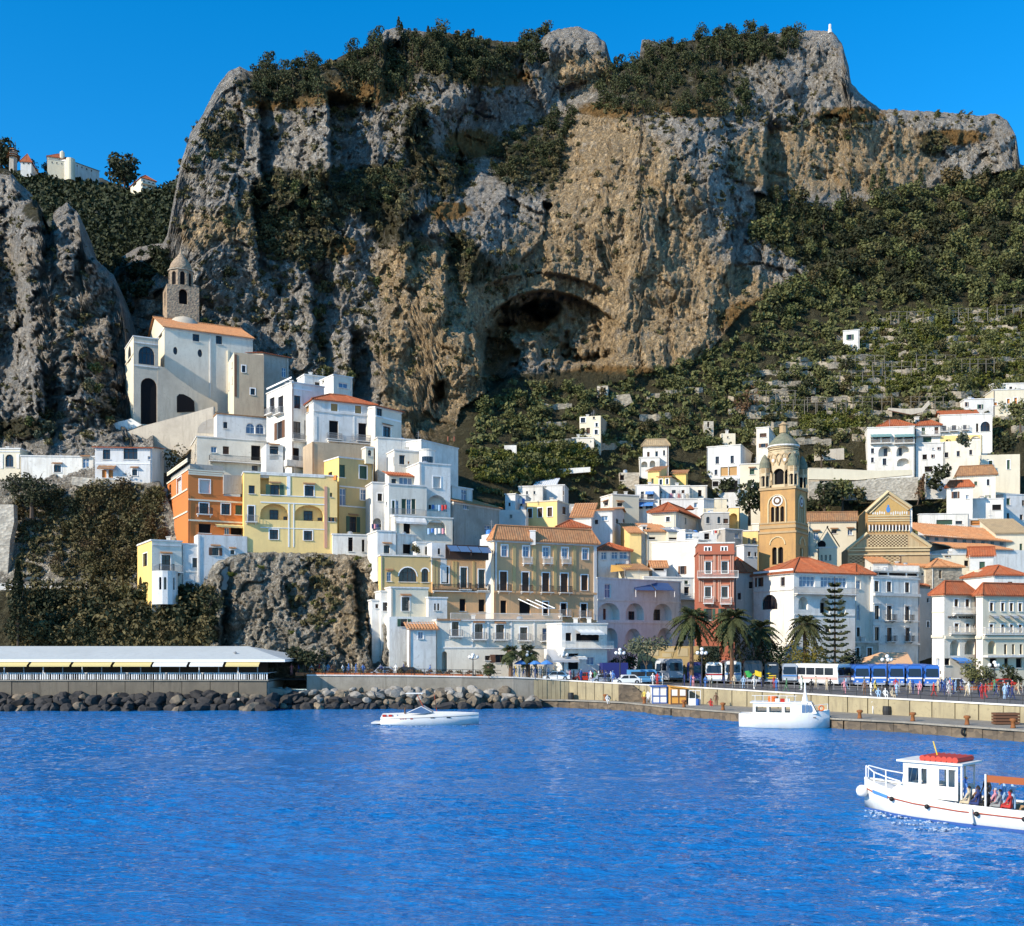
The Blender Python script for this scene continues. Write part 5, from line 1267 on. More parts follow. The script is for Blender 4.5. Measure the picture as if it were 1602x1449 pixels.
mb=MB(); oc=cpel.front; o_=oc.hit(vx('d',120),vy('d',432)); mb.face(*[oc.pt(o_[0]+.75*math.cos(t),o_[1]+.75*math.sin(t),-.04) for t in [k*.524 for k in range(12)]]); mb.build('oculus',M['opening_shade'],cpel.root)  # flat near-black disc paints the shade of the round opening
H('d','beige block with brown roof at the frame edge behind the cathedral nave',1396,1640,350,600,222,-4,col='cream',win=[('D',425,500,1570,1590)],roof='shed',rh=4.0,rm='tile_beige',dep=9,cor=False)
H('d','pale railed terrace block in front of the cathedral portal',470,830,588,700,201,0,col='white_old',dep=6,cor=False)
H('d','little white house with ochre roof in front of the cathedral arches',495,606,566,620,200,0,col='white_old',roof='shed',rh=2.0,rm='tile_orange',dep=6,cor=False)
H('d','white terrace wall house above the cathedral roof',835,1200,212,300,236,-6,xr=1440,col='white',win=[('g',250,285,960,1078),('d',258,282,1100,1150)],dep=8)
H('d','pink garage fronted terrace beside the white hillside houses',1205,1420,248,310,235,-6,col='white',win=[('rT',250,290,1210,1280,1292,1376)],dep=6,sink=4)
def campanile():
 Y=196.0; s_=Y/F; px_,k='c',5.57
 a=R(-33); f0=Face(P(vx('c',215),vy('c',680),Y),a,1,0)
 w=f0.hit(vx('c',525),vy('c',680))[0]; g=(vx('c',640)-HX)/F
 B=f0.pt(w,0); iv=f0.i; dep=(g*B[1]-B[0])/(iv[0]-g*iv[1]); dep=w
 cz=lambda y: P(vx('c',525),vy('c',y),B[1])[2]
 c=f0.pt(w/2,0,dep/2); cx,cy=c[0],c[1]
 root=thing('bell_tower','tall ochre bell tower with green tiled dome and corner turrets','bell tower',(cx,cy,cz(1400)-6))
 def stage(name,half,y1,y0,holes,mat):
  mb=MB(); z0,z1=cz(y0),cz(y1); fs=[]
  for q in range(4):
   an=a+q*math.pi/2; u=np.array((math.cos(an),math.sin(an),0)); i_=np.array((-math.sin(an),math.cos(an),0))
   fc=Face(np.array((cx,cy,z0))-i_*half-u*half,an,2*half,z1); fs.append(fc)
   hs_=[(fc.w*p0,fc.w*p1,cz(q1)-z0,cz(q0)-z0,'A',.6) for p0,p1,q0,q1 in holes]
   wall_mesh(mb,fc,hs_)
  mb.face(*[np.array((cx,cy,z1))+half*1.4142*np.array((math.cos(a+R(45)+q*math.pi/2),math.sin(a+R(45)+q*math.pi/2),0)) for q in range(4)])
  mb.build(name,M[mat],root); return fs
 hw=w/2
 lo=stage('lower_stage',hw*1.03,1065,1700,[(.36,.49,1195,1350),(.53,.66,1195,1340)],'gold')
 bd=stage('band_stage',hw*1.0,985,1063,[],'gold')
 up=stage('middle_stage',hw*.98,680,983,[(.31,.405,838,972),(.45,.545,838,972),(.59,.685,838,972)],'gold')
 mb=MB(); r=hw*1.4142
 for y,e,t in ((1075,1.08,.35),(1030,1.04,.5),(990,1.03,.3),(690,1.05,.4)): mb.lathe((cx,cy,cz(y)),[(r*e,0),(r*e,t)],4,a+R(45))
 mb.build('cornice',M['gold2'],root)
 mb=MB(); mb.lathe((cx,cy,cz(1500)),[(hw*1.22,0),(hw*1.22,cz(700)-cz(1500))],4,a+R(45)); mb.build('shade_core',M['opening_shade'],root)  # near-black core added to make the lancets look shaded
 fr=MB(); me=MB(); di=MB()
 for fc in up:
  for (p0,p1,y0,y1,th) in ((.24,.75,735,985,.16),):
   pts,zs=arch_pts(fc.w*p0,fc.w*p1,cz(y1)-fc.o[2],cz(y0)-fc.o[2]); pts=[(fc.w*p0,cz(y1)-fc.o[2])]+pts+[(fc.w*p1,cz(y1)-fc.o[2])]
   for A_,B_ in zip(pts[:-1],pts[1:]): fr.tube(fc.pt(*A_,-.1),fc.pt(*B_,-.1),th,n=4)
  m_=fc.pt(fc.w*.5,cz(787)-fc.o[2],0)
  for rr,o_,bb in ((1.0,-.12,me),(.72,-.15,di),(.4,-.18,me)): bb.face(*[m_+fc.u*rr*math.cos(t)+np.array((0,0,rr*math.sin(t)))+fc.i*o_ for t in [q*.3927 for q in range(16)]])
  for p in (.428,.568): fr.tube(fc.pt(fc.w*p,cz(975)-fc.o[2],-.05),fc.pt(fc.w*p,cz(850)-fc.o[2],-.05),.11,n=6)
 for fc in lo:
  pts,zs=arch_pts(fc.w*.3,fc.w*.72,cz(1330)-fc.o[2],cz(1105)-fc.o[2])
  for A_,B_ in zip(pts[:-1],pts[1:]): fr.tube(fc.pt(*A_,-.06),fc.pt(*B_,-.06),.14,n=4)
  fr.tube(fc.pt(fc.w*.51,cz(1345)-fc.o[2],-.05),fc.pt(fc.w*.51,cz(1205)-fc.o[2],-.05),.14,n=6)
 fr.build('arch_frame',M['gold_pale'],root); me.build('medallion',M['white_old'],root); di.build('medallion_ring',M['dark_brown'],root)
 zr=lambda y: cz(y)
 rd=124/k*s_
 def arcade(name,ccx,ccy,rad,z0,z1,n,ow,oz0,oz1,mat):
  mb=MB(); hw_=rad*math.tan(math.pi/n)
  for q in range(n):
   an=a+2*math.pi*q/n; u=np.array((math.cos(an),math.sin(an),0)); i_=np.array((-math.sin(an),math.cos(an),0))
   fc=Face(np.array((ccx,ccy,z0))-i_*rad-u*hw_,an,2*hw_,z1); wall_mesh(mb,fc,[(hw_-ow/2,hw_+ow/2,oz0-z0,oz1-z0,'A',.35)])
  return mb.build(name,M[mat],root)
 arcade('drum',cx,cy,rd,zr(668),zr(345),8,2.1,zr(640),zr(500),'drum_stone')
 mb=MB(); mb.lathe((cx,cy,zr(668)),[(rd*.8,0),(rd*.8,zr(350)-zr(668))],12); mb.build('drum_core',M['opening_shade'],root)  # near-black core: shade behind the drum arches put into colour
 mb=MB(); dk=MB()
 n=16
 for q in range(n):
  t0=a+2*math.pi*q/n
  for w_,y0,y1 in ((2,470,365),):
   pts=[(t0+2*math.pi/n*w_*j/6,zr(y0)+(zr(y1)-zr(y0))*math.sin(math.pi*j/6)) for j in range(7)]
   R_=rd*1.06
   for (ta,za),(tb,zb) in zip(pts[:-1],pts[1:]): dk.tube((cx+R_*math.cos(ta),cy+R_*math.sin(ta),za),(cx+R_*math.cos(tb),cy+R_*math.sin(tb),zb),.12,n=4)
  if q % 2==0:
   tm=t0+2*math.pi/n; R2=rd*1.075; cc=np.array((cx+R2*math.cos(tm),cy+R2*math.sin(tm),zr(425))); uu=np.array((-math.sin(tm),math.cos(tm),0))
   dk.face(*[cc+uu*.55*math.cos(v_)+np.array((0,0,.55*math.sin(v_))) for v_ in [j*.524 for j in range(12)]]); c2=cc+np.array((math.cos(tm),math.sin(tm),0))*.03
   mb.face(*[c2+uu*.32*math.cos(v_)+np.array((0,0,.32*math.sin(v_))) for v_ in [j*.524 for j in range(12)]])
 dk.build('interlaced_arches',M['gold2'],root); mb.build('drum_disc',M['white_old'],root)
 for j,(y0,y1,m_) in enumerate(((345,334,'gold_pale'),(334,326,'dark_brown'),(326,316,'gold_pale'),(316,308,'dark_brown'),(308,298,'gold_pale'),(298,286,'white_old'))):
  mb=MB(); mb.lathe((cx,cy,zr(y0)),[(rd*1.05+.03*(j % 2)+(.15 if j==5 else 0),0),(rd*1.05+.03*(j % 2)+(.15 if j==5 else 0),zr(y1)-zr(y0))],28); mb.build('drum_band',M[m_],root)
 mb=MB(); hd=zr(165)-zr(286)
 prof=[(rd*1.1,0),(rd*1.0,hd*.16),(rd*.84,hd*.36),(rd*.64,hd*.58),(rd*.40,hd*.8),(rd*.17,hd)]
 p2=[]
 for (r0,z0),(r1,z1) in zip(prof[:-1],prof[1:]):
  for q in range(2): f_=q/2; p2+=[(r0+(r1-r0)*f_,z0+(z1-z0)*f_),(r0+(r1-r0)*(f_+.5)+.10,z0+(z1-z0)*(f_+.5)-.02)]
 mb.lathe((cx,cy,zr(286)),p2+[prof[-1]],28); mb.build('dome',M['dome_green'],root)
 mb=MB(); mb.lathe((cx,cy,zr(168)),[(.75,0),(.72,zr(100)-zr(168)),(.95,zr(98)-zr(168)),(.5,zr(82)-zr(168)),(.05,zr(64)-zr(168))],10); mb.build('lantern',M['gold2'],root,smooth=False)
 for q in range(4):
  an=a+R(45)+q*math.pi/2; tx,ty=cx+hw*1.12*math.cos(an),cy+hw*1.12*math.sin(an); rt=41/k*s_
  mb=MB(); n=6
  arc=arcade('turret',tx,ty,rt,zr(668),zr(490),6,.85,zr(655),zr(560),'drum_stone')
  mb.lathe((tx,ty,zr(668)),[(rt*.75,0),(rt*.75,zr(500)-zr(668))],8); mb.build('turret_core',M['opening_shade'],root)  # near-black core: shade behind the turret openings put into colour
  mb=MB()
  for j in range(3): mb.lathe((tx,ty,zr(535-j*16)),[(rt*1.1,0),(rt*1.1,.4)],14)
  mb.build('turret_band',M['gold2'],root)
  mb=MB(); mb.lathe((tx,ty,zr(490)),[(rt*1.18,0),(rt*1.05,1.0),(rt*.6,1.9),(.1,2.5)],14); mb.build('turret_dome',M['dome_green'],root)
roof_mat('dome_green',(.20,.20,.14),(.13,.14,.10),(.25,.21,.14))
campanile()
H('a','tall cream stone house with brown shutters alone on the wooded slope',882,1112,85,330,None,-16,xr=1215,col='cream',cr='tan_old',win=[('D',95,150,895,945),('s',208,275,895,940,956,996),('d',75,110,1026,1050),('D',150,195,1056,1082),('D',225,276,1046,1082)],wr=[('d',66,108,1150,1176),('d',150,200,1190,1215)],cor=False,parapet=.3)
H('a','low white walled annex under the tall cream stone house',802,1040,322,392,None,-5,col='white',win=[('o',335,385,805,822)],dep=4)
H('a','broken white ruin wall with arch among the trees',62,196,395,480,None,0,col='white',win=[('Ao',440,478,95,150)],dep=3,cor=False,parapet=.2)
polywall('a','long white terrace wall between the lemon gardens',[(490,675),(700,650),(1000,632),(1000,685),(760,705),(500,730)],SHEETS['mountain'].at(885,738)[1]-.9,0,.8,'white','garden_wall')
H('a','white house with tent shaped gable on the garden slope',522,716,838,945,226,-10,col='white',win=[('d',880,920,480,510),('o',890,940,700,716)],dep=7)
H('a','white house with bright sloping roof catching the sun',400,610,838,900,227,-8,col='white',roof='shed',rh=2.6,rm='white_paint',dep=7,cor=False)
H('a','low white wall house with clustered chimneys beside the sloping slab',215,480,850,960,224,-6,col='white',win=[('d',895,930,300,320,380,400)],dep=6)
H('a','bright yellow small palazzo with three brown shuttered windows',298,638,1022,1245,208,-24,xr=770,col='pale_yellow',cr='grey',win=[('sT',1085,1184,318,366,428,478,534,584)],wr=[('d',1066,1150,696,736)],cormat='cream')  # right flank: its shade is put into a grey wall colour
H('a','grey side house with green shutter behind the yellow palazzo',770,900,1035,1200,214,-4,col='grey',win=[('d',1076,1126,806,834)],dep=6,cor=False)
H('a','small white cubic house with dark window behind the shaded stone house',72,182,936,1110,208,-18,col='white',win=[('d',1020,1060,106,130)],dep=5)
H('a','white house with blue washing beside the yellow palazzo',184,296,945,1150,210,-10,col='white',win=[('d',1030,1084,232,260)],dep=6)
H('a','long grey low house under the white cubes',10,300,1100,1230,202,-6,col='white_old',win=[('d',1150,1190,120,150)],dep=5,cor=False)
H('a','low house with pyramid orange roof behind the palazzo roof',640,980,1292,1370,192,8,col='white_old',roof='hip',ry=1212,rm='tile_red',dep=8,cor=False)
H('a','house with long orange roof slope and white dormer',800,1010,1180,1330,200,-10,col='white',win=[('d',1205,1255,1045,1080)],roof='shed',rh=3.6,rm='tile_orange',dep=8,cor=False)
H('a','white and blue gabled house with small balcony',1010,1240,1105,1300,203,-14,xr=1440,col='white',cr='white_old',wr=[('b',1090,1160,1284,1314),('d',1200,1255,1280,1310),('d',1205,1255,1370,1400)],win=[('d',1206,1256,1048,1084),('b',1166,1216,1120,1190)],roof='gable',rh=1.7,rm='tile_orange',cor=False)
H('a','big plain beige block with bright white western end',1242,1530,934,1200,216,22,xl=1112,col='cream',cl='white',wl=[('d^',1018,1054,1146,1194)],win=[('d^',1022,1062,1292,1350)],dep=9)
H('b','white villa with beige tiled roof and arched porch on the slope',302,566,385,640,None,-8,xr=692,col='white',win=[('d',442,492,345,370),('d',436,490,430,456),('d',426,480,510,530)],wr=[('b',432,474,598,640)],roof='hip',ry=322,rm='tile_beige',cor=False)
H('b','white double arched loggia under the beige roofed villa',266,474,505,690,None,-4,col='white',win=[('AL',540,600,284,350),('AL',530,600,372,430),('o',590,620,312,340)],dep=5)
H('b','tall white block with cream awning and blue shaded flank',962,1308,398,735,None,-24,xr=1470,col='white',win=[('d',490,565,1050,1086),('d',480,560,1204,1240),('d',625,680,1040,1070),('yT',598,690,1100,1180,1186,1272)],wr=[('d',510,555,1455,1468)],dep=8)
H('b','open dark ground floor with planted balcony under the tall white block',1016,1290,728,880,None,-12,col='white_old',win=[('o',738,860,1100,1280),('o',745,800,1020,1080)],dep=6)
H('b','cream house with two shuttered balconies next to the bell tower',1300,1520,575,860,226,-14,col='cream',win=[('d^',620,675,1402,1450),('s~',768,808,1392,1442)],dep=7)
H('b','slim white tower house with two stacked windows behind the bell tower dome',1470,1600,200,500,250,-20,xr=1680,col='white',win=[('d',250,292,1506,1576),('n',356,396,1520,1566)],dep=6)
H('b','yellow gable cottage with orange roof under the beige villa',352,470,640,800,233,-20,col='pale_yellow',win=[('d',715,770,388,412)],roof='shed',rh=2.2,rm='tile_orange',dep=8,cor=False)
H('b','yellow cottage with two windows and orange double roof',462,580,700,810,228,-16,xr=760,col='pale_yellow',cr='cream',win=[('D',725,780,472,500),('D',720,774,540,564)],roof='shed',rh=2.4,rm='tile_orange',cor=False)
H('b','ochre walled house with wide orange roof beside the double cottage',600,745,665,760,238,-12,col='yellow',roof='shed',rh=2.0,rm='tile_orange',dep=8,cor=False)
bA=H('b','white house front with four blue awnings on two floors',222,470,792,1060,220,-10,col='white',win=[('d',850,925,280,312),('d',860,930,345,408),('d',968,1030,195,230),('d',975,1030,250,300),('d',970,1030,330,405)],dep=7)
for xa,xb,ya,yb_ in ((330,412,848,875),(232,310,960,1000),(315,410,958,995)): awn(bA,bA.front,xa,xb,ya,yb_,1.3,'awn_blue')
balc(bA,bA.front,245,415,935,.8,'g')
H('b','white terrace flat with lone doorway above the red hipped roof',782,962,800,940,226,-8,xr=1040,col='white',win=[('o',835,905,870,906)],dep=6)
bB=H('b','long white flat hung with washing above the red hipped roof',478,782,800,950,224,-6,col='white_old',win=[('d',845,900,480,500),('d',835,880,600,640),('d',835,885,700,730)],dep=6); balc(bB,bB.front,480,780,930,.8,'l')
H('b','pale stepped flat with lattice window above the red hipped roof',490,925,935,1060,219,-4,col='white',win=[('b',965,1015,828,890)],dep=6)
H('b','blue grey shaded terrace cube beside the lattice window',928,1035,928,1080,217,30,col='white',dep=5)
H('b','pale blank wall block with grey flank near the dark tree',1042,1166,930,1060,222,-6,xr=1280,col='cream',cr='grey',dep=6)
hh=H('b','cream house with broad red hipped roof and two dormer vents',400,640,1068,1230,208,-26,xr=930,col='cream',cr='white',win=[('D',1110,1160,540,580),('d',1130,1165,360,400)],wr=[('d',1120,1190,735,750)],roof='hip',ry=978,rm='tile_red',oh=.9)
for x,y in ((545,1015),(790,1030)):
 q=P(vx('b',x),vy('b',y),209); mb=MB(); mb.prism([q+np.array((-.9,0,0)),q+np.array((.9,0,0)),q+np.array((0,0,.8))],(0,2.2,0)); mb.build('dormer',M['tile_red'],hh.root)
H('b','grey house with paired arched windows beside the red hipped roof',935,1190,1075,1260,206,-4,col='grey',win=[('Ad',1110,1180,955,990,1070,1100),('d',1130,1180,1130,1180)],dep=6)
H('b','cream terrace house with big dark archway',1192,1292,1020,1260,209,-8,col='pale_yellow',win=[('AL',1075,1240,1196,1276)],dep=6)
H('b','long cream garden terrace wall behind the arched houses',930,1290,1025,1100,216,-2,col='cream',dep=4,cor=False)
H('b','low yellow house with orange roof and small dormer window',165,285,1275,1400,199,6,col='pale_yellow',win=[('d',1310,1330,285,300)],roof='shed',rh=2.6,rm='tile_orange',dep=8,cor=False)
H('b','white dormer house between two orange roof slopes',286,340,1205,1310,201,4,col='white',win=[('d',1210,1258,302,332)],dep=4)
H('b','orange roofed low house behind the blank white block',342,560,1262,1380,200,6,col='cream',win=[('o',1320,1345,360,430)],roof='shed',rh=2.4,rm='tile_orange',dep=8,cor=False)
H('b','greyish glass roofed terrace behind the stair tower',560,720,1258,1380,199,6,col='cream',win=[('b',1290,1330,520,545),('o',1325,1345,570,650)],roof='shed',rh=1.4,rm='solar',dep=6,cor=False)
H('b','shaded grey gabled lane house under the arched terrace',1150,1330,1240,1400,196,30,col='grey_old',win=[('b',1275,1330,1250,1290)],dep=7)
H('b','yellow house with two small doors beside the ochre bell tower',1330,1490,1262,1420,201,-14,col='pale_yellow',win=[('d',1330,1385,1385,1405,1440,1458)],dep=6)
H('b','white upper cube beside the ochre bell tower',1425,1500,1190,1330,205,-14,col='white',dep=4)
H('b','far square stone ruin among bushes above the tall white block',1108,1255,252,345,None,0,col='cream',win=[('d',280,300,1170,1185)],dep=5,cor=False)
H('b','stone barn ruin with dark doorway at the wood edge',930,1030,125,215,None,0,col='rubble_pale',win=[('o',130,190,965,985)],dep=5,cor=False)
H('b','crumbling garden wall house with dark doorway left of the villa',60,262,655,770,None,0,col='rubble_pale',win=[('o',680,735,62,108)],dep=4,cor=False)
e1=H('e','white villa with red roof, green awnings and stacked arches',212,628,512,870,None,-10,col='white',win=[('D',690,735,242,270),('D',772,816,242,268),('AL',668,762,308,424),('AL',666,762,468,588),('AL',778,850,472,588),('o',592,640,240,325,340,412),('o',592,640,450,525,540,618),('D',780,840,345,380)],dep=8)
for xa,xb in ((235,420),(445,622)): awn(e1,e1.front,xa,xb,566,592,1.5,'awn_green'); balc(e1,e1.front,xa,xb,650,.9,'l')
loggia_window(e1,e1.front,355,690,385,760); loggia_window(e1,e1.front,490,690,515,755)
H('e','red roofed attic set back on the green awning villa',305,620,500,560,e1.Y+2.5,-10,col='white',roof='hip',ry=448,rm='tile_red',dep=6,cor=False)
e2=H('e','small white house linking the two red roofed villas',642,858,490,660,None,-8,col='white',win=[('d',506,572,692,724),('d',502,560,806,842),('g',590,635,706,780)],roof='hip',ry=430,rm='tile_red',dep=7,cor=False)
balc(e2,e2.front,645,855,582,.9,'l'); chimney(e2,648,415,.9,3.0)
e3=H('e','long white villa with red roof and large arched window',858,1320,400,640,None,-10,xr=1440,col='white',cr='grey',win=[('d=',490,542,876,912),('d=',486,536,960,1000),('d=',482,528,1060,1092),('o',470,545,1176,1196),('AD',452,540,1216,1300)],dep=8)
H('e','red tiled upper roof of the long white villa',865,1195,404,440,e3.Y+1.5,-10,col='white',roof='gable',ry=366,rm='tile_red',dep=6,cor=False,sink=2)
H('e','yellow vaulted arcade base under the long white villa',800,1225,582,680,262,-9,col='pale_yellow',win=[('AL',585,660,1000,1086),('AL',580,650,1125,1220)],dep=5,cor=False)
H('e','broad plain white house with three square windows below the arcade',890,1220,630,880,258,-12,xr=1345,col='white',win=[('d',726,772,896,930),('d',714,762,1004,1032),('d',704,748,1116,1142)],dep=8,cor=False)
H('e','white stacked porch house with little windows and vaulted canopies',640,885,650,900,259,-10,col='white_old',win=[('d',685,705,788,802),('d',680,705,840,854),('o',745,790,700,740),('d',745,775,785,800),('o',850,900,720,790)],dep=7)
H('e','cream house with two tall green shutters below the round bush',1212,1566,750,1000,252,-8,xr=1600,col='cream',win=[('gT',800,872,1290,1322),('gT',794,876,1450,1476)],dep=8,cor=False)
H('e','white house with brown hipped roof and shaded eastern flank',1006,1350,938,1340,246,-18,xr=1480,col='white',win=[('d',985,1020,1160,1186),('D',965,1020,1270,1296),('d',1108,1136,1270,1292)],wr=[('d',1060,1100,1410,1440)],roof='hip',ry=858,rm='tile_brown',cor=False)
H('e','white gabled house with red roof in front of the brown roofed one',916,1145,1040,1330,240,-18,xr=1225,col='white',win=[('D',1075,1135,975,1010),('d',1105,1140,1085,1112)],roof='hip',ry=985,rm='tile_red',cor=False)
H('e','white terraced yard walls beside the red gabled house',1145,1420,1145,1330,242,-10,col='white',win=[('o',1190,1240,1320,1400),('d',1105,1140,1220,1245)],dep=6)
H('e','grey shaded house with railed roof at the eastern frame edge',1420,1640,1100,1330,246,14,col='white_old',dep=8)
H('e','upper cream villa with orange shutters at the frame edge',1330,1660,175,400,None,-6,col='cream',win=[('rT',250,292,1450,1476),('rT',240,292,1514,1540),('rT',282,310,1322,1362)],dep=8)
H('e','white roof terrace house above the orange shuttered villa',1322,1660,122,200,274,-6,col='white',dep=6)
H('e','pale stepped stone house left of the orange shuttered villa',1072,1330,258,390,None,-6,col='white_old',win=[('d',280,320,1085,1100),('d',300,340,1200,1225)],dep=6)
polywall('e','long pale terrace retaining wall with small arched niche',[(-310,870),(0,875),(300,890),(610,880),(610,925),(400,945),(120,972),(-310,965)],250,0,1.0,'cream','terrace_wall')
polywall('e','rough stone garden wall under the pale terrace wall',[(-310,985),(60,985),(400,955),(660,945),(660,1150),(-310,1150)],249.2,0,1.0,'rubble_pale','garden_wall')
polywall('e','sunlit cream bank wall between cypress and white houses',[(730,960),(1010,960),(940,1030),(900,1140),(740,1140)],248,0,1.0,'white_old','bank_wall')
polywall('c','stone terrace wall behind the bell tower',[(640,512),(860,512),(860,640),(640,655)],253.5,0,1.0,'stone_cream','terrace_wall')
polywall('c','upper crumbling terrace wall with ruined pillars behind the bell tower',[(700,360),(950,340),(950,440),(700,450)],256,0,1.0,'stone_cream','terrace_wall')
polywall('e','broken stone wall on the slope above the green awning villa',[(400,330),(560,340),(700,330),(760,265),(765,300),(700,370),(600,390),(400,350)],262,0,.8,'stone_cream','garden_wall')
H('l','lone white hut with curved gable on the vineyard slope',796,868,338,420,None,-14,xr=890,col='white',win=[('d',352,376,818,834)],dep=4)
H('0','grey stone ruin block under the cave',934,951,604,620,None,-10,xr=960,col='rubble_pale',win=[('d',608,612,939,943)],dep=4,cor=False)
polywall('0','pale stone terrace bank below the grey ruin',[(930,622),(985,616),(990,630),(970,640),(935,638)],262,0,.8,'rubble','terrace_wall')
cv=H('i','pale hilltop convent with long shaded wing and round corner',400,545,262,385,520,20,xl=320,col='cream',cl='cream',win=[('d',282,295,430,440,470,480,512,522)],roof='flat',dep=20)
H('i','upper storey of the hilltop convent with thin red roof',395,570,240,300,532,20,col='cream',roof='hip',rh=4,rm='tile_red',dep=18,cor=False)
H('i','long blue shaded eastern wing of the hilltop convent',548,830,262,400,522,50,col='white_old',win=[('d',310,325,640,650,680,690,720,730,760,770)],roof='shed',rh=3,rm='tile_brown',dep=14,cor=False)
mb=MB(); q=P(vx('i',590),vy('i',390),519); mb.lathe((q[0],q[1],q[2]-3),[(2.0,0),(2.0,P(0,vy('i',262),519)[2]-q[2]+3)],16); tag(mb.build('round_tower',M['cream']),'round pale corner tower of the hilltop convent','tower')
mb=MB(); q=P(vx('i',520),vy('i',225),535); mb.lathe((q[0],q[1],q[2]-6),[(1.2,0),(1.2,7),(.1,8)],8); tag(mb.build('lantern',M['cream']),'tiny roof lantern on the hilltop convent','lantern')
tg=thing('tower','pagoda like dark tower with stacked eaves on the far hill','tower',P(vx('i',110),vy('i',325),540))
q=P(vx('i',110),vy('i',330),540)
mb=MB(); mb.lathe((q[0],q[1],q[2]-4),[(2.0,0),(2.0,P(0,vy('i',200),540)[2]-q[2]+4)],6); mb.build('shaft',M['grey_old'],tg)
for k in range(4):
 mb=MB(); z=P(0,vy('i',250-k*20),540)[2]; mb.lathe((q[0],q[1],z),[(3.6-k*.5,0),(1.6,.6)],6); mb.build('eave',M['tile_brown'],tg)
H('i','low white house with red roof beside the pagoda like tower',172,262,285,335,515,10,col='white_old',win=[('d',292,302,190,205,230,245)],roof='hip',rh=5,rm='tile_red',dep=12,cor=False)
bl=H('i','white four storey block with balconies at the end of the far ridge',1178,1300,418,560,470,40,xl=1090,col='white_old',cl='cream',win=[('d',440,455,1195,1215,1235,1255,1270,1290),('d',480,495,1195,1215,1235,1255,1270,1290),('d',520,535,1195,1215,1235,1255,1270,1290)],wl=[('d',430,450,1105,1130),('d',465,485,1110,1140)],roof='hip',rh=3,rm='tile_red',dep=14,cor=False)
for y in (460,500): band(bl,bl.front,1180,y,1298,.8,1.2,'cream','balcony')
mb=MB(); q=P(1297,50,358); mb.lathe((q[0],q[1]-1,q[2]-1),[(.7,0),(.55,1.2),(.45,1.3),(.42,2.8),(.2,3.0)],8); tag(mb.build('statue',M['white']),'small white pillar statue on the summit rock','statue')
def clump_mesh(name,seed,n,r,h,leaf,mat,shape='ball',trunk=None,tall=False):
 """A crown of many small leaf clumps spread through lobes of an uneven volume, with its own trunk mesh beside it."""
 g=np.random.RandomState(seed); V,Fc=[],[]
 nl=7 if shape != 'cone' else 1
 lob=[(g.uniform(-.55,.55)*r,g.uniform(-.55,.55)*r,g.uniform(.25,.8)*h,g.uniform(.35,.62)) for _ in range(nl)]+[(0,0,h*.5,.7)]
 for k in range(n):
  if shape=='cone':
   t=g.rand()**.8; rr=r*(1-t)*(.75+.35*g.rand())*(1+.25*math.sin(t*22+seed))+.15; a=g.rand()*6.283; q=math.sqrt(g.rand()*.75+.25)
   p=np.array((rr*q*math.cos(a),rr*q*math.sin(a),h*(.06+.94*t)))
  else:
   lx,ly,lz,lr=lob[g.randint(len(lob))]; d=g.normal(size=3); d /= np.linalg.norm(d); q=.55+.45*g.rand()
   p=np.array((lx,ly,lz))+d*q*lr*np.array((r,r,h*.55)); p[2]=max(p[2],h*.02)
  nrm=g.normal(size=3)+np.array((0,0,.5)); nrm /= np.linalg.norm(nrm); a_=np.cross(nrm,g.normal(size=3)); a_ /= np.linalg.norm(a_); b_=np.cross(nrm,a_)
  s1,s2=leaf*g.uniform(.6,1.3),leaf*g.uniform(.35,.8)*(1.6 if tall else 1)
  n0=len(V); V+=[p-a_*s1-b_*s2*.3,p-b_*s2,p+a_*s1+b_*s2*.2,p+b_*s2+nrm*leaf*.2]; Fc.append((n0,n0+1,n0+2,n0+3))
 me=bpy.data.meshes.new(name); me.from_pydata([tuple(v) for v in V],[],Fc); me.materials.append(M[mat]); me.update()
 tm=None
 if trunk:
  mb=MB(); mb.tube((0,0,-1.2),(0,0,h*trunk[1]),trunk[0],trunk[0]*.55,6,False)
  for k in range(4):
   a=k*1.7+seed; mb.tube((0,0,h*trunk[1]*(.5+.12*k)),(r*.55*math.cos(a),r*.55*math.sin(a),h*(.55+.08*k)),trunk[0]*.4,trunk[0]*.12,5,False)
  tm=mb.mesh('trunk',M['bark'])
 return me,tm
PINE=[clump_mesh('crown',1+k,460,2.5,4.3+.5*k,.30,'leaf_pine','ball',(.16,.6)) for k in range(4)]+[clump_mesh('crown',9+k,330,1.5,6.4,.28,'leaf_pine','cone',(.16,.8)) for k in range(3)]
BUSH=[clump_mesh('shrub',20+k,240,1.0,1.7,.20,('leaf_shrub','leaf_tree','leaf_sage','leaf_dark')[k % 4]) for k in range(8)]
TREE=[clump_mesh('crown',40+k,420,2.1,3.9,.30,('leaf_tree','leaf_shrub','leaf_tree','leaf_dark')[k % 4],'ball',(.18,.5)) for k in range(6)]
VINE=[clump_mesh('vine',60+k,150,1.2,1.3,.22,'leaf_vine') for k in range(3)]
BROWN=[clump_mesh('crown',70,320,2.2,4.2,.26,'leaf_brown','ball',(.16,.5))]
def plant(kind,pos,sc,label,group,cat,rz=None,sq=1.0):
 me,tm=kind
 rz=rnd.random()*6.28 if rz is None else rz
 s3=(sc,sc,sc*sq)
 if tm is None:
  o=inst(me.name.split('.')[0],me,pos,rz,s3); tag(o,label,cat,group); return o
 t=thing({'tree': 'tree','pine': 'pine_tree'}.get(cat.split()[0],'tree'),label,cat,pos,group,rz); t.scale=s3
 inst('crown',me,(0,0,0),0,1.0,t); inst('trunk',tm,(0,0,0),0,1.0,t)
 return t
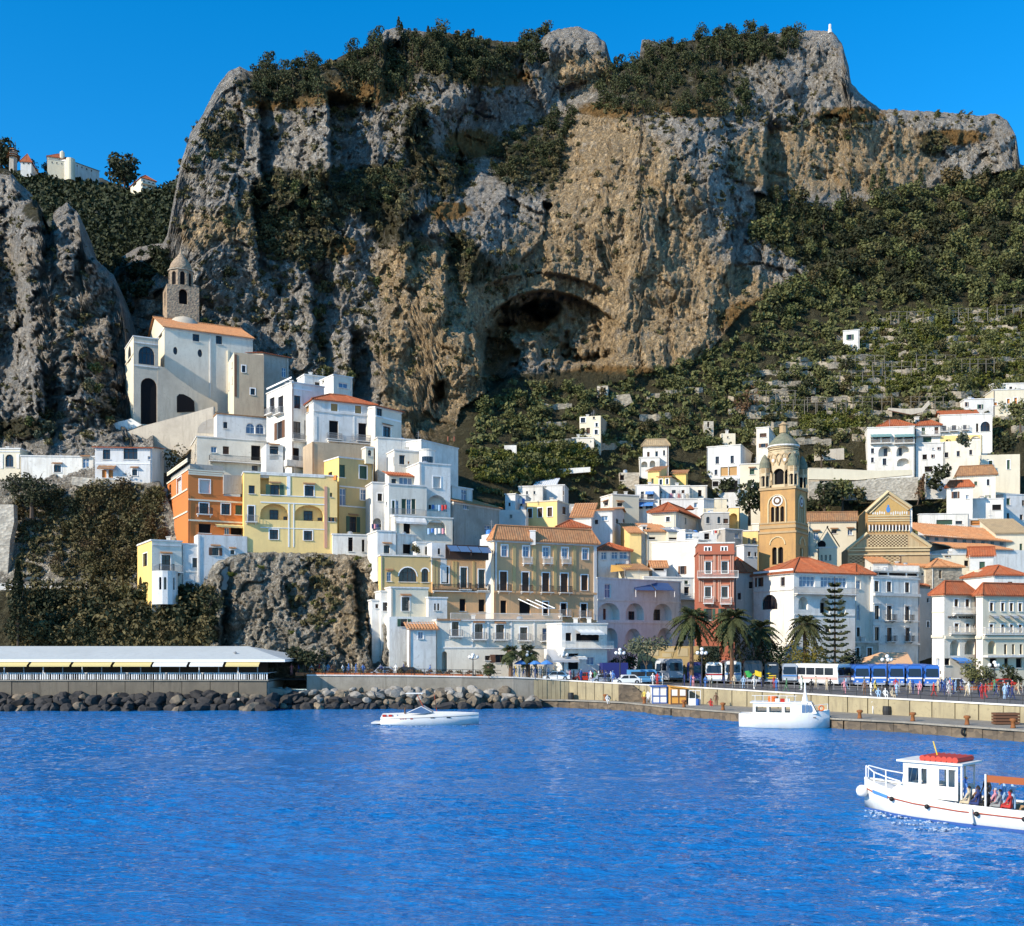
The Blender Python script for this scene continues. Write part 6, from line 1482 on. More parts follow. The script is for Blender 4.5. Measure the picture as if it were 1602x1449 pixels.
LM=[(430,130,'on the western shoulder'),(560,110,'climbing towards the middle summit'),(660,75,'at the western end of the middle summit'),(740,85,'in the heart of the middle summit wood'),(810,105,'near the rock tooth'),(950,160,'below the skyline notch'),(1050,150,'on the slope under the eastern summit'),(1140,170,'at the lower edge of the eastern pine slope'),(1060,75,'crowning the eastern summit'),(1200,70,'beside the summit statue'),(330,160,'at the western rim of the summit'),(345,230,'on the pale western tower'),(400,260,'in the first dark cleft'),(470,220,'on the second buttress'),(540,240,'in the deep shaded recess'),(520,310,'on the ledge under the shaded recess'),(470,380,'in the gully above the church'),(430,480,'above the brown annex'),(540,560,'above the red hipped roof house'),(610,330,'on the green ledge left of the ochre wall'),(650,200,'under the middle summit wood'),(720,270,'on the dry grass terrace'),(715,385,'over the lower ochre buttress'),(630,420,'at the top of the lower ochre buttress'),(830,250,'in the steep wood over the cave wall'),(780,400,'above the cave arch'),(900,330,'on the big ochre wall'),(1000,185,'at the rim of the ochre wall'),(1100,280,'on the grey wall beside the narrow cleft'),(1200,250,'in the narrow dark cleft'),(1290,190,'under the statue rock'),(1320,240,'on the ochre eastern crag'),(1460,225,'at the end of the eastern crag'),(1500,190,'along the eastern rim'),(1230,350,'at the foot of the eastern crag'),(1350,350,'in the upper eastern wood'),(1450,330,'below the long eastern crag'),(1560,320,'where the eastern wood meets the frame edge'),(1300,430,'in the middle of the eastern wood'),(1420,430,'above the vine terraces'),(1560,430,'in the eastern wood above the villas'),(1200,490,'beside the grassy cliff foot'),(1120,560,'under the grey cliff foot'),(1000,610,'near the grey ruin'),(880,610,'under the great cave'),(780,650,'left of the cave foot'),(740,720,'beside the blank slab wall'),(850,700,'above the white garden wall'),(920,660,'around the tall cream stone house'),(1000,680,'left of the beige roofed villa'),(1080,650,'above the beige roofed villa'),(1160,620,'above the tall white block'),(1240,600,'above the bell tower dome'),(1333,560,'below the lone white hut'),(1300,520,'left of the lone white hut'),(1420,540,'right of the lone white hut'),(1400,610,'above the green awning villa'),(1500,600,'above the long white villa'),(1590,560,'over the orange shuttered villa'),
  (60,330,'in the notch of the church cliff'),(30,690,'over the cream gate pavilion'),(175,610,'beside the church portico'),(110,670,'above the long white garden wall'),(200,430,'in the gully behind the church'),(250,440,'beside the brown belfry'),(60,820,'under the wide evergreen'),(110,880,'over the roadside parapet'),(190,800,'under the two storey white house'),(230,880,'beside the villa tower'),(190,890,'at the foot of the hanging creepers'),(60,970,'near the tall cypress'),(140,970,'above the restaurant roof'),(220,970,'under the villa tower'),(300,985,'in the dark corner by the promontory'),(490,910,'under the yellow palazzo'),(480,1000,'low on the promontory'),(400,900,'at the top of the promontory'),(560,910,'right of the promontory gully')]
def near(x,y): return min(LM,key=lambda q: (q[0]-x)**2+(q[1]-y)**2)[2]
LOOK={'leaf_shrub': 'dusty olive','leaf_tree': 'leafy green','leaf_sage': 'grey sage','leaf_dark': 'very dark','leaf_pine': 'dark','leaf_ivy': 'brownish','leaf_vine': 'yellow green','leaf_brown': 'reddish'}
def lab(kind,sc,noun,x,y,lo=.85,hi=1.2):
 return f"{'small' if sc < lo else ('large' if sc > hi else 'middling')} {LOOK[kind[0].materials[0].name]} {noun} {near(x, y)}"
def spots(n,shape,seed,mind):
 """n scattered picture positions inside an outline or a list of blobs, no two closer than mind."""
 g=random.Random(seed); out=[]; tries=0
 if isinstance(shape[0][0],(int,float)) and len(shape[0])==2:
  xs,ys=[p[0] for p in shape],[p[1] for p in shape]; bx=(min(xs),max(xs),min(ys),max(ys)); ok=lambda x,y: bool(poly_in(np.array(x),np.array(y),shape))
  pick=lambda: (g.uniform(bx[0],bx[1]),g.uniform(bx[2],bx[3]))
 else:
  wts=[b[2]*b[3]*(b[4] if len(b)>4 else 1) for b in shape]
  def pick():
   b=g.choices(shape,wts)[0]; a,r=g.random()*6.283,math.sqrt(g.random())
   return b[0]+b[2]*r*math.cos(a),b[1]+b[3]*r*math.sin(a)
  ok=lambda x,y: True
 while len(out)<n and tries<n*40:
  tries+=1; x,y=pick()
  if ok(x,y) and all((x-a)**2+(y-b)**2>mind*mind for a,b in out[-400:]): out.append((x,y))
 return out
MT,LC,FH,RS=SHEETS['mountain'],SHEETS['cliff'],SHEETS['far_hill'],SHEETS['rocky_slope']
for reg,n,_ in (([(382,128),(400,108),(455,104),(500,100),(500,160),(470,165),(410,158)],34,'dark pine on the western shoulder of the summit cliff'),
     ([(500,104),(545,88),(592,66),(640,120),(650,150),(560,140)],34,'dark pine climbing the ridge between the two summits'),
     ([(605,50),(645,50),(700,56),(790,70),(840,66),(850,100),(760,130),(660,120),(640,80)],62,'dark pine of the wood along the middle summit'),
     ([(815,50),(860,48),(862,58),(815,62)],4,'round topped pine alone beside the rock tooth'),
     ([(925,150),(965,108),(1000,92),(1010,80),(1100,110),(1165,150),(1170,195),(1050,180),(940,175)],66,'dark pine on the wooded slope below the eastern notch'),
     ([(790,205),(860,190),(910,165),(900,230),(850,270),(800,300),(762,292)],26,''),([(540,290),(620,262),(642,300),(600,330),(545,330)],14,''),
     ([(1012,66),(1040,74),(1100,60),(1150,54),(1250,54),(1255,80),(1200,100),(1040,100)],52,'dark pine crowning the eastern summit')):
 for x,y in spots(n,reg,int(reg[0][0]),7.5):
  p=MT.at(x,y); k=rnd.choice(PINE[:4] if rnd.random()<.85 else PINE)
  sc=rnd.uniform(.75,1.25); plant(k,p-np.array((0,.5,.6)),sc*p[1]/350,lab(k,sc,'conical pine' if k in PINE[4:] else 'bushy pine',x,y,.9,1.1),'pines on the summit ridges','pine')
CR=[(520,300,110,36,1.4),(480,375,60,60,.9),(830,250,62,58,1.5),(700,275,50,40),(720,384,24,22,1.6),(600,305,40,40,1.5),(1460,225,24,20,2),(350,215,34,40),(750,420,60,60,.4),(430,340,50,70),(640,220,40,70,.5),(900,330,100,120,.12),
  (1110,260,110,120,.25),(1300,190,120,22,.8),(1500,190,70,12,.9),(330,260,60,120,.35),(400,480,120,100,.2),(540,520,60,90,.45),(690,180,80,50,.35),(760,130,60,20,.8),(620,400,60,60,.3),(1250,230,100,60,.2),(500,200,80,40,.25),(1010,170,90,16,.9)]
it0=[]
for i,(x,y) in enumerate(spots(300,CR,5,6)):
 p=MT.at(x,y); k=rnd.choice(BUSH); sc=rnd.uniform(.9,1.8) if i<140 else rnd.uniform(.6,1.2)
 if i<140: plant(k,p-np.array((0,.3,.4)),sc,lab(k,sc,'scrub bush',x,y,1.1,1.5),'scrub bushes on the rock face','bush')
 else: it0.append((k[0],p-np.array((0,.3,.4)),sc,rnd.random()*6))
def stuff_mesh(name,label,items,mat):
 """Everything nobody could count: many small plants joined into one mesh."""
 Vs,Fs,n=[],[],0
 for me,p,sc,rz in items:
  co=np.empty(len(me.vertices)*3); me.vertices.foreach_get('co',co); co=co.reshape(-1,3)
  c,s_=math.cos(rz),math.sin(rz); q=np.c_[co[:,0]*c-co[:,1]*s_,co[:,0]*s_+co[:,1]*c,co[:,2]]*sc+p
  Vs.append(q); Fs.append(np.arange(len(q))+n); n+=len(q)
 V=np.concatenate(Vs); L=np.concatenate(Fs)
 me=bpy.data.meshes.new(name); me.vertices.add(len(V)); me.vertices.foreach_set('co',V.reshape(-1).astype(np.float32))
 me.loops.add(len(L)); me.loops.foreach_set('vertex_index',L.astype(np.int32)); me.polygons.add(len(L) // 4); me.polygons.foreach_set('loop_start',np.arange(0,len(L),4,dtype=np.int32)); me.update(calc_edges=True)
 me.materials.append(M[mat]); o=bpy.data.objects.new(name,me); C.objects.link(o); tag(o,label,None,None,'stuff'); return o
tuft=[clump_mesh('tuft',80+k,34,.8,.9,.28,'leaf_shrub')[0] for k in range(4)]
it=it0
gg=random.Random(77)
for _ in range(4300):
 x,y=gg.uniform(265,1590),gg.uniform(60,600)
 if y<float(MT.top(x))+6 or fbm(np.array(x/30.),np.array(y/24.),3,401)<.16 or (gg.random()<.75 and 860<x<1120 and 180<y<600) or m_soft(np.array(x),np.array(y))>.5: continue
 it.append((gg.choice(tuft),MT.at(x,y)-np.array((0,.2,.3)),gg.uniform(.5,1.7),gg.random()*6))
for _ in range(900):
 x,y=gg.uniform(-20,210),gg.uniform(270,700)
 if y<float(LC.top(x))+6 or fbm(np.array(x/30.),np.array(y/24.),3,411)<.15: continue
 it.append((gg.choice(tuft),LC.at(x,y)-np.array((0,.2,.3)),gg.uniform(.5,1.3),gg.random()*6))
for x,y in spots(1500,CR+[(560,150,120,60,.5),(1070,150,120,60,.5),(720,90,130,40,.7)],6,2.5): it.append((rnd.choice(tuft),MT.at(x,y)-np.array((0,.1,.3)),rnd.uniform(.7,1.8),rnd.random()*6))
stuff_mesh('cliff_scrub','dry scrub and low growth scattered over the cliff',it,'leaf_shrub')
WOOD=[(1190,345),(1215,310),(1280,330),(1350,330),(1420,305),(1500,290),(1600,266),(1680,260),(1680,480),(1500,480),(1300,470),(1240,500),(1170,505),(1190,470),(1265,455),(1250,425),(1190,380)]
it=[]; itd=[]
for i,(x,y) in enumerate(spots(235,WOOD,8,12)):
 p=MT.at(x,y); k=rnd.choice(TREE); sc=rnd.uniform(.8,1.35) if rnd.random()<.7 else rnd.uniform(1.4,2.1)
 if i<125: plant(k,p-np.array((0,.4,.7)),sc*p[1]/320,lab(k,sc,'rounded tree',x,y,1.1,1.4),'trees of the eastern wood','tree',None,rnd.uniform(.8,1.05))
 else: (it if rnd.random()<.5 else itd).append((k[0],p-np.array((0,.4,.7)),sc*p[1]/320,rnd.random()*6))
for x,y in ((1215,335),(1240,340),(1262,345),(1278,348),(1230,365),(1200,350),(1255,372),(1182,378),(1320,330),(1390,330),(1380,300),(1365,315),(1440,300),(1590,290)):
 p=MT.at(x,y); k=rnd.choice(PINE); sc=rnd.uniform(1.1,1.5); plant(k,p-np.array((0,.4,.8)),sc,lab(k,sc,'tall pine',x,y,1.2,1.35),'pines under the eastern crag','pine')
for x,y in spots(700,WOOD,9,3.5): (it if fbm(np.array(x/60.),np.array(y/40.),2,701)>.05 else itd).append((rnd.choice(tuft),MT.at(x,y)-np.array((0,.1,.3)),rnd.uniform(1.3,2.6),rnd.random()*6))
SLOPE=[(730,690),(760,640),(800,600),(880,612),(960,600),(1100,560),(1160,520),(1300,470),(1680,480),(1680,700),(1350,690),(1180,690),(1000,720),(800,760),(740,745)]
for x,y in spots(1500,SLOPE,10,4): it.append((rnd.choice(tuft),MT.at(x,y)-np.array((0,.1,.3)),rnd.uniform(1.0,2.2),rnd.random()*6))
for x,y in spots(500,[(740,720),(1000,700),(1180,690),(1560,690),(1600,860),(1260,860),(1000,860),(760,860)],31,5): it.append((rnd.choice(tuft),MT.at(x,y)-np.array((0,.1,.3)),rnd.uniform(1.0,2.0),rnd.random()*6))
for i,(x,y) in enumerate(spots(215,SLOPE,11,13)):
 p=MT.at(x,y); k=rnd.choice(TREE); sc=rnd.uniform(.65,1.2)
 if i<95: plant(k,p-np.array((0,.4,.6)),sc,lab(k,sc,'garden tree',x,y,.8,1.05),'garden trees on the terraced slope','tree',None,rnd.uniform(.75,1.0))
 else: it.append((k[0],p-np.array((0,.4,.6)),sc,rnd.random()*6))
stuff_mesh('undergrowth','dense undergrowth covering the eastern slope',it,'leaf_tree'); stuff_mesh('undergrowth','darker leaved undergrowth patches in the eastern wood',itd,'leaf_dark')
plant(BROWN[0],MT.at(1165,655),1.7,'reddish brown autumn tree above the bell tower dome',None,'tree')
it=[]
for x,y in spots(620,[(1330,520),(1420,490),(1600,480),(1680,480),(1680,600),(1350,620),(1300,560)],12,5)+spots(120,[(1255,652),(1345,648),(1345,672),(1255,676)],13,4)+spots(160,[(740,712),(930,690),(930,745),(740,760)],14,4):
 it.append((rnd.choice(VINE)[0],MT.at(x,y)-np.array((0,.2,.2)),rnd.uniform(.8,1.3),rnd.random()*6))
stuff_mesh('vines','yellow green vines growing over the terraces',it,'leaf_vine')
rubble('terrace_stone',(.40,.34,.25),(.22,.18,.13))
TW=[(800,700,900,690),(930,700,990,694),(840,640,895,636),(830,668,885,664),(760,735,840,726),(1000,655,1080,648),(1010,620,1100,610)]
gt=random.Random(19)
for y_ in range(492,700,13):
 x_=max(1110+abs(y_-600)*.5,1450-(y_-470)*2.6)+gt.uniform(0,40)
 while x_<1590:
  l_=gt.uniform(60,150); TW.append((x_,y_+gt.uniform(-3,3)+(1350-x_)*.02,min(1620,x_+l_),y_+gt.uniform(-3,3)+(1350-x_-l_)*.02)); x_+=l_+gt.uniform(14,60)
for i,(xa,ya,xb,yb_) in enumerate(TW):
 mb=MB(); n=12
 for k in range(n):
  q0,q1=k/n,(k+1)/n
  a,b_=MT.at(xa+(xb-xa)*q0,ya+(yb_-ya)*q0+.5*math.sin(k*1.3+i)),MT.at(xa+(xb-xa)*q1,ya+(yb_-ya)*q1+.5*math.sin(k*1.3+1.3+i))
  if abs(a[1]-b_[1])>6: continue
  a,b_=a-np.array((0,.8,0)),b_-np.array((0,.8,0))
  h1=rnd.uniform(.3,.8); mb.prism([a-np.array((0,0,1)),b_-np.array((0,0,1)),b_+np.array((0,0,h1)),a+np.array((0,0,h1))],(0,.6,0))
 where='below the grey ruin and cave' if xa<1000 else ('above the bell tower' if xa<1290 else 'among the eastern vines')
 tag(mb.build('terrace_wall',M['terrace_stone']),'low dry stone terrace wall '+near((xa+xb)/2,ya),'wall','dry stone terrace walls on the slope')
PG=[(1320,575,60),(1360,585,60),(1430,575,60),(1310,600,70),(1180,630,60),(1220,645,70),(1260,640,60),(1330,640,60),(1420,640,50),(1500,580,50),(1390,505,50),(1480,500,60),(1555,495,50)]
for i,(x,y,w_) in enumerate(PG):
 p=MT.at(x,y); s_=F/p[1]; wm=w_/s_
 t_=thing('vine_pergola',f"{'long' if w_ > 60 else ('short' if w_ < 60 else 'plain')} grey pole vine pergola {near(x, y)}",'pergola',p,'vine pergolas on the slope')
 for k in range(5):
  mb=MB(); q=p+np.array((wm*k/4.,-2.2,0)); mb.tube(q-np.array((0,0,1)),q+np.array((0,0,2.6)),.09,n=4); mb.build('post',M['pole_grey'],t_)
 mb=MB()
 for z in (2.5,1.3): mb.tube(p+np.array((-.4,-2.2,z)),p+np.array((wm+.4,-2.2,z)),.07,n=4)
 mb.build('rail',M['pole_grey'],t_)
it=[]
for x,y in spots(1900,[(-60,272),(20,274),(100,284),(200,306),(265,300),(285,285),(330,262),(330,420),(230,440),(130,420),(60,320),(-60,280)],15,2.6):
 p=FH.at(x,y); it.append((rnd.choice(tuft),p,rnd.uniform(1.6,3.6)*p[1]/400,rnd.random()*6))
stuff_mesh('far_wood','dark bushy wood covering the far hill',it,'leaf_dark')
for x,y,s_,q_ in ((190,285,4.2,'big tree left of the balconied block'),(200,284,3.6,'smaller tree touching the balconied block'),(5,262,4,'dark tree at the frame edge'),(14,262,3.2,'dark tree left of the pagoda like tower'),(52,268,1.6,'little tree left of the convent'),(80,272,1.5,'little tree before the convent')): plant(TREE[3],FH.at(x,y)-np.array((0,3,1)),s_,q_+' on the far hilltop','trees on the far hilltop','tree',None,1.1)
for x,y in spots(16,[(60,325,26,14),(35,285,24,10),(175,640,20,40),(160,600,30,40),(30,690,60,14),(100,660,60,30)],16,7): k=rnd.choice(BUSH); sc=rnd.uniform(.8,1.8); plant(k,LC.at(x,y)-np.array((0,.3,.3)),sc,lab(k,sc,'cliff bush',x,y,1.1,1.5),'bushes on the church cliff','bush')
for x,y in spots(24,[(160,420),(215,400),(265,400),(265,450),(215,480),(195,520),(170,440)],17,7): k=rnd.choice(BUSH[3::4]); sc=rnd.uniform(1.6,2.8); plant(k,MT.at(x,y)-np.array((0,.6,.4)),sc,lab(k,sc,'gully bush',x,y,2,2.4),'bushes in the church gully','bush')
def bank(noun,grp,cat,n,reg,seed,mind,kinds,s0,s1,sheet=RS,push=.6,keep=99):
 for i,(x,y) in enumerate(spots(n,reg,seed,mind)):
  p=sheet.at(x,y); k=rnd.choice(kinds); sc=rnd.uniform(s0,s1)
  if i<keep: plant(k,p-np.array((0,push,.5)),sc,lab(k,sc,noun,x,y,s0+(s1-s0)*.33,s0+(s1-s0)*.66),grp,cat)
  else: it.append((k[0],p-np.array((0,push,.5)),sc,rnd.random()*6))
it=[]
IVY=[clump_mesh('creeper',90+k,300,1.5,3.2,.2,('leaf_ivy','leaf_shrub')[k % 2]) for k in range(4)]
bank('hanging creeper','creepers on the retaining bank','creeper',60,[(125,765),(250,765),(258,905),(140,915),(118,850)],18,9,IVY,.8,1.3)
bank('bank bush','bushes on the stony bank','bush',30,[(25,790),(125,770),(130,900),(40,905)],19,9,[BUSH[0],BUSH[4],IVY[0]],.6,1.2,keep=24)
bank('leafy bush tree','bushes above the restaurant','bush',110,[(30,940),(235,935),(330,950),(332,1005),(30,1010)],20,9,[TREE[3],TREE[1],BUSH[3],BUSH[7]],.85,1.4,keep=50)
bank('rock bush','bushes on the promontory','bush',22,[(490,930,40,60,1),(480,1000,30,30,.6),(400,900,50,20,.4),(560,900,30,30,.4)],21,8,[BUSH[0],BUSH[1],VINE[0]],.4,.85,RS,.2,keep=24)
for x,y in spots(900,[(30,935),(240,935),(332,950),(332,1030),(20,1030)],22,3)+spots(330,[(130,765),(255,765),(258,910),(140,915),(118,850)],23,4)+spots(110,[(25,775),(125,770),(125,905),(30,905)],25,5)+spots(50,[(490,930,40,60,1)],24,3): it.append((rnd.choice(tuft),RS.at(x,y)-np.array((0,.3,.2)),rnd.uniform(.7,1.5),rnd.random()*6))
stuff_mesh('bank_growth','tangled low growth over the bank on the west shore',it,'leaf_shrub')
t_=thing('tree','wide dark evergreen tree in front of the long white garden wall','tree',P(50,800,183)); g=np.random.RandomState(5)
BIG=clump_mesh('crown',101,1700,6.6,7.6,.34,'leaf_dark','ball',(.4,.4)); inst('crown',BIG[0],(0,0,.4),0,(1.0,.7,.85),t_); inst('trunk',BIG[1],(0,0,0),0,1,t_)
cyp=clump_mesh('crown',111,2200,1.9,12.8,.22,'leaf_dark','cone',(.2,.3),True)
t_=thing('cypress_tree','tall dark cypress standing at the foot of the overgrown bank','cypress',P(28,1010,163)); inst('crown',cyp[0],(0,0,0),0,1,t_); inst('trunk',cyp[1],(0,0,0),0,1,t_)
t_=thing('tree','big dark round bush tree beside the restaurant end','tree',P(478,1052,158)); b2=clump_mesh('crown',115,900,2.9,3.6,.26,'leaf_dark','ball',(.2,.4)); inst('crown',b2[0],(0,0,0),0,(1.1,1,1),t_); inst('trunk',b2[1],(0,0,0),0,1,t_)
def solo(lab,cat,x,y,Y,kind,sc,sq=1.0):
 return plant(kind,P(x,y,Y),sc,lab,None,cat,None,sq)
solo('dark tree beside the ochre bell tower above white garden walls','tree',vx('b',1400),vy('b',1085),214,TREE[3],1.9)
solo('round green bush over the cream house with green shutters','bush',vx('e',1440),vy('e',742),236,BUSH[7],2.6)
solo('dark bush tree between white porch house and plain white house','bush',vx('e',880),vy('e',970),238,BUSH[3],2.2)
solo('brown dry bush between ramp wall and white stone flanked house','bush',272,738,193,IVY[0],1.5)
solo('leafy tree beside the upper villa at the frame edge','tree',vx('e',1570),vy('e',480),250,TREE[0],1.5)
solo('dark tree clump on the terrace behind the cathedral gable','tree',1290,795,243,TREE[3],1.7)
solo('green tree on the terrace wall beside the bell tower drum','tree',1318,790,246,TREE[0],1.5)
solo('bushy tree above the terrace wall behind the bell tower','tree',1285,722,252,TREE[1],1.3)
solo('dark bush below the open ground floor of the white block','bush',vx('b',1180),vy('b',850),224,BUSH[3],1.8)
solo('yellow flowering bush on the ochre palazzo terrace','bush',vx('6',615),vy('6',1255),166,BUSH[0],.9)
for i,(x,y) in enumerate(((1265,800),(1240,790),(1310,775),(1345,790),(1460,770),(1505,700))): solo(('scrubby bush on the stone bank behind the cathedral','low bush beside the bell tower flank','spreading bush above the chapter house roof','dense bush next to the golden gable','dark bush near the leaning cypress','bush under the porch house')[i],'bush',x,y,246,BUSH[(3*i+3) % 8],2.2)
t_=thing('cypress_tree','leaning brown cypress on the bank beside the cathedral','cypress',P(1437,782,247),None); cb2=clump_mesh('crown',113,420,1.1,6.0,.2,'leaf_brown','cone',(.15,.3),True); inst('crown',cb2[0],(0,0,0),0,1,t_); inst('trunk',cb2[1],(0,0,0),0,1,t_); t_.rotation_euler=(0,R(12),0)
def palm(label,x,y0,ytop,Y,rad,nf=46,seed=1,grp=None,droop=1.0):
 p=P(x,y0,Y); p[2]=promz(x); g=random.Random(seed); zt=P(x,ytop,Y)[2]-p[2]
 t=thing('palm_tree',label,'palm',p,grp)
 mb=MB(); n=7
 for k in range(n): mb.tube(p+np.array((0,0,zt*k/n)),p+np.array((0,0,zt*(k+1)/n)),.34-.01*k,.30-.01*k,8,False)
 mb.tube(p+np.array((0,0,zt*.82)),p+np.array((0,0,zt*1.02)),.5,.6,8); mb.build('trunk',M['trunk_palm'],t)
 for part in range(4):
  mb=MB()
  for f in range(nf // 4):
   az=g.random()*6.283; el=g.uniform(-.75,1.25); L=rad*g.uniform(.85,1.1); c=p+np.array((0,0,zt)); d=np.array((math.cos(az),math.sin(az),0)); side=np.array((-math.sin(az),math.cos(az),0))
   pts=[]
   for k in range(7):
    s_=k/6; pts.append(c+d*L*s_*math.cos(el)*(1-.12*s_)+np.array((0,0,L*(math.sin(el)*s_-droop*.62*s_*s_))))
   for k in range(6):
    w0=.42*math.sin(math.pi*min(.97,.12+k/6.)) ; w1=.42*math.sin(math.pi*min(.97,.12+(k+1)/6.)); a,b_=pts[k],pts[k+1]; dn=np.array((0,0,-1.))
    for sg in (-1,1):
     for q in range(2):
      f0,f1=q/2,q/2+.34; u0,u1=a+(b_-a)*f0,a+(b_-a)*f1
      mb.face(u0,u1,u1+side*sg*w1*1.5+dn*w1*.8+(b_-a)*.5,u0+side*sg*w0*1.5+dn*w0*.8+(b_-a)*.5)
  mb.build('fronds',M['leaf_palm'],t)
 return t
palm('tall date palm in front of the red palazzo, nearer the arcade',1082,1062,966,163,4.4,72,2)
palm('tall date palm before the red palazzo with bushy crown',1145,1062,968,163,4.6,76,3)
palm('shorter shaded palm behind the two tall date palms',1188,1064,984,167,4.2,60,4)
palm('palm with spreading crown beside the tiered araucaria',1259,1060,976,166,3.9,60,5)
palm('small palm beside the cafe parasols',799,1054,1018,157.5,2.0,36,6,None,.8)
palm('small bushy palm behind the blue parasols',826,1054,1019,158.5,2.4,40,7,None,.8)
palm('low palm shrub in front of the blue white palazzo',765,1056,1043,157,1.3,28,8,None,.7)
def araucaria():
 x,Y=1306,161.5; p=P(x,1064,Y); p[2]=promz(x); H_=P(x,902,Y)[2]-p[2]
 t=thing('araucaria_tree','tall tiered araucaria with drooping flat whorls before the white palazzo','tree',p)
 mb=MB(); mb.tube(p,p+np.array((0,0,H_)),.22,.05,7); mb.build('trunk',M['bark'],t); g=random.Random(3)
 for k in range(16):
  z=H_*(.10+.88*k/16.); L=2.6*(1-(z/H_))**.72+.45; L *= .8+.3*g.random(); mb=MB()
  nb=7
  for b in range(nb):
   a=6.283*b/nb+k*.5; d=np.array((math.cos(a),math.sin(a),0)); s_=np.array((-math.sin(a),math.cos(a),0)); c=p+np.array((0,0,z))
   for j in range(6):
    q=c+d*L*(j+.6)/6+np.array((0,0,-.25*math.sin(j/5*3.0)+.25*(j/5.)**2*.8)); r=.30*(1.1-j/8)
    mb.face(q-d*.3-s_*r,q+d*.3-s_*r*.6,q+d*.3+s_*r*.6,q-d*.3+s_*r); mb.face(q-d*.25+np.array((0,0,.16)),q+d*.25+np.array((0,0,.1)),q+d*.25-np.array((0,0,.14)),q-d*.25-np.array((0,0,.16)))
  mb.build('whorl',M['leaf_pine'],t)
araucaria()
ac=clump_mesh('crown',121,900,3.6,2.8,.24,'leaf_sage','ball',None)
p=P(1014,1060,160); p[2]=promz(1014); t_=thing('acacia_tree','flat crowned grey green acacia in front of the arcade','tree',p); inst('crown',ac[0],(0,0,4.0),0,(1.05,.8,1),t_)
mb=MB(); mb.tube(p,p+np.array((-.3,0,2.6)),.16,.13); mb.tube(p+np.array((-.3,0,2.5)),p+np.array((-1.4,0,4.6)),.12,.06); mb.tube(p+np.array((-.3,0,2.5)),p+np.array((1.2,0,4.9)),.12,.06); mb.tube(p+np.array((-.3,0,2.5)),p+np.array((.1,.5,5)),.1,.05); mb.build('trunk',M['bark'],t_)
for i,(x,yb_,w_,mat,sd,lab) in enumerate(((1248,1052,2.6,'leaf_gold',131,'bushy yellow leaved tree left of the araucaria'),(1275,1050,2.0,'leaf_gold',132,'golden green bush under the spreading palm'),(1222,1054,2.3,'leaf_tree',133,'green bush between palms and white hotel'),(1205,1058,2.4,'leaf_dark',134,'dark shaded tree behind the coaches'),(1168,1056,2.6,'leaf_dark',135,'dark leafy mass behind the tall date palms'),(1112,1056,2.2,'leaf_dark',136,'dark bush between the two tall date palms'),(1325,1056,1.7,'leaf_dark',137,'dark bush right of the araucaria trunk'),(975,1056,1.9,'leaf_dark',138,'dark shaded bush below the arcade'),(1525,1062,1.5,'leaf_tree',139,'clipped bush in front of the cream hotel'),(1583,1058,1.3,'leaf_dark',140,'small dark tree before the cream hotel wing'),(1540,1056,1.4,'leaf_sage',141,'grey green tree by the cream hotel terrace'))):
 w_ *= 1.35; k=clump_mesh('crown',sd,800,w_,w_*1.9,.2,mat,'ball',(.14,.4)); p=P(x,yb_,166 if x<1400 else 158); p[2]=promz(x); t_=thing('tree',lab,'tree',p); inst('crown',k[0],(0,0,.8 if i<8 else .2),0,1,t_); inst('trunk',k[1],(0,0,0),0,1,t_)
import bmesh
plain('wet_rock',(.045,.038,.034),.6,spec=.4)
rock_cols=[]
for nm,a,b_ in (('boulder_dark',(.050,.044,.040),(.022,.02,.019)),('boulder_pale',(.36,.33,.28),(.20,.18,.155)),('boulder_brown',(.26,.20,.13),(.12,.095,.07))):
 m,t,b=new_mat(nm); oi=node(t,'ShaderNodeObjectInfo')
 c=mixcol(t,ramp(t,noise(t,posvec(t),1.6,5,.7),.4,.65),a,b_); c=mixcol(t,math_(t,'MULTIPLY',oi.outputs['Random'],.55),c,b_)
 t.links.new(c,b.inputs['Base Color']); b.inputs['Roughness'].default_value=.9; M[nm]=m
def boulder(seed,mat):
 bm=bmesh.new(); bmesh.ops.create_icosphere(bm,subdivisions=2,radius=1.0); g=np.random.RandomState(seed)
 pl=g.normal(size=(9,3)); pl /= np.linalg.norm(pl,axis=1)[:,None]; of=g.uniform(.42,.85,9); st=np.array((g.uniform(.85,1.3),g.uniform(.8,1.1),g.uniform(.6,.9)))
 for v in bm.verts:
  p=np.array(v.co)
  for n_,o in zip(pl,of):
   d=p @ n_-o
   if d>0: p=p-n_*d
  v.co=p*st*1.15+g.normal(size=3)*.03
 me=bpy.data.meshes.new('boulder'); bm.to_mesh(me); bm.free(); me.materials.append(M[mat]); return me
BL={m: [boulder(k*7+3,m) for k in range(5)] for m in ('boulder_dark','boulder_pale','boulder_brown')}
def put_boulder(x,Y,z,r,kind):
 size='large' if r>.98 else ('small' if r<.78 else 'middling')
 where='under the restaurant terrace' if x<430 else ('at the foot of the recessed wall' if x<500 else ('behind the speedboat' if x<760 else 'where breakwater meets quay'))
 col={'boulder_dark': 'dark wet','boulder_pale': 'pale dry','boulder_brown': 'brownish'}[kind]
 pos='at the waterline' if z<.8 else ('on top of the pile' if z>1.9 else 'midway up the pile')
 o=inst('boulder',rnd.choice(BL[kind]),PZ(x,Y,z),rnd.random()*6,r); o.rotation_euler=(rnd.uniform(-.5,.5),rnd.uniform(-.5,.5),rnd.random()*6)
 tag(o,f'{size} {col} boulder {pos} {where}','boulder','boulders of the breakwater')
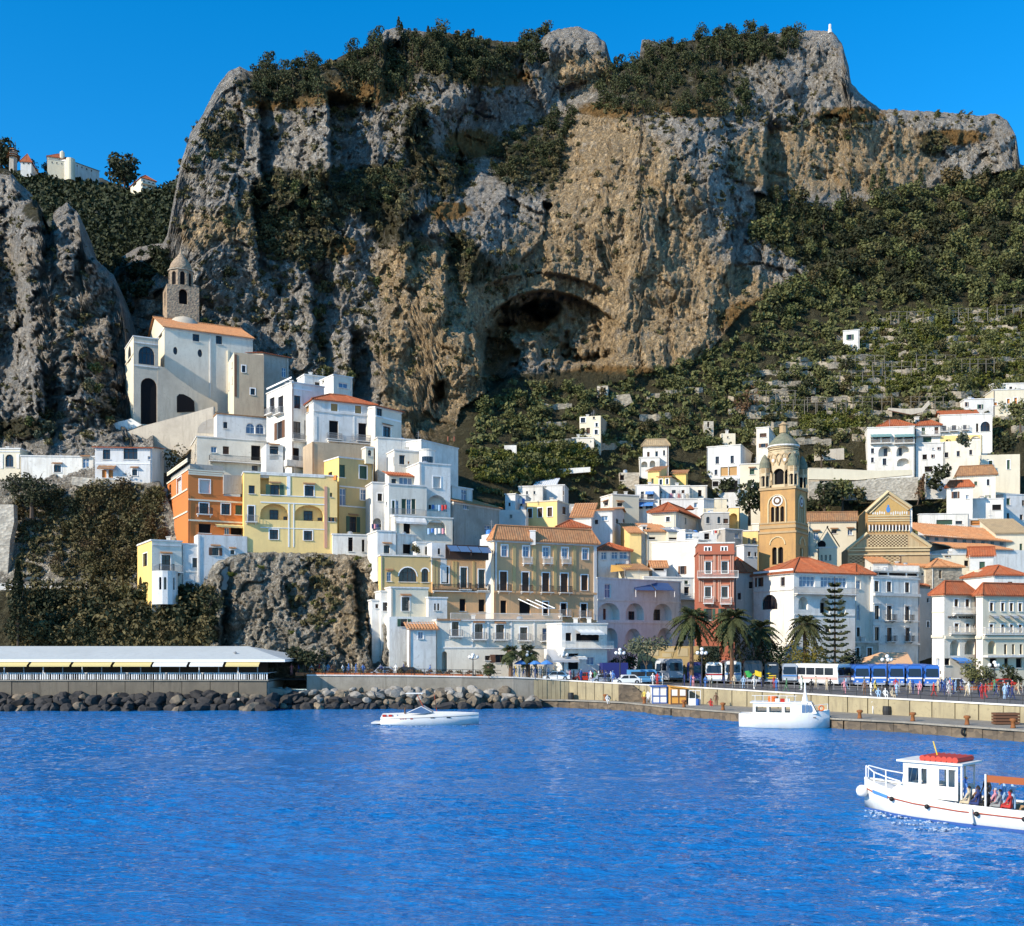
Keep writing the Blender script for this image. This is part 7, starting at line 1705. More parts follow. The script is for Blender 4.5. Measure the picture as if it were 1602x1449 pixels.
for x in np.arange(-40,560,14.5):
 for z,Y in ((.15,149.6),(1.0,150.6),(1.55,151.5)):
  if z>1.4 and x>470: continue
  put_boulder(x+rnd.uniform(-5,5),Y+(3.2 if x>425 else 0)+rnd.uniform(-.3,.3),z+rnd.uniform(-.2,.25),rnd.uniform(.72,1.25),'boulder_dark' if rnd.random()<.85 else 'boulder_brown')
for x in np.arange(505,850,13.5):
 for z,Y in ((.2,153.3),(1.0,154.2),(1.8,154.9),(2.35,155.5)):
  if x>800 and z>1.5: continue
  put_boulder(x+rnd.uniform(-6,6),Y+(1.4 if x>760 else 0)+rnd.uniform(-.3,.3),z+rnd.uniform(-.25,.25),rnd.uniform(.6,1.1),('boulder_dark' if z<.6 else ('boulder_pale' if rnd.random()<(.75 if z>1.4 else .3) else 'boulder_brown')))
for x in np.arange(436,500,13): put_boulder(x,155.3,2.1+rnd.uniform(-.2,.2),rnd.uniform(.7,1.0),'boulder_pale')
rubble('quay_stone',(.20,.15,.10),(.10,.08,.06),(.07,.06,.05),1.3)
mb=MB()
for (xa,Ya),(xb,Yb) in zip(QE[:-1],QE[1:]):
 a,b_=PZ(xa,Ya,q_top-.06),PZ(xb,Yb,q_top-.06); n=max(2,int(np.linalg.norm(b_-a)/1.6))
 for k in range(n):
  for r_ in range(2):
   p0,p1=a+(b_-a)*(k+.5*r_)/n,a+(b_-a)*(k+.5*r_+.97)/n; h_=.62; z0=-1.0+r_*1.0 if r_ else -1.0; z1=q_top-.1 if r_ else .0
   pr=rnd.uniform(-.12,.12); mb.prism([np.array((p0[0],p0[1]-pr,z0)),np.array((p1[0],p1[1]-pr,z0)),np.array((p1[0],p1[1]-pr,z1)),np.array((p0[0],p0[1]-pr,z1))],(0,1.0,0))
o=mb.build('quay_blocks',M['quay_stone']); tag(o,'weathered stone block facing of the landing quay',None,None,'stuff')
mb=MB()
for (xa,Ya),(xb,Yb) in zip(QE[:-1],QE[1:]): mb.prism([PZ(xa,Ya-.25,q_top-.16),PZ(xb,Yb-.25,q_top-.16),PZ(xb,Yb-.25,q_top+.02),PZ(xa,Ya-.25,q_top+.02)],(0,.8,0))
tag(mb.build('kerb',M['concrete']),'worn edge kerb of the landing quay',None,None,'structure')
def qY(x): return float(np.interp(x,[q[0] for q in QE],[q[1] for q in QE]))
plain('rust',(.24,.09,.03),.8)
mb=MB(); mb.lathe((0,0,0),[(.24,0),(.19,.12),(.15,.5),(.30,.62),(.27,.78),(.05,.82)],12); BO=mb.mesh('bollard',M['rust'],smooth=True)
for i,(x,lab) in enumerate(((947,'below the stone steps'),(1008,'in front of the blue kiosk'),(1070,'in front of the orange kiosk'),(1131,'just left of the white ferry'),(1345,'just right of the white ferry bow'),(1428,'beyond the dark quay stain'),(1513,'beside the hanging tyre'),(1585,'at the frame edge'))):
 tag(inst('bollard',BO,PZ(x,qY(x)+1.2,q_top),0,1.15),'rusty mushroom bollard '+lab,'bollard','bollards along the landing quay')
mb=MB(); mb.lathe((0,0,0),[(.42,0),(.46,.5),(.42,1.0),(.38,1.0)],12)
for x,Y,lab in ((893,156.6,'dark iron drum standing at the quay corner'),(1387,123.4,'dark oil drum under the sandy wall')): tag(inst('drum',mb.mesh('drum',M['iron']),PZ(x,Y,q_top),0,1.0),lab,'drum')
ty=MB();
for k in range(14):
 a,a2=6.283*k/14,6.283*(k+1)/14; ty.tube((.33*math.cos(a),0,.33*math.sin(a)),(.33*math.cos(a2),0,.33*math.sin(a2)),.11,n=6,caps=False)
tag(inst('tyre',ty.mesh('tyre',M['rubber']),PZ(1509,qY(1509)-.4,.55),.3,1.0),'black tyre fender hanging on the quay edge','tyre')
stp=thing('stone_steps','dark stone steps cut down the sandy sea wall','steps',PZ(985,150.5,q_top))
for k in range(10):
 z=q_top+2.3*(10-k)/10.; xa=968+k*3.4
 mb=MB(); p=PZ(xa,wallY(xa)-1.5,0); mb.box((p[0],p[1],.9),(2.0,-.45,0),(.1,1.5,0),(0,0,z-.9)); mb.build('step',M['quay_stone'],stp)
crate=thing('crate','brown slatted fishing crate at the end of the sandy wall','crate',PZ(1573,109,q_top)); c0=PZ(1573,109,q_top)
for k in range(4): mb=MB(); mb.cbox(c0[0],c0[1],c0[2]+.18+.3*k,2.4,1.0,.22); mb.build('slat',M['wood_brown'],crate)
mb=MB(); mb.cbox(c0[0],c0[1],c0[2]+.6,2.1,.8,1.1); mb.build('core',M['wood_dark'],crate)
def kiosk(label,x,Y,w,h,d,body,trim,roofm,slope=0.0):
 p=PZ(x,Y,q_top); t=thing('kiosk',label,'kiosk',p)
 mb=MB(); mb.prism([p,p+np.array((w,0,0)),p+np.array((w,0,h-slope)),p+np.array((0,0,h))],(0,d,0)); mb.build('body',M[body],t)
 fr=MB()
 for q in (0,w/2-.06,w-.12): fr.box(p+np.array((q,-.05,0)),(.12,0,0),(0,.047,0),(0,0,h-slope-.05))
 for z in (.02,h*.42): fr.box(p+np.array((0,-.06,z)),(w,0,0),(0,.05,0),(0,0,.14))
 fr.build('frame',M[trim],t)
 mb=MB(); mb.prism([p+np.array((-.15,-.25,h)),p+np.array((w+.15,-.25,h-slope)),p+np.array((w+.15,-.25,h-slope+.16)),p+np.array((-.15,-.25,h+.16))],(0,d+.4,0)); mb.build('roof',M[roofm],t)
 for k in range(2):
  mb=MB(); mb.box(p+np.array((w*(.08+.5*k),-.03,h*.5)),(w*.34,0,0),(0,.02,0),(0,0,h*.34)); mb.build('window',M['lamp_glass' if trim != 'wood_brown' else 'white_paint'],t)
 return t
plain('blue_trim',(.03,.10,.34),.5); plain('kiosk_orange',(.62,.30,.06),.7)
kiosk('white ticket kiosk with blue roof and blue frame',1020,146.3,2.05,2.25,1.6,'white_paint','blue_trim','blue_trim')
kiosk('orange wooden kiosk with slanting roof on the quay',1049,144.2,2.15,2.35,1.8,'kiosk_orange','wood_brown','kiosk_orange',.3)
st_=thing('stand','small white framed stand beside the orange kiosk','stand',PZ(1078,142.5,q_top)); p=PZ(1078,142.5,q_top); mb=MB(); mb.cbox(p[0]+.4,p[1],p[2]+.45,.85,.7,.9); mb.build('counter',M['white_paint'],st_); mb=MB()
for q in (0,.85,1.5): mb.tube(p+np.array((q,0,0)),p+np.array((q,0,1.9)),.04)
mb.tube(p+np.array((0,0,1.9)),p+np.array((1.5,0,1.9)),.05); mb.build('frame',M['white_paint'],st_)
mb=MB(); mb.lathe((0,0,0),[(.3,0),(.33,.4),(.3,.85),(.26,.86)],12); tag(inst('barrel',mb.mesh('barrel',M['blue_trim']),PZ(1091,142.4,q_top),0,1.0),'blue plastic barrel beside the white stand','barrel')
def railing(label,xs,dY=.35,step=1.9):
 pts=[PZ(x,wallY(x)+dY,promz(x)+.22) for x in xs]; t=thing('railing',label,'railing',pts[0])
 rl,ps=MB(),MB()
 for a,b_ in zip(pts[:-1],pts[1:]):
  for z in (.45,.9): rl.tube(a+np.array((0,0,z)),b_+np.array((0,0,z)),.03,n=4)
  n=max(1,int(np.linalg.norm(b_-a)/step))
  for k in range(n): q=a+(b_-a)*k/n; ps.tube(q-np.array((0,0,.2)),q+np.array((0,0,.95)),.04,n=4)
 rl.build('rail',M['iron'],t); o=ps.build('posts',M['iron'],t); o['kind']='stuff'
railing('iron railing along the promenade above the pale boulders',list(range(484,800,20)))
railing('iron railing along the promenade beside the cafe crowd',list(range(840,970,16)))
railing('iron railing in front of the coaches above the sandy wall',list(range(1002,1300,22)))
railing('iron railing above the sandy wall towards the frame edge',list(range(1300,1660,20)))
def back_rail(label,x0,x1,Y,step):
 t=thing('railing',label,'railing',PZ(x0,Y,promz(x0))); rl=MB(); ps=MB()
 a,b_=PZ(x0,Y,promz(x0)),PZ(x1,Y-8,promz(x1))
 for z in (.45,.9): rl.tube(a+np.array((0,0,z)),b_+np.array((0,0,z)),.03,n=4)
 for k in range(40): q=a+(b_-a)*k/39; ps.tube(q,q+np.array((0,0,.95)),.04,n=4)
 rl.build('rail',M['rail_grey'],t); o=ps.build('posts',M['rail_grey'],t); o['kind']='stuff'
back_rail('grey railing across the dark paved terrace behind the sandy wall',1110,1600,150,20)
plain('terracotta',(.42,.13,.05),.8); FLW=clump_mesh('flowers',150,90,.55,.6,.12,'leaf_brown')[0]; HED=clump_mesh('flowers',151,90,.55,.6,.12,'leaf_shrub')[0]
mb=MB(); mb.prism([(-.62,-.25,0),(.62,-.25,0),(.7,-.3,.48),(-.7,-.3,.48)],(0,.55,0)); PL=mb.mesh('trough',M['terracotta'])
for i,x in enumerate(list(np.arange(470,750,15.5))+list(np.arange(1496,1600,16))):
 p=PZ(x,wallY(x)+.9,promz(x)) if x<800 else PZ(x,150,promz(x)); w_=('at the western end of the promenade','above the pale boulders','below the white plain house','by the long blue white palazzo')[min(3,int((x-470)/72))] if x<800 else 'in front of the cream hotel'
 t=thing('planter','terracotta trough planter with '+('dry brown' if i % 2 else 'green')+' plants '+w_,'planter',p,'trough planters on the promenade'); inst('trough',PL,(0,0,0),0,1,t); inst('flowers',FLW if i % 2 else HED,(0,0,.42),0,1,t)
def lamp(label,x,Y,h,n=3,grp='promenade street lamps'):
 p=PZ(x,Y,promz(x)); t=thing('street_lamp',label,'street lamp',p,grp)
 mb=MB(); mb.lathe(p,[(.22,0),(.2,.3),(.09,.5),(.07,h*.8),(.05,h)],8); mb.build('post',M['iron'],t)
 for k in range(n):
  a=6.283*k/n+.4; q=p+np.array((.62*math.cos(a),.62*math.sin(a),h*.9)); mb=MB(); mb.tube(p+np.array((0,0,h*.86)),q,.035,n=5); mb.build('arm',M['iron'],t)
  mb=MB(); mb.lathe(q,[(.08,0),(.24,.14),(.27,.3),(.2,.46),(.05,.52)],10); mb.build('globe',M['lamp_glass'],t,smooth=True)
 mb=MB(); mb.lathe(p+np.array((0,0,h)),[(.08,0),(.24,.14),(.27,.3),(.2,.46),(.05,.52)],10); mb.build('globe',M['lamp_glass'],t,smooth=True)
for x,Y,h,lab in ((970,154,4.6,'cluster globe lamp beside the blue truck'),(1098,146,5.0,'tall globe lamp behind the white stand'),(1388,142,4.4,'globe lamp in front of the five blue coaches'),(740,157.2,3.0,'short globe lamp on the promenade by the long palazzo'),(881,158.5,4.0,'globe lamp among the cafe crowd'),(1556,146,3.6,'globe lamp before the cream hotel wing'),(825,157.8,3.6,'globe lamp by the blue parasols')): lamp(lab,x,Y,h)
for i,x in enumerate((807+8,837,855)):
 p=PZ(x,157.6-.3*i,promz(x)); z=P(x,1038,157.5)[2]-p[2]; t=thing('parasol',('blue cafe parasol furthest from the striped awning','middle blue cafe parasol under the bushy palm','blue cafe parasol next to the striped awning')[i],'parasol',p,'blue cafe parasols'); mb=MB(); mb.tube(p,p+np.array((0,0,z+.5)),.035); mb.build('pole',M['rail_grey'],t)
 mb=MB(); mb.lathe(p+np.array((0,0,z)),[(.95,-.12),(.96,0),(.5,.28),(.04,.5)],8,cap=False); mb.build('canopy',M['awn_blue'],t)
yw=thing('ceramic_wall','low ochre garden wall with pale ceramic picture panels','wall',P(1062,1034,168)); f_=Face(P(998,1034,167.5),R(4),1,0); mb=MB()
ua,z1=f_.hit(998,1011); ub,_=f_.hit(1126,1012); mb.box(f_.pt(ua,-3.5),f_.u*(ub-ua),f_.i*.5,np.array((0,0,z1+3.5))); mb.build('wall',M['ochre'],yw)
for xa,xb,ya,yb_ in ((1003,1030,1014,1026),(1040,1057,1014,1020),(1036,1050,1022,1028),(1060,1076,1014,1027)):
 (ua,z0),(ub,_),(_,z1)=f_.hit(xa,yb_),f_.hit(xb,yb_),f_.hit(xa,ya); mb=MB(); mb.box(f_.pt(ua,z0,-.05),f_.u*(ub-ua),f_.i*.047,np.array((0,0,z1-z0))); mb.build('picture_panel',M['gold_pale'],yw)
def restaurant():
 Yf=152.0; zf=4.1; t=thing('restaurant','long low restaurant terrace with pale grey roof and yellow awnings','restaurant',PZ(200,156,2.2))
 X=lambda x,Y=Yf: (x-HX)*Y/F
 xl,xr=X(-70),X(418)
 n=11
 for k in range(n):
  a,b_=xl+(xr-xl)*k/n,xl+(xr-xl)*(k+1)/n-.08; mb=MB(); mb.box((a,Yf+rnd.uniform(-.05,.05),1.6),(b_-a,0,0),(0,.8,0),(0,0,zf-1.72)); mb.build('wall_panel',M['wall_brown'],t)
 mb=MB(); mb.box((xl,Yf+.35,-1),(xr-xl,0,0),(0,14,0),(0,0,zf+.75)); mb.build('base',M['grey_old'],t)
 mb=MB(); mb.box((xl,Yf-.2,zf-.1),(xr-xl+.2,0,0),(0,14,0),(0,0,.15)); mb.build('floor',M['concrete'],t)
 mb=MB(); mb.box((xl,Yf-.5,1.3),(xr-xl,0,0),(0,.6,0),(0,0,.3)); mb.build('ledge',M['white_old'],t)
 ze,zr=P(0,1032,Yf)[2],P(0,1011,Yf+9)[2]; xe=X(446)
 A_,B_=np.array((xl,Yf-.5,ze)),np.array((xe,Yf-.5,ze)); C_,D_=np.array((X(388,Yf+8),Yf+8,zr)),np.array((xl,Yf+8,zr)); E_=np.array((xe+1,Yf+14,ze+.2))
 mb=MB(); mb.face(A_,B_,C_,D_); mb.face(B_,E_,C_); mb.face(D_,C_,E_,np.array((xl,Yf+14,ze)))
 mb.face(A_-np.array((0,0,.1)),np.array((xl,Yf+14,ze-.1)),E_-np.array((0,0,.3)),B_-np.array((0,0,.1))); mb.build('roof',M['roof_grey'],t)
 mb=MB(); mb.box(A_-np.array((0,.1,.32)),(xe-xl+.1,0,0),(0,.1,0),(0,0,.36)); mb.box(B_-np.array((0,0,.32)),(.1,0,0),(0,12,0),(0,0,.3)); mb.build('fascia',M['white_paint'],t)
 for k in range(16):
  x=xl+(xr-xl)*(k+.5)/16; mb=MB(); mb.tube((x,Yf+.1,zf),(x,Yf+.1,ze-.3),.07,n=6); mb.build('post',M['rail_grey' if k % 2 else 'white_paint'],t)
 for k,(xa,xb,m_) in enumerate(((-60,-8,'awn_green'),(-6,48,'awn_yellow'),(52,114,'awn_yellow'),(118,178,'awn_yellow'),(182,240,'awn_yellow'),(243,296,'awn_white'),(300,352,'awn_white'),(356,408,'awn_yellow'))):
  z1,z0=ze-.34,P(0,1041,Yf)[2]; mb=MB(); n_=8
  for q in range(n_):
   a,b_=X(xa)+(X(xb)-X(xa))*q/n_,X(xa)+(X(xb)-X(xa))*(q+1)/n_
   mb.face((a,Yf-1.3,z0),(b_,Yf-1.3,z0),(b_,Yf-.45,z1),(a,Yf-.45,z1)); mb.face((a,Yf-1.3,z0-.16),(b_,Yf-1.3,z0-.16),(b_,Yf-1.3,z0),(a,Yf-1.3,z0))
  o=mb.build('awning',M[m_],t)
 rl=MB(); xs=np.arange(xl,xr,.32)
 for x in xs: rl.box((x,Yf-.05,zf+.1),(.16 if rnd.random()<.6 else .08,0,0),(0,.05,0),(0,0,.85))
 o=rl.build('balusters',M['white_paint'],t); o['kind']='stuff'
 mb=MB(); mb.tube((xl,Yf,zf+1.0),(xr,Yf,zf+1.0),.05,n=4); mb.tube((xr,Yf,zf+1.0),(xr,Yf+6,zf+1.0),.05,n=4); mb.build('handrail',M['white_paint'],t)
 mb=MB(); mb.box((xl,Yf+5,zf),(xr-xl-1,0,0),(0,.3,0),(0,0,ze-zf-.2)); mb.build('back_wall',M['wood_dark'],t)
 tb=MB(); cl=MB()
 for k in range(36):
  x,y=rnd.uniform(xl,xr-1),Yf+rnd.uniform(1,4); tb.cbox(x,y,zf+.78,.9,.9,.05); tb.tube((x,y,zf),(x,y,zf+.75),.05,n=4)
 o=tb.build('tables',M['white_paint'],t); o['kind']='stuff'
 mb=MB(); q=P(368,1026,Yf+3); mb.lathe((q[0],q[1],q[2]-.3),[(.18,0),(.18,.7),(.28,.75),(.05,.95)],8); mb.build('vent',M['rail_grey'],t)
plaster('roof_grey',(.50,.52,.50),.4)
restaurant()
mb=MB(); mb.prism([PZ(418,153.2,-1),PZ(482,156.6,-1),PZ(482,156.6,2.2),PZ(418,153.2,3.0)],(0,3,0)); tag(mb.build('ramp_wall',M['concrete']),'recessed concrete wall between restaurant and promenade','wall')
mb=MB()
for a,b_ in ((-140,430),(430,482)): mb.face(PZ(a,153 if a<0 else 156,4.02),PZ(b_,156,4.02),PZ(b_,172,4.1),PZ(a,172,4.1))
tag(mb.build('pavement',M['paving']),'paved strip behind the waterside restaurant',None,None,'structure')
plain('coach_blue',(.03,.13,.46),.35,spec=.5); plain('coach_white',(.74,.74,.72),.35,spec=.5); plain('coach_black',(.02,.02,.022),.3,spec=.5); plain('coach_grey',(.34,.37,.42),.35,spec=.5); plain('coach_pink',(.62,.34,.30),.4); plain('navy',(.025,.03,.15),.5); plain('sky_van',(.10,.30,.52),.4); plain('ad_green',(.05,.36,.08),.5); plain('ad_yellow',(.75,.52,.03),.5); plain('headlight',(.7,.7,.65),.15,spec=.6); plain('tail_red',(.4,.02,.02),.4)
def wheel(parent,c,r,w,ax,base):
 mb=MB(); c=np.array(c,float); mb.tube(c-ax*w/2,c+ax*w/2,r,n=14); o=mb.build('wheel',M['rubber'],parent); mb=MB(); mb.tube(c-ax*(w/2+.015),c+ax*(w/2+.015),r*.5,n=10); mb.build('rim',M['steel'],o)
def coach(label,x0,x1,Y,ytop,L,yaw,body,stripe=None,extra=None,grp='coaches parked on the promenade'):
 a=R(yaw); u=np.array((math.cos(a),math.sin(a),0)); v=np.array((-math.sin(a),math.cos(a),0)); A=PZ(x0,Y,promz((x0+x1)/2)); g=(x1-HX)/F; w=(g*A[1]-A[0])/(u[0]-g*u[1]); h=P(x0,ytop,Y)[2]-A[2]; up=np.array((0,0,1.))
 t=thing('coach',label,'coach',A+u*w/2+v*L/2,grp)
 def pt(s,d,z): return A+u*w*s+v*d+up*h*z
 mb=MB(); prof=[(0,.13),(0.0,.50),(.02,.86),(.06,.97),(.14,1.0)]
 ring=[(.02,.13),(0,.3),(0,.85),(.04,.95),(.14,1.0),(.86,1.0),(.96,.95),(1,.85),(1,.3),(.98,.13)]
 dz={0: .0,1: .12}
 st_=[0,.12,L-.15,L]
 V=[]
 for k,d in enumerate(st_):
  sh=.03 if k in (0,3) else 0
  for s,z in ring: V.append(pt(.5+(s-.5)*(1-sh),d+(.35*max(0,z-.45) if k==0 else 0),.13+(z-.13)*(1-sh*.6)))
 n=len(ring); Fc=[(k*n+i,k*n+(i+1) % n,(k+1)*n+(i+1) % n,(k+1)*n+i) for k in range(3) for i in range(n)]+[tuple(range(n)),tuple(range(3*n,4*n))]
 mb.bulk(V,Fc); mb.build('body',M[body],t)
 mb=MB(); mb.face(*[pt(s,-.02+(.35*max(0,z-.45))-.01,z) for s,z in ((.07,.50),(.93,.50),(.90,.84),(.10,.84))]); mb.build('windscreen',M['pane'],t)
 for sd in (0,1):
  for k in range(max(2,int(L/1.6))):
   d0=.8+k*1.55
   if d0+1.4>L: break
   s_=-.008 if sd==0 else 1.008
   mb=MB(); mb.face(*[pt(s_,d,z) for d,z in ((d0,.50),(d0+1.42,.50),(d0+1.42,.82),(d0,.82))]); mb.build('window',M['pane'],t)
 for s in (.12,.78): mb=MB(); mb.box(pt(s,-.03,.24),u*w*.12,v*.04,up*.17); mb.build('headlight',M['headlight'],t)
 mb=MB(); mb.box(pt(.01,-.10,.12),u*w*.98,v*.12,up*h*.09); mb.build('bumper',M['coach_grey' if body != 'coach_grey' else 'black'],t)
 for sd in (-.06,1.01): mb=MB(); mb.box(pt(sd,-.25,.62),u*w*.05,v*.12,up*.45); mb.build('mirror',M['black'],t)
 for d in (2.2,L-2.6):
  for s in (.06,.94): wheel(t,pt(s,d,0)+up*.48,.48,.3,u,t)
 if stripe:
  mb=MB(); mb.face(*[pt(s,-.03 ,z) for s,z in ((.02,.40),(.98,.40),(.98,.46),(.02,.46))]); mb.face(*[pt(-.012,d,z) for d,z in ((.1,.30),(L-.2,.30),(L-.2,.42),(.1,.42))]); mb.build('stripe',M[stripe],t)
 if extra=='ad':
  for pts,m_ in ((((.08,.34),(.34,.34),(.46,.46),(.30,.62),(.08,.60)),'ad_green'),(((.46,.46),(.60,.52),(.60,.64),(.94,.56),(.94,.34),(.62,.42)),'ad_yellow')):
   mb=MB(); mb.face(*[pt(s,-.035,z-.05) for s,z in pts]); mb.build('advert_shape',M[m_],t)
 if extra=='bars':
  for k,(s0,s1,z) in enumerate(((.10,.46,.50),(.30,.78,.40),(.10,.8,.30))): mb=MB(); mb.box(pt(s0,-.04,z-.03),u*w*(s1-s0),v*.02,up*.16); mb.build('advert_band',M['ad_yellow'],t)
  mb=MB(); mb.box(pt(.3,-.03,.86),u*w*.5,v*.02,up*.1); mb.build('destination_plate',M['white_paint'],t)
 return t
coach('long coach with dark windows and pale blue front behind the lamp',1047,1069,164,1031,11,22,'coach_grey',None)
coach('shaded dark blue coach behind the orange kiosk',1075,1099,165,1036,10,-8,'navy',None)
coach('cream coach with dark red stripe beside the white coach',1104,1130,164,1036,10,-8,'coach_white','tail_red')
coach('clean white coach with big windscreen',1134,1160,164,1034,11,-6,'coach_white','awn_blue')
coach('black coach with green and yellow painted shapes',1163,1193,163,1033,10,-8,'coach_black',None,'ad')
coach('black coach with yellow bands and white plate',1196,1219,163.5,1036,10,-8,'coach_black',None,'bars')
coach('blue grey old coach with split windscreen',1224,1247,163,1038,10,-8,'coach_grey','awn_blue')
coach('half hidden blue coach behind the pinkish coach',1250,1268,168,1036,10,-8,'coach_blue',None)
coach('white coach with pinkish side seen at an angle',1311,1333,158,1039,10,42,'coach_white','coach_pink')
coach('dark coach in shade left of the long grey one',1001,1022,167,1034,11,-4,'coach_black','white_paint'); coach('white roofed coach half in shade beside the lamp',1025,1045,166.5,1033,11,-4,'coach_white','navy')
for i,(xa,xb) in enumerate(((1337,1361),(1364.5,1387),(1391,1415),(1419.5,1443),(1447,1470))):
 coach(('first blue coach in the row of five, next to the pinkish coach','second blue coach in the row of five, left of the lamp','third blue coach in the row of five, behind the lamp','fourth blue coach in the row of five','last blue coach in the row of five, beside the crowd')[i],xa,xb,157-i*.8,1040.5,10,-9,'coach_blue','white_paint')
def car(label,x,Y,yaw,L,body,kind='car',grp='cars on the promenade',z=None):
 p=PZ(x,Y,promz(x) if z is None else z); a=R(yaw); u=np.array((math.cos(a),math.sin(a),0)); v=np.array((-math.sin(a),math.cos(a),0)); up=np.array((0,0,1.)); t=thing({'car': 'parked_car','van': 'van','truck': 'truck'}[kind],label,kind,p,grp); w=1.65 if kind=='car' else 1.9
 prof={'car': [(-.5,.25),(-.5,.62),(-.3,.78),(-.17,1.32),(.25,1.34),(.40,.86),(.49,.80),(.5,.25)],'van': [(-.5,.3),(-.5,2.0),(.28,2.05),(.42,1.15),(.5,1.05),(.5,.3)],'truck': [(-.5,.5),(-.5,2.9),(.24,2.9),(.24,1.9),(.42,1.85),(.5,1.1),(.5,.4)]}[kind]
 mb=MB(); pl=[p+u*L*s+up*z_-v*w/2 for s,z_ in prof]; mb.prism(pl,v*w); mb.build('body',M[body],t)
 wins={'car': (((-.26,.82),(-.15,1.24),(.02,1.26),(.02,.84)),((.05,.84),(.05,1.26),(.23,1.26),(.34,.86))),'van': (((.02,1.1),(.02,1.75),(.26,1.75),(.36,1.15)),((-.45,1.1),(-.45,1.75),(-.02,1.75),(-.02,1.1))),'truck': (((.26,1.2),(.26,1.75),(.39,1.72),(.45,1.2)),)}[kind]
 for wv in wins:
  for sd in (-1,1): mb=MB(); mb.face(*[p+u*L*s+up*z_+v*sd*(w/2+.01) for s,z_ in wv]); mb.build('window',M['pane'],t)
 for s in (-.31,.32):
  for sd in (-1,1): wheel(t,p+u*L*s+v*sd*(w/2-.08)+up*.31,.31,.2,v,t)
 for s,m_ in ((-.505,'tail_red'),(.505,'headlight')):
  for sd in (-.7,.45): mb=MB(); mb.box(p+u*L*s+v*sd*w*.6+up*.6,v*.25,u*.02,up*.14); mb.build('headlight' if s>0 else 'tail_light',M[m_],t)
car('navy blue box truck beside the globe lamp',967,160,10,5.2,'navy','truck'); car('pale blue van in front of the long dark coach',1008,158.5,6,4.8,'sky_van','van'); car('white car parked in front of the navy truck',981,154.5,4,4.0,'coach_white')
car('small white car among people near the railing',943,156.4,8,3.6,'coach_grey'); car('dark parked car under the cream hotel hedge',1530,158,4,4.1,'navy'); car('white parked car near the last blue coach',1490,158,2,4.0,'coach_white'); car('red parked car in front of the cream hotel',1565,157,3,4.0,'red'); car('black car on the road above the overgrown bank',52,180,2,4.2,'black','car',None,P(52,915,180)[2]); car('grey car half hidden by the planters at the rock foot',600,159.5,0,4.0,'coach_grey'); car('dark car with sloping windscreen under the white plain house',640,159.5,180,4.2,'black'); car('pale car parked among the crowd by the striped awning',870,159,0,4.0,'coach_white'); car('dark red car behind the cafe crowd',915,160,4,4.0,'red')
plain('skin',(.42,.24,.16),.6); plain('skin_tan',(.32,.17,.10),.6); plain('hair_dark',(.02,.014,.01),.7); plain('hair_light',(.22,.13,.06),.7); plain('grey_hair',(.4,.39,.37),.7)
CL={'white': (.72,.71,.68),'navy blue': (.03,.045,.14),'light blue': (.30,.44,.60),'red': (.45,.04,.035),'black': (.02,.02,.02),'beige': (.50,.41,.28),'grey': (.25,.25,.25),'pink': (.60,.26,.30),'green': (.08,.20,.10),'yellow': (.66,.50,.10),'brown': (.15,.08,.05),'blue': (.06,.16,.42)}
for k,c in CL.items(): plain('cloth_'+k,c,.85)
PARTS={}
POSES={
 'stand': dict(hip=.93,lk=(-.10,.02,.50),lf=(-.11,0,.07),rk=(.10,-.02,.50),rf=(.12,.03,.07),le=(-.30,.02,1.12),lh=(-.31,-.10,.88),re=(.30,.02,1.12),rh=(.30,-.08,.88)),
 'walk': dict(hip=.92,lk=(-.09,-.18,.50),lf=(-.09,-.30,.10),rk=(.09,.05,.50),rf=(.09,.32,.12),le=(-.28,.14,1.12),lh=(-.28,.10,.88),re=(.28,-.14,1.12),rh=(.27,-.28,.92)),
 'lean': dict(hip=.92,lk=(-.10,.04,.50),lf=(-.12,.05,.07),rk=(.10,.02,.50),rf=(.10,.10,.07),le=(-.30,-.10,1.14),lh=(-.18,-.34,1.02),re=(.30,-.10,1.14),rh=(.18,-.34,1.02)),
 'point': dict(hip=.93,lk=(-.10,.02,.50),lf=(-.11,0,.07),rk=(.10,0,.50),rf=(.12,.03,.07),le=(-.42,-.12,1.40),lh=(-.66,-.24,1.46),re=(.30,.02,1.12),rh=(.28,-.14,.90)),
 'sit': dict(hip=.50,lk=(-.12,-.42,.52),lf=(-.13,-.44,.08),rk=(.12,-.42,.52),rf=(.13,-.40,.08),le=(-.30,-.08,.74),lh=(-.17,-.34,.60),re=(.30,-.08,.74),rh=(.16,-.34,.60))}
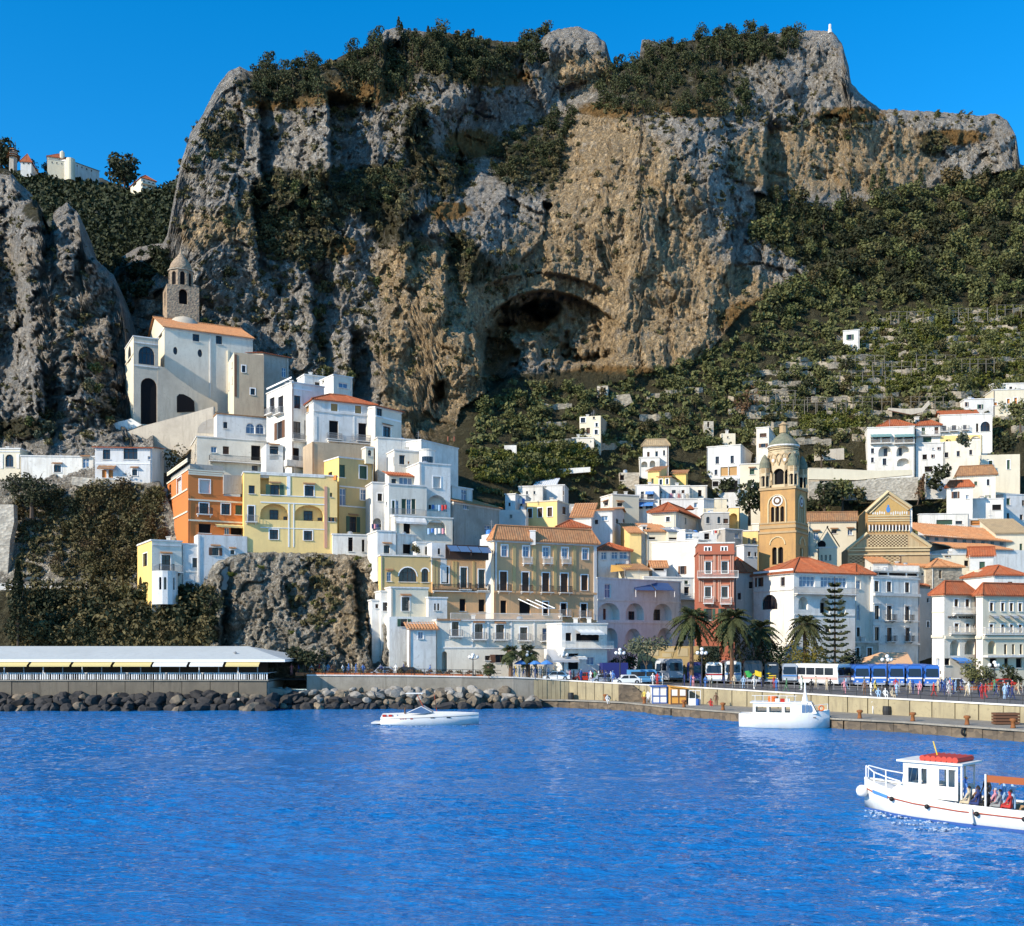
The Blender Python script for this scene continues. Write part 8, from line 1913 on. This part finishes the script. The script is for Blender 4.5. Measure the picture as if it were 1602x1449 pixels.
def body_mesh(pose):
 d=POSES[pose]; hp=d['hip']; s0=hp+.04
 pts={'pel': (0,0,hp+.03),'waist': (0,-.005,hp+.22),'chest': (0,0,hp+.42),'neck': (0,-.01,hp+.57),'chin': (0,-.03,hp+.64),'head': (0,-.025,hp+.73),'top': (0,-.01,hp+.80),
   'lhip': (-.10,0,hp),'rhip': (.10,0,hp),'lk': d['lk'],'rk': d['rk'],'la': (d['lf'][0],d['lf'][1],d['lf'][2]+.03),'ra': (d['rf'][0],d['rf'][1],d['rf'][2]+.03),'lt': (d['lf'][0],d['lf'][1]-.17,d['lf'][2]-.03),'rt': (d['rf'][0],d['rf'][1]-.17,d['rf'][2]-.03),
   'ls': (-.19,0,hp+.49),'rs': (.19,0,hp+.49),'le': d['le'],'re': d['re'],'lh': d['lh'],'rh': d['rh']}
 for sd in 'lr':
  e,h=np.array(d[sd+'e']),np.array(d[sd+'h']); v=(h-e)/np.linalg.norm(h-e); pts[sd+'p']=tuple(h+v*.09)
 rad={'pel': .135,'waist': .115,'chest': .14,'neck': .055,'chin': .072,'head': .098,'top': .075,'lhip': .095,'rhip': .095,'lk': .062,'rk': .062,'la': .043,'ra': .043,'lt': .035,'rt': .035,'ls': .065,'rs': .065,'le': .045,'re': .045,'lh': .032,'rh': .032,'lp': .03,'rp': .03}
 ed=[('pel','waist'),('waist','chest'),('chest','neck'),('neck','chin'),('chin','head'),('head','top'),('pel','lhip'),('pel','rhip'),('lhip','lk'),('rhip','rk'),('lk','la'),('rk','ra'),('la','lt'),('ra','rt'),('chest','ls'),('chest','rs'),('ls','le'),('rs','re'),('le','lh'),('re','rh'),('lh','lp'),('rh','rp')]
 nm=list(pts); me=bpy.data.meshes.new('body'); me.from_pydata([pts[k] for k in nm],[(nm.index(a),nm.index(b)) for a,b in ed],[])
 o=bpy.data.objects.new('tmp',me); C.objects.link(o); md=o.modifiers.new('s','SKIN'); md.use_smooth_shade=True
 for i,k in enumerate(nm): r=rad[k]; me.skin_vertices[0].data[i].radius=(r,r*(.72 if k in ('pel','waist','chest') else 1)); me.skin_vertices[0].data[i].use_root=(k=='pel')
 o.modifiers.new('u','SUBSURF').levels=1; bpy.context.view_layer.update()
 r_=bpy.data.meshes.new_from_object(o.evaluated_get(bpy.context.evaluated_depsgraph_get())); bpy.data.objects.remove(o)
 P_={k: np.array(v) for k,v in pts.items()}; idx=[]
 for f in r_.polygons:
  c=np.array(f.center); best=(9,None)
  for a,b in ed:
   ab=P_[b]-P_[a]; q=np.clip(np.dot(c-P_[a],ab)/np.dot(ab,ab),0,1); dd=np.linalg.norm(c-P_[a]-ab*q)/(rad[a]+.02)
   if dd<best[0]: best=(dd,(a,b))
  s=''.join(best[1]); idx.append(2 if ('lh' in best[1][1] or 'rh' in best[1][1] or best[1][1] in ('lp','rp','chin','head','top')) and best[1][1] not in ('lhip','rhip') else (1 if best[1][1] in ('lk','rk','la','ra','lhip','rhip') else (3 if best[1][1] in ('lt','rt') else 0)))
 r_.polygons.foreach_set('material_index',idx); r_.polygons.foreach_set('use_smooth',[True]*len(idx))
 hd=MB(); c=P_['head']+np.array((0,.012,.035)); V=[]; n=10
 for k in range(5):
  th=1.75*k/4
  for i in range(n): a=6.283*i/n; V.append(c+.112*np.array((math.sin(th)*math.cos(a)*.92,math.sin(th)*math.sin(a)*1.05+.01,math.cos(th)*(1.0 if math.sin(a)>-.3 else .75)+.02)))
 hd.bulk(V,[(k*n+i,k*n+(i+1) % n,(k+1)*n+(i+1) % n,(k+1)*n+i) for k in range(4) for i in range(n) if not (k>=2 and math.sin(6.283*(i+.5)/n)<-.2)])
 fc=MB(); f0=P_['head']+np.array((0,-.098,0)); fc.prism([f0+np.array((-.014,.01,-.025)),f0+np.array((.014,.01,-.025)),f0+np.array((0,.01,.02))],(0,-.028,-.006))
 ey=MB()
 for sx in (-.035,.035): ey.cbox(f0[0]+sx,f0[1]+.004,f0[2]+.02,.022,.012,.012)
 ey.cbox(f0[0],f0[1]+.006,f0[2]-.055,.04,.012,.010)
 return r_,hd,fc,ey
BODY={k: body_mesh(k) for k in POSES}
PC={}
HAIRS=(('hair_dark','dark'),('hair_light','light brown'),('grey_hair','grey'))
def person(label,pos,rz,pose,top,bottom,hair=0,sc=1.0,face=False,grp=None,parent=None):
 key=(pose,top,bottom)
 if key not in PC:
  me=BODY[pose][0].copy(); me.materials.clear()
  for m in ('cloth_'+top,'cloth_'+bottom,'skin','black'): me.materials.append(M[m])
  PC[key]=me
 hk=('hair',pose,hair)
 if hk not in PC: PC[hk]=BODY[pose][1].mesh('hair',M[HAIRS[hair][0]])
 t=thing('person',label,'person',pos,grp,rz); t.scale=(sc,sc,sc)
 inst('body',PC[key],(0,0,0),0,1,t); inst('hair',PC[hk],(0,0,0),0,1,t)
 if face:
  for nm,k,m in (('nose',2,'skin'),('face_features',3,'hair_dark')):
   fk=(nm,pose)
   if fk not in PC: PC[fk]=BODY[pose][k].mesh(nm,M[m])
   inst(nm,PC[fk],(0,0,0),0,1,t)
 return t
tops=list(CL); used=set()
def crowd(n,x0,x1,y_off,where,seed,face_cam=.5):
 g=random.Random(seed); last=[]
 for k in range(n):
  for _ in range(30):
   x=g.uniform(x0,x1); dY=g.uniform(*y_off)
   if all(abs(x-a)>5.5 or abs(dY-b)>.7 for a,b in last): break
  last.append((x,dY)); top=g.choices(tops,[5,4,3,2,4,3,2,1,1,1,2,3])[0]; bot=g.choices(['navy blue','black','beige','grey','white','blue','brown'],[4,3,3,2,1,3,2])[0]; pose=g.choice(['stand','walk','stand','lean','walk']); h=g.choice((0,0,1,2))
  act={'stand': 'standing','walk': 'walking','lean': 'leaning forward'}[pose]; d=f'person in {top} top and {bot} trousers {act} {where}'
  person(d,PZ(x,wallY(x)+dY,promz(x)),g.random()*6.28,pose,top,bot,h,g.uniform(.93,1.06),False,'people on the promenade')
crowd(12,440,560,(1.5,4),'by the western planters',1); crowd(8,560,780,(1.6,3.5),'behind the trough planters',2); crowd(46,800,960,(.8,3.6),'at the cafe parasols',3); crowd(10,1000,1120,(2,7),'near the kiosks',4)
crowd(20,1130,1330,(4,22),'in front of the coaches',5); crowd(15,1340,1470,(6,24),'before the five blue coaches',6); crowd(34,1470,1600,(10,34),'on the hotel forecourt',7)
for i,(x,top,bot,lab) in enumerate(((1374,'light blue','white','person in pale blue top sitting on the wall next to the railing'),(1385,'white','white','person all in white sitting on the wall, middle of three'),(1396,'beige','brown','person in beige top sitting on the wall beside the white pair'))): person(lab,PZ(x,wallY(x)+.25,promz(x)-.05),.2*i-.2,'sit',top,bot,i,1.0,True)
for x,Y,top,bot,pose,lab in ((1008,147.8,'yellow','beige','stand','person in yellow shirt waiting at the blue kiosk'),(1014,147.0,'white','red','walk','person in white top and red shorts by the blue kiosk'),(950,152.2,'white','grey','sit','person in white sitting on the quay below the steps'),(1112,140.6,'red','brown','sit','person in red top sitting against the sandy wall'),(1120,139.8,'brown','black','stand','person in brown standing against the sandy wall'),(1367,125.2,'white','yellow','walk','person in white top and yellow shorts walking on the quay')): person(lab,PZ(x,Y,q_top-(.38 if pose=='sit' else 0)),rnd.uniform(-.6,.6),pose,top,bot,0,1.0,True)
def hull(mb,T,stations):
 """Loft a hull: each station is (distance from the bow, half beam at deck, deck height, half beam at the water, keel height)."""
 rows=[]
 for t_,bd,zd,bw,zk in stations: rows.append([T(t_,bd,zd),T(t_,bd*.97+.03*bw,zd*.62),T(t_,bw,.12),T(t_,bw*.55,zk*.7),T(t_,0,zk),T(t_,-bw*.55,zk*.7),T(t_,-bw,.12),T(t_,-(bd*.97+.03*bw),zd*.62),T(t_,-bd,zd)])
 n=9; V=[p for r in rows for p in r]; mb.bulk(V,[(k*n+i,k*n+i+1,(k+1)*n+i+1,(k+1)*n+i) for k in range(len(rows)-1) for i in range(n-1)]+[tuple((len(rows)-1)*n+i for i in range(n))])
def frame_of(origin,ang):
 b=np.array((math.cos(ang),math.sin(ang),0)); p=np.array((-math.sin(ang),math.cos(ang),0)); o=np.array(origin,float)
 return lambda t_,s,z: o-b*t_+p*s+np.array((0,0,z))
def rbox(mb,T,t0,t1,s0,s1,z0,z1): mb.prism([T(t0,s0,z0),T(t1,s0,z0),T(t1,s0,z1),T(t0,s0,z1)],T(0,s1,0)-T(0,s0,0))
plaster('hull_white',(.79,.77,.72),.45,(.50,.42,.30),.4); plain('hull_blue',(.04,.10,.30),.5); plain('rope_red',(.36,.07,.03),.8); plain('canvas_red',(.50,.06,.04),.8); plain('wood_deck',(.34,.22,.12),.7); plain('wake',(.55,.62,.70),.6); plain('life_orange',(.72,.15,.03),.6); plain('banner',(.32,.09,.03),.8)
bow=PZ(1353,61.2,0); axis=math.atan2(.70,-.71)
T=frame_of(bow,axis); tb=thing('tour_boat','white wooden excursion boat full of passengers leaving the frame','boat',T(6.5,0,0))
ST=[(0,.05,1.75,.02,.6),(.8,.75,1.62,.3,-.1),(2,1.35,1.42,.95,-.5),(3.6,1.72,1.22,1.45,-.7),(6,1.9,1.06,1.7,-.75),(9,1.85,1.02,1.65,-.7),(12,1.65,1.10,1.3,-.5),(13.5,1.4,1.2,.95,-.2)]
mb=MB(); hull(mb,T,ST); mb.build('hull',M['hull_white'],tb,smooth=True)
mb=MB(); bl_=[(a,0,0,bw*1.012,zk) for a,bd,zd,bw,zk in ST]
for (a,_,_,w0,k0),(b_,_,_,w1,k1) in zip(bl_[:-1],bl_[1:]):
 for s in (1,-1): mb.face(T(a,s*(w0+.015),.14),T(b_,s*(w1+.015),.14),T(b_,s*(w1*.99),-.05),T(a,s*(w0*.99),-.05))
mb.build('boot_stripe',M['hull_blue'],tb)
mb=MB()
for (a,b0,z0,_,_),(b_,b1,z1,_,_) in zip(ST[:-1],ST[1:]):
 for s in (1,-1): mb.tube(T(a,s*(b0+.03),z0*.72),T(b_,s*(b1+.03),z1*.72),.035,n=5)
mb.build('rope',M['rope_red'],tb)
mb=MB()
for (a,b0,z0,_,_),(b_,b1,z1,_,_) in zip(ST[:-1],ST[1:]):
 for s in (1,-1): mb.prism([T(a,s*b0,z0-.02),T(b_,s*b1,z1-.02),T(b_,s*b1,z1+.08),T(a,s*b0,z0+.08)],T(0,s*-.12,0)-T(0,0,0))
mb.build('gunwale',M['hull_white'],tb)
mb=MB()
for (a,b0,z0,_,_),(b_,b1,z1,_,_) in zip(ST[:3],ST[1:4]): mb.face(T(a,b0*.98,z0-.06),T(b_,b1*.98,z1-.06),T(b_,-b1*.98,z1-.06),T(a,-b0*.98,z0-.06))
mb.build('foredeck',M['hull_white'],tb)
mb=MB(); mb.face(*[T(a,s,.60) for a,s in ((3.6,1.6),(13.4,1.3),(13.4,-1.3),(3.6,-1.6))]); mb.build('deck',M['wood_deck'],tb)
for s in (1,-1):
 mb=MB(); pr=None
 for a,bb,z in ((.15,.15,1.75),(.9,.72,1.6),(1.8,1.15,1.45),(2.7,1.4,1.32)):
  q0,q1=T(a,s*bb,z),T(a,s*bb*.98,z+.62+(.1 if a<.5 else 0)); mb.tube(q0,q1,.035,n=5)
  if pr is not None: mb.tube(pr,q1,.035,n=5)
  pr=q1
 mb.build('bow_rail',M['white_paint'],tb)
def ball(name,c,r,mat,par):
 mb=MB(); mb.lathe(np.array(c)-np.array((0,0,r)),[(r*math.sin(math.pi*k/7)+.001,r-r*math.cos(math.pi*k/7)) for k in range(8)],12,cap=False); return mb.build(name,M[mat],par,smooth=True)
ball('fender',T(.05,.42,1.08),.34,'hull_white',tb)
for a in (2.3,4.4,7.0,9.3):
 bd=np.interp(a,[q[0] for q in ST],[q[1] for q in ST]); z=np.interp(a,[q[0] for q in ST],[q[2] for q in ST]); ball('fender',T(a,bd+.12,z*.7),.13,'black',tb)
mb=MB(); mb.tube(T(6.7,1.98,.95),T(6.75,1.95,.25),.10,n=8); mb.build('fender',M['hull_white'],tb)
mb=MB(); mb.tube(T(9.2,2.0,.85),T(9.2,2.0,.55),.03,n=4)
mb=MB(); mb.prism([T(1.9,.75,1.35),T(4.2,1.15,1.2),T(4.2,1.1,1.72),T(2.3,.65,1.70)],T(0,-1.9,0)-T(0,0,0)); mb.build('fore_cabin',M['hull_white'],tb)
wh=MB()
for s in (1.12,-1.12):
 f=MB(); a0,a1=2.75,5.7; zb_,zt_=1.15,3.02
 an=math.atan2(*(T(1,0,0)-T(0,0,0))[[1,0]]); fc=Face(T(a0,s,zb_),an,a1-a0,zt_+0)
 holes=[(.28,.85,.75,1.55,'',.05),(1.0,1.3,.70,1.55,'',.05),(1.95,2.35,.70,1.60,'',.05),(2.45,2.85,.70,1.60,'',.05)]
 wall_mesh(wh,fc,holes)
wh.face(T(2.75,1.12,1.15),T(2.75,-1.12,1.15),T(2.75,-1.12,1.85),T(2.75,1.12,1.85))
for s in (1.12,.35,-.35,-1.12): wh.tube(T(2.75,s,1.85),T(2.95,s,3.0),.06,n=5)
wh.build('wheelhouse',M['hull_white'],tb)
mb=MB(); mb.face(T(2.78,1.1,1.85),T(2.78,-1.1,1.85),T(2.98,-1.1,2.95),T(2.98,1.1,2.95)); mb.build('windscreen',M['pane_blue'],tb)
mb=MB(); rbox(mb,T,2.45,6.0,1.3,-1.3,3.0,3.1); mb.build('roof',M['hull_white'],tb)
for k in range(7):
 mb=MB(); a=3.75+k*.29; mb.tube(T(a,1.0,3.24),T(a+.05,-1.0,3.24),.165,n=8); mb.build('life_jacket_roll',M['canvas_red'],tb)
mb=MB(); mb.tube(T(4.3,.2,3.1),T(4.0,.2,4.1),.03,n=5); mb.build('mast',M['ad_yellow'],tb)
mb=MB(); mb.tube(T(5.5,.9,.5),T(5.5,.9,3.0),.05,n=5); mb.tube(T(5.9,1.15,.9),T(5.9,1.15,3.0),.05,n=5); mb.build('post',M['white_paint'],tb)
mb=MB(); mb.tube(T(7.35,1.75,1.0),T(7.35,1.75,2.75),.045,n=5); mb.tube(T(12.5,1.4,1.0),T(12.5,1.4,2.75),.045,n=5); mb.build('awning_post',M['white_paint'],tb)
mb=MB(); mb.prism([T(7.4,1.7,2.35),T(12.5,1.45,2.35),T(12.5,1.45,2.7),T(7.4,1.7,2.7)],T(0,-.04,0)-T(0,0,0)); mb.build('banner',M['banner'],tb)
for s in (1.55,-1.55): mb=MB(); rbox(mb,T,6.2,12.8,s,s*.55,.60,1.0); mb.build('bench',M['wood_deck'],tb)
mb=MB(); mb.face(*[T(9.6+dx,1.905,.78+dz) for dx,dz in ((0,0),(.5,0),(.5,.12),(0,.12))]); mb.build('name_plate',M['rope_red'],tb)
mb=MB(); mb.face(*[T(a,s,z) for a,s,z in ((.9,.93,1.28),(2.0,1.42,1.12),(2.0,1.44,.96),(.9,.9,1.1))]); mb.build('blue_cloth',M['awn_blue'],tb)
bang=axis
for i,(a,s,z,pose,top,bot,h,rot,lab) in enumerate(((5.95,.75,.62,'stand','blue','beige',1,2.2,'person in blue jacket standing at the wheelhouse door'),(6.35,1.3,.66,'sit','beige','white',0,1.5,'person in pale clothes sitting next to the man in the blue jacket'),(6.6,.8,.66,'sit','brown','white',0,1.2,'person in brown top sitting near the wheelhouse'),(6.85,1.35,.66,'sit','navy blue','navy blue',0,1.5,'person in navy blue leaning on the gunwale'),(7.1,.8,.66,'sit','white','grey',0,1.7,'person in white sitting left of the awning post'),(7.3,1.35,.66,'sit','black','black',0,1.4,'person in black sitting by the gunwale'),
  (7.75,.3,.62,'stand','light blue','grey',1,1.9,'person in light blue top standing behind the awning post'),(7.55,1.0,.66,'sit','pink','grey',2,1.5,'person in pink sitting right below the awning post'),(7.9,1.35,.66,'sit','grey','white',0,1.6,'person in grey sitting under the banner'),(8.2,.4,.62,'point','light blue','beige',0,1.2,'person in pale blue shirt standing with one arm stretched out'),(8.4,1.3,.66,'sit','red','blue',0,1.5,'person in red sitting at the edge of the picture'),(6.4,-.9,.62,'stand','black','black',0,2.6,'person in dark clothes on the far side of the deck'),(7.0,-1.2,.66,'sit','blue','grey',1,-1.5,'person in blue sitting on the far bench'))):
 person(lab,T(a,s,z),bang+rot,pose,top,bot,h,1.0,True,'passengers on the excursion boat')
bow=PZ(749,123.5,0); T=frame_of(bow,R(-3)); sb=thing('speedboat','sleek white motor cruiser with red pole off the boulders','boat',T(6,0,0))
ST=[(0,.03,1.42,.01,.95),(1.0,.62,1.36,.1,.35),(2.5,1.15,1.28,.55,-.2),(5,1.55,1.16,1.25,-.5),(8,1.65,1.02,1.5,-.55),(11,1.55,.90,1.45,-.5)]
mb=MB(); hull(mb,T,ST); mb.build('hull',M['hull_white'],sb,smooth=True)
mb=MB()
for (a,b0,z0,_,_),(b_,b1,z1,_,_) in zip(ST[:-1],ST[1:]): mb.face(T(a,b0,z0),T(b_,b1,z1),T(b_,0,z1+.38*min(1,b_/4)),T(a,0,z0+.38*min(1,a/4))); mb.face(T(b_,-b1,z1),T(a,-b0,z0),T(a,0,z0+.38*min(1,a/4)),T(b_,0,z1+.38*min(1,b_/4)))
mb.build('deck',M['hull_white'],sb)
mb=MB()
for (a,b0,z0,_,_),(b_,b1,z1,_,_) in zip(ST[:-1],ST[1:]):
 for s in (1,-1): mb.tube(T(a,s*(b0+.02),z0*.84),T(b_,s*(b1+.02),z1*.84),.035,n=5)
mb.build('rub_rail',M['rail_grey'],sb)
for a in (3.3,5.1): mb=MB(); bd=np.interp(a,[q[0] for q in ST],[q[1] for q in ST]); mb.cbox(*T(a,-bd-.0,.92),.45,.1,.12); mb.build('porthole',M['pane'],sb)
mb=MB()
for k,(a,w_) in enumerate(((8.8,.22),(8.5,.2),(8.2,.18),(7.6,.3))): mb.face(*[T(a-dx,-1.66,.72+dz) for dx,dz in ((0,0),(w_,0),(w_,.13),(0,.13))])
mb.build('name_lettering',M['rope_red'],sb)
for a0,a1,z0,z1 in ((5.2,6.4,1.5,2.15),): mb=MB(); mb.face(T(a0,1.0,z0),T(a1,1.25,z1),T(a1,-1.25,z1),T(a0,-1.0,z0)); mb.face(T(a0,-1.0,z0),T(a1,-1.25,z1),T(8.0,-1.4,1.45),T(6.2,-1.4,1.35)); mb.face(T(a0,1.0,z0),T(a1,1.25,z1),T(8.0,1.4,1.45),T(6.2,1.4,1.35)); mb.build('windscreen',M['pane_blue'],sb)
mb=MB(); mb.tube(T(5.2,-1.0,1.5),T(6.4,-1.25,2.15),.04); mb.tube(T(6.4,-1.25,2.15),T(8.0,-1.4,1.45),.04); mb.tube(T(6.4,-1.25,2.15),T(6.4,1.25,2.15),.04); mb.build('screen_frame',M['white_paint'],sb)
mb=MB(); mb.tube(T(6.1,-.9,1.9),T(7.0,-.9,3.6),.05); mb.build('pole',M['rope_red'],sb)
mb=MB(); mb.cbox(*T(7.3,-.3,3.6),1.9,1.6,.08); mb.build('bimini',M['awn_white'],sb)
mb=MB(); mb.tube(T(4.9,.9,1.5),T(5.2,.9,3.4),.04); mb.build('pole',M['rope_red'],sb)
mb=MB(); rbox(mb,T,10.9,12.1,1.4,-1.4,.22,.34); mb.build('swim_platform',M['hull_white'],sb)
mb=MB(); rbox(mb,T,9.2,10.9,1.2,-1.2,.95,1.2); mb.build('stern_seat',M['awn_white'],sb)
for a in (9.9,10.6): mb=MB(); mb.cbox(*T(a,-1.3,1.12),.4,.3,.2); mb.build('cushion',M['red'],sb)
person('tanned person steering the motor cruiser',T(8.4,-.3,.42),R(90)-R(3),'stand','brown','navy blue',0,.95,True)
bow=PZ(1298,118.6,0); T=frame_of(bow,R(-17)); fb=thing('ferry_boat','stubby white passenger boat moored at the landing quay','boat',T(5,0,0))
ST=[(0,.05,2.05,.02,.7),(.7,.9,1.95,.3,-.1),(2,1.55,1.78,1.1,-.5),(4,1.85,1.60,1.65,-.6),(7.5,1.85,1.50,1.7,-.6),(9.6,1.65,1.55,1.35,-.3)]
mb=MB(); hull(mb,T,ST); mb.build('hull',M['hull_white'],fb,smooth=True)
mb=MB()
for (a,b0,z0,_,_),(b_,b1,z1,_,_) in zip(ST[:-1],ST[1:]): mb.face(T(a,b0,z0-.05),T(b_,b1,z1-.05),T(b_,-b1,z1-.05),T(a,-b0,z0-.05))
mb.build('deck',M['hull_white'],fb)
mb=MB()
for s in (1.5,-1.5):
 an=math.atan2(*(T(0,0,0)-T(1,0,0))[[1,0]]); fc=Face(T(8.1,s,1.5),an,6.0,2.72+0)
 wall_mesh(mb,fc,[(.3,1.5,.22,.85,'',.06),(1.75,3.1,.22,.85,'',.06),(3.4,4.0,.22,.85,'',.06)])
mb.face(T(8.1,1.5,1.5),T(8.1,-1.5,1.5),T(8.1,-1.5,2.72),T(8.1,1.5,2.72)); mb.build('cabin',M['hull_white'],fb)
mb=MB(); rbox(mb,T,2.3,8.4,1.6,-1.6,2.72,2.86); mb.build('roof',M['hull_white'],fb)
mb=MB(); mb.prism([T(1.3,1.0,1.7),T(2.9,1.45,1.55),T(2.9,1.4,3.0),T(1.9,1.0,2.9)],T(0,-2.6,0)-T(0,0,0)); mb.build('wheelhouse',M['hull_white'],fb)
mb=MB(); mb.face(T(1.22,-.9,2.0),T(1.22,.9,2.0),T(1.75,.85,2.8),T(1.75,-.85,2.8)); mb.build('windscreen',M['pane_blue'],fb)
for k in range(3): mb=MB(); mb.face(*[T(1.75+k*.4+dx,-1.5+.0*k-.06,z) for dx,z in ((0,1.75+.25*(2-k)*.4),(.34,1.72),(.34,2.6),(0,2.6))]); mb.build('side_window',M['pane_blue'],fb)
mb=MB(); mb.lathe(T(6.0,-.6,2.86),[(.5,0),(.55,.3),(.5,.62),(.1,.66)],12); mb.build('life_raft',M['life_orange'],fb)
mb=MB()
for k in range(6): mb.tube(T(3.6+k*.85,-1.5,2.86),T(3.6+k*.85,-1.5,3.55),.03,n=4)
mb.tube(T(3.4,-1.5,3.55),T(8.2,-1.5,3.55),.03,n=4); mb.build('upper_rail',M['white_paint'],fb)
for k in range(3): mb=MB(); mb.cbox(*T(4.4+k*.55,-1.2,3.05),.4,.3,.38); mb.build('locker',M[('white_paint','red','white_paint')[k]],fb)
mb=MB(); mb.lathe(T(2.6,0,2.95),[(.35,0),(.22,.6),(.12,1.0),(.07,2.0),(.03,2.4)],8); mb.build('mast',M['white_paint'],fb)
mb=MB()
for a,bb in ((.2,.2),(.9,.95),(1.6,1.3)): mb.tube(T(a,-bb,1.95-.1*a),T(a,-bb,2.7-.1*a),.03,n=4)
mb.tube(T(.2,-.2,2.68),T(1.6,-1.3,2.54),.03,n=4); mb.build('bow_rail',M['white_paint'],fb)
mb=MB(); mb.face(*[T(1.4+dx,-1.36-.1*dx,1.2+dz) for dx,dz in ((0,0),(.9,-.05),(.9,.04),(0,.08))]); mb.build('name_plate',M['wood_dark'],fb)
mb=MB()
for k in range(12):
 a,a2=6.283*k/12,6.283*(k+1)/12; c=T(.85,-1.0,2.25); mb.tube(c+.28*np.array((math.cos(a),0,math.sin(a))),c+.28*np.array((math.cos(a2),0,math.sin(a2))),.07,n=5,caps=False)
mb.build('lifebuoy',M['life_orange'],fb)
def foam(label,pts,seed):
 g=random.Random(seed); mb=MB()
 for x,Y,w_,l_ in pts:
  for k in range(70):
   a=g.random()*6.283; r=math.sqrt(g.random()); c=PZ(x,Y,.02+g.random()*.05)+np.array((r*w_*math.cos(a),r*l_*math.sin(a),0)); s=g.uniform(.02,.085)
   mb.face(*[c+np.array((s*2.2*math.cos(q),s*math.sin(q),.03*math.sin(3*q))) for q in (0,1.2,2.5,3.6,5.0)])
 tag(mb.build('wake_foam',M['wake']),label,None,None,'stuff')
foam('white foam streaks along the excursion boat hull',[(1402,58.5,1.6,.8),(1440,56.4,1.5,.7),(1480,54.4,1.5,.6),(1380,60,.9,.7)],1)
foam('light foam behind and under the motor cruiser',[(600,121.5,3.0,.6),(650,121.2,3.0,.5),(700,121.4,2.5,.4)],2)
def washing(label,v,x0,y,x1,Y,cols,drop=9):
 a,b_=P(vx(v,x0),vy(v,y),Y),P(vx(v,x1),vy(v,y),Y); t=thing('washing_line',label,'washing line',a); mb=MB(); mb.tube(a,b_,.02,n=4); mb.build('line',M['rail_grey'],t); n=len(cols)
 for k,c in enumerate(cols):
  q0,q1=a+(b_-a)*(k+.08)/n,a+(b_-a)*(k+.86)/n; h_=drop*Y/F*rnd.uniform(.7,1.1); mb=MB(); m_=(q0+q1)/2+np.array((0,-.12,0))
  mb.face(q0-np.array((0,0,h_)),m_-np.array((0,0,h_)),m_,q0); mb.face(m_-np.array((0,0,h_)),q1-np.array((0,0,h_*.95)),q1,m_); mb.build('cloth',M['cloth_'+c],t)
washing('washing line with red and blue cloths in the upper loggia','6',735,735,935,178.0,('black','blue','white','light blue','red','red'))
washing('washing line of pale blue sheets in the lower arched terrace','6',722,980,910,173.0,('light blue','blue','white','white','pink'))
washing('white washing hung along the long flat above the red roof','b',490,870,780,223,('white','white','pink','white','red','white','beige'))
washing('coloured washing hung beside the yellow palazzo','a',190,975,290,209,('light blue','white','blue'))
washing('washing on the roof terrace above the red palazzo','k',1020,400,1180,197,('white','red','beige','white','navy blue'),6)
washing('dark washing under the ochre tower house arch','6',140,935,245,177,('navy blue','pink','navy blue','black'),7)
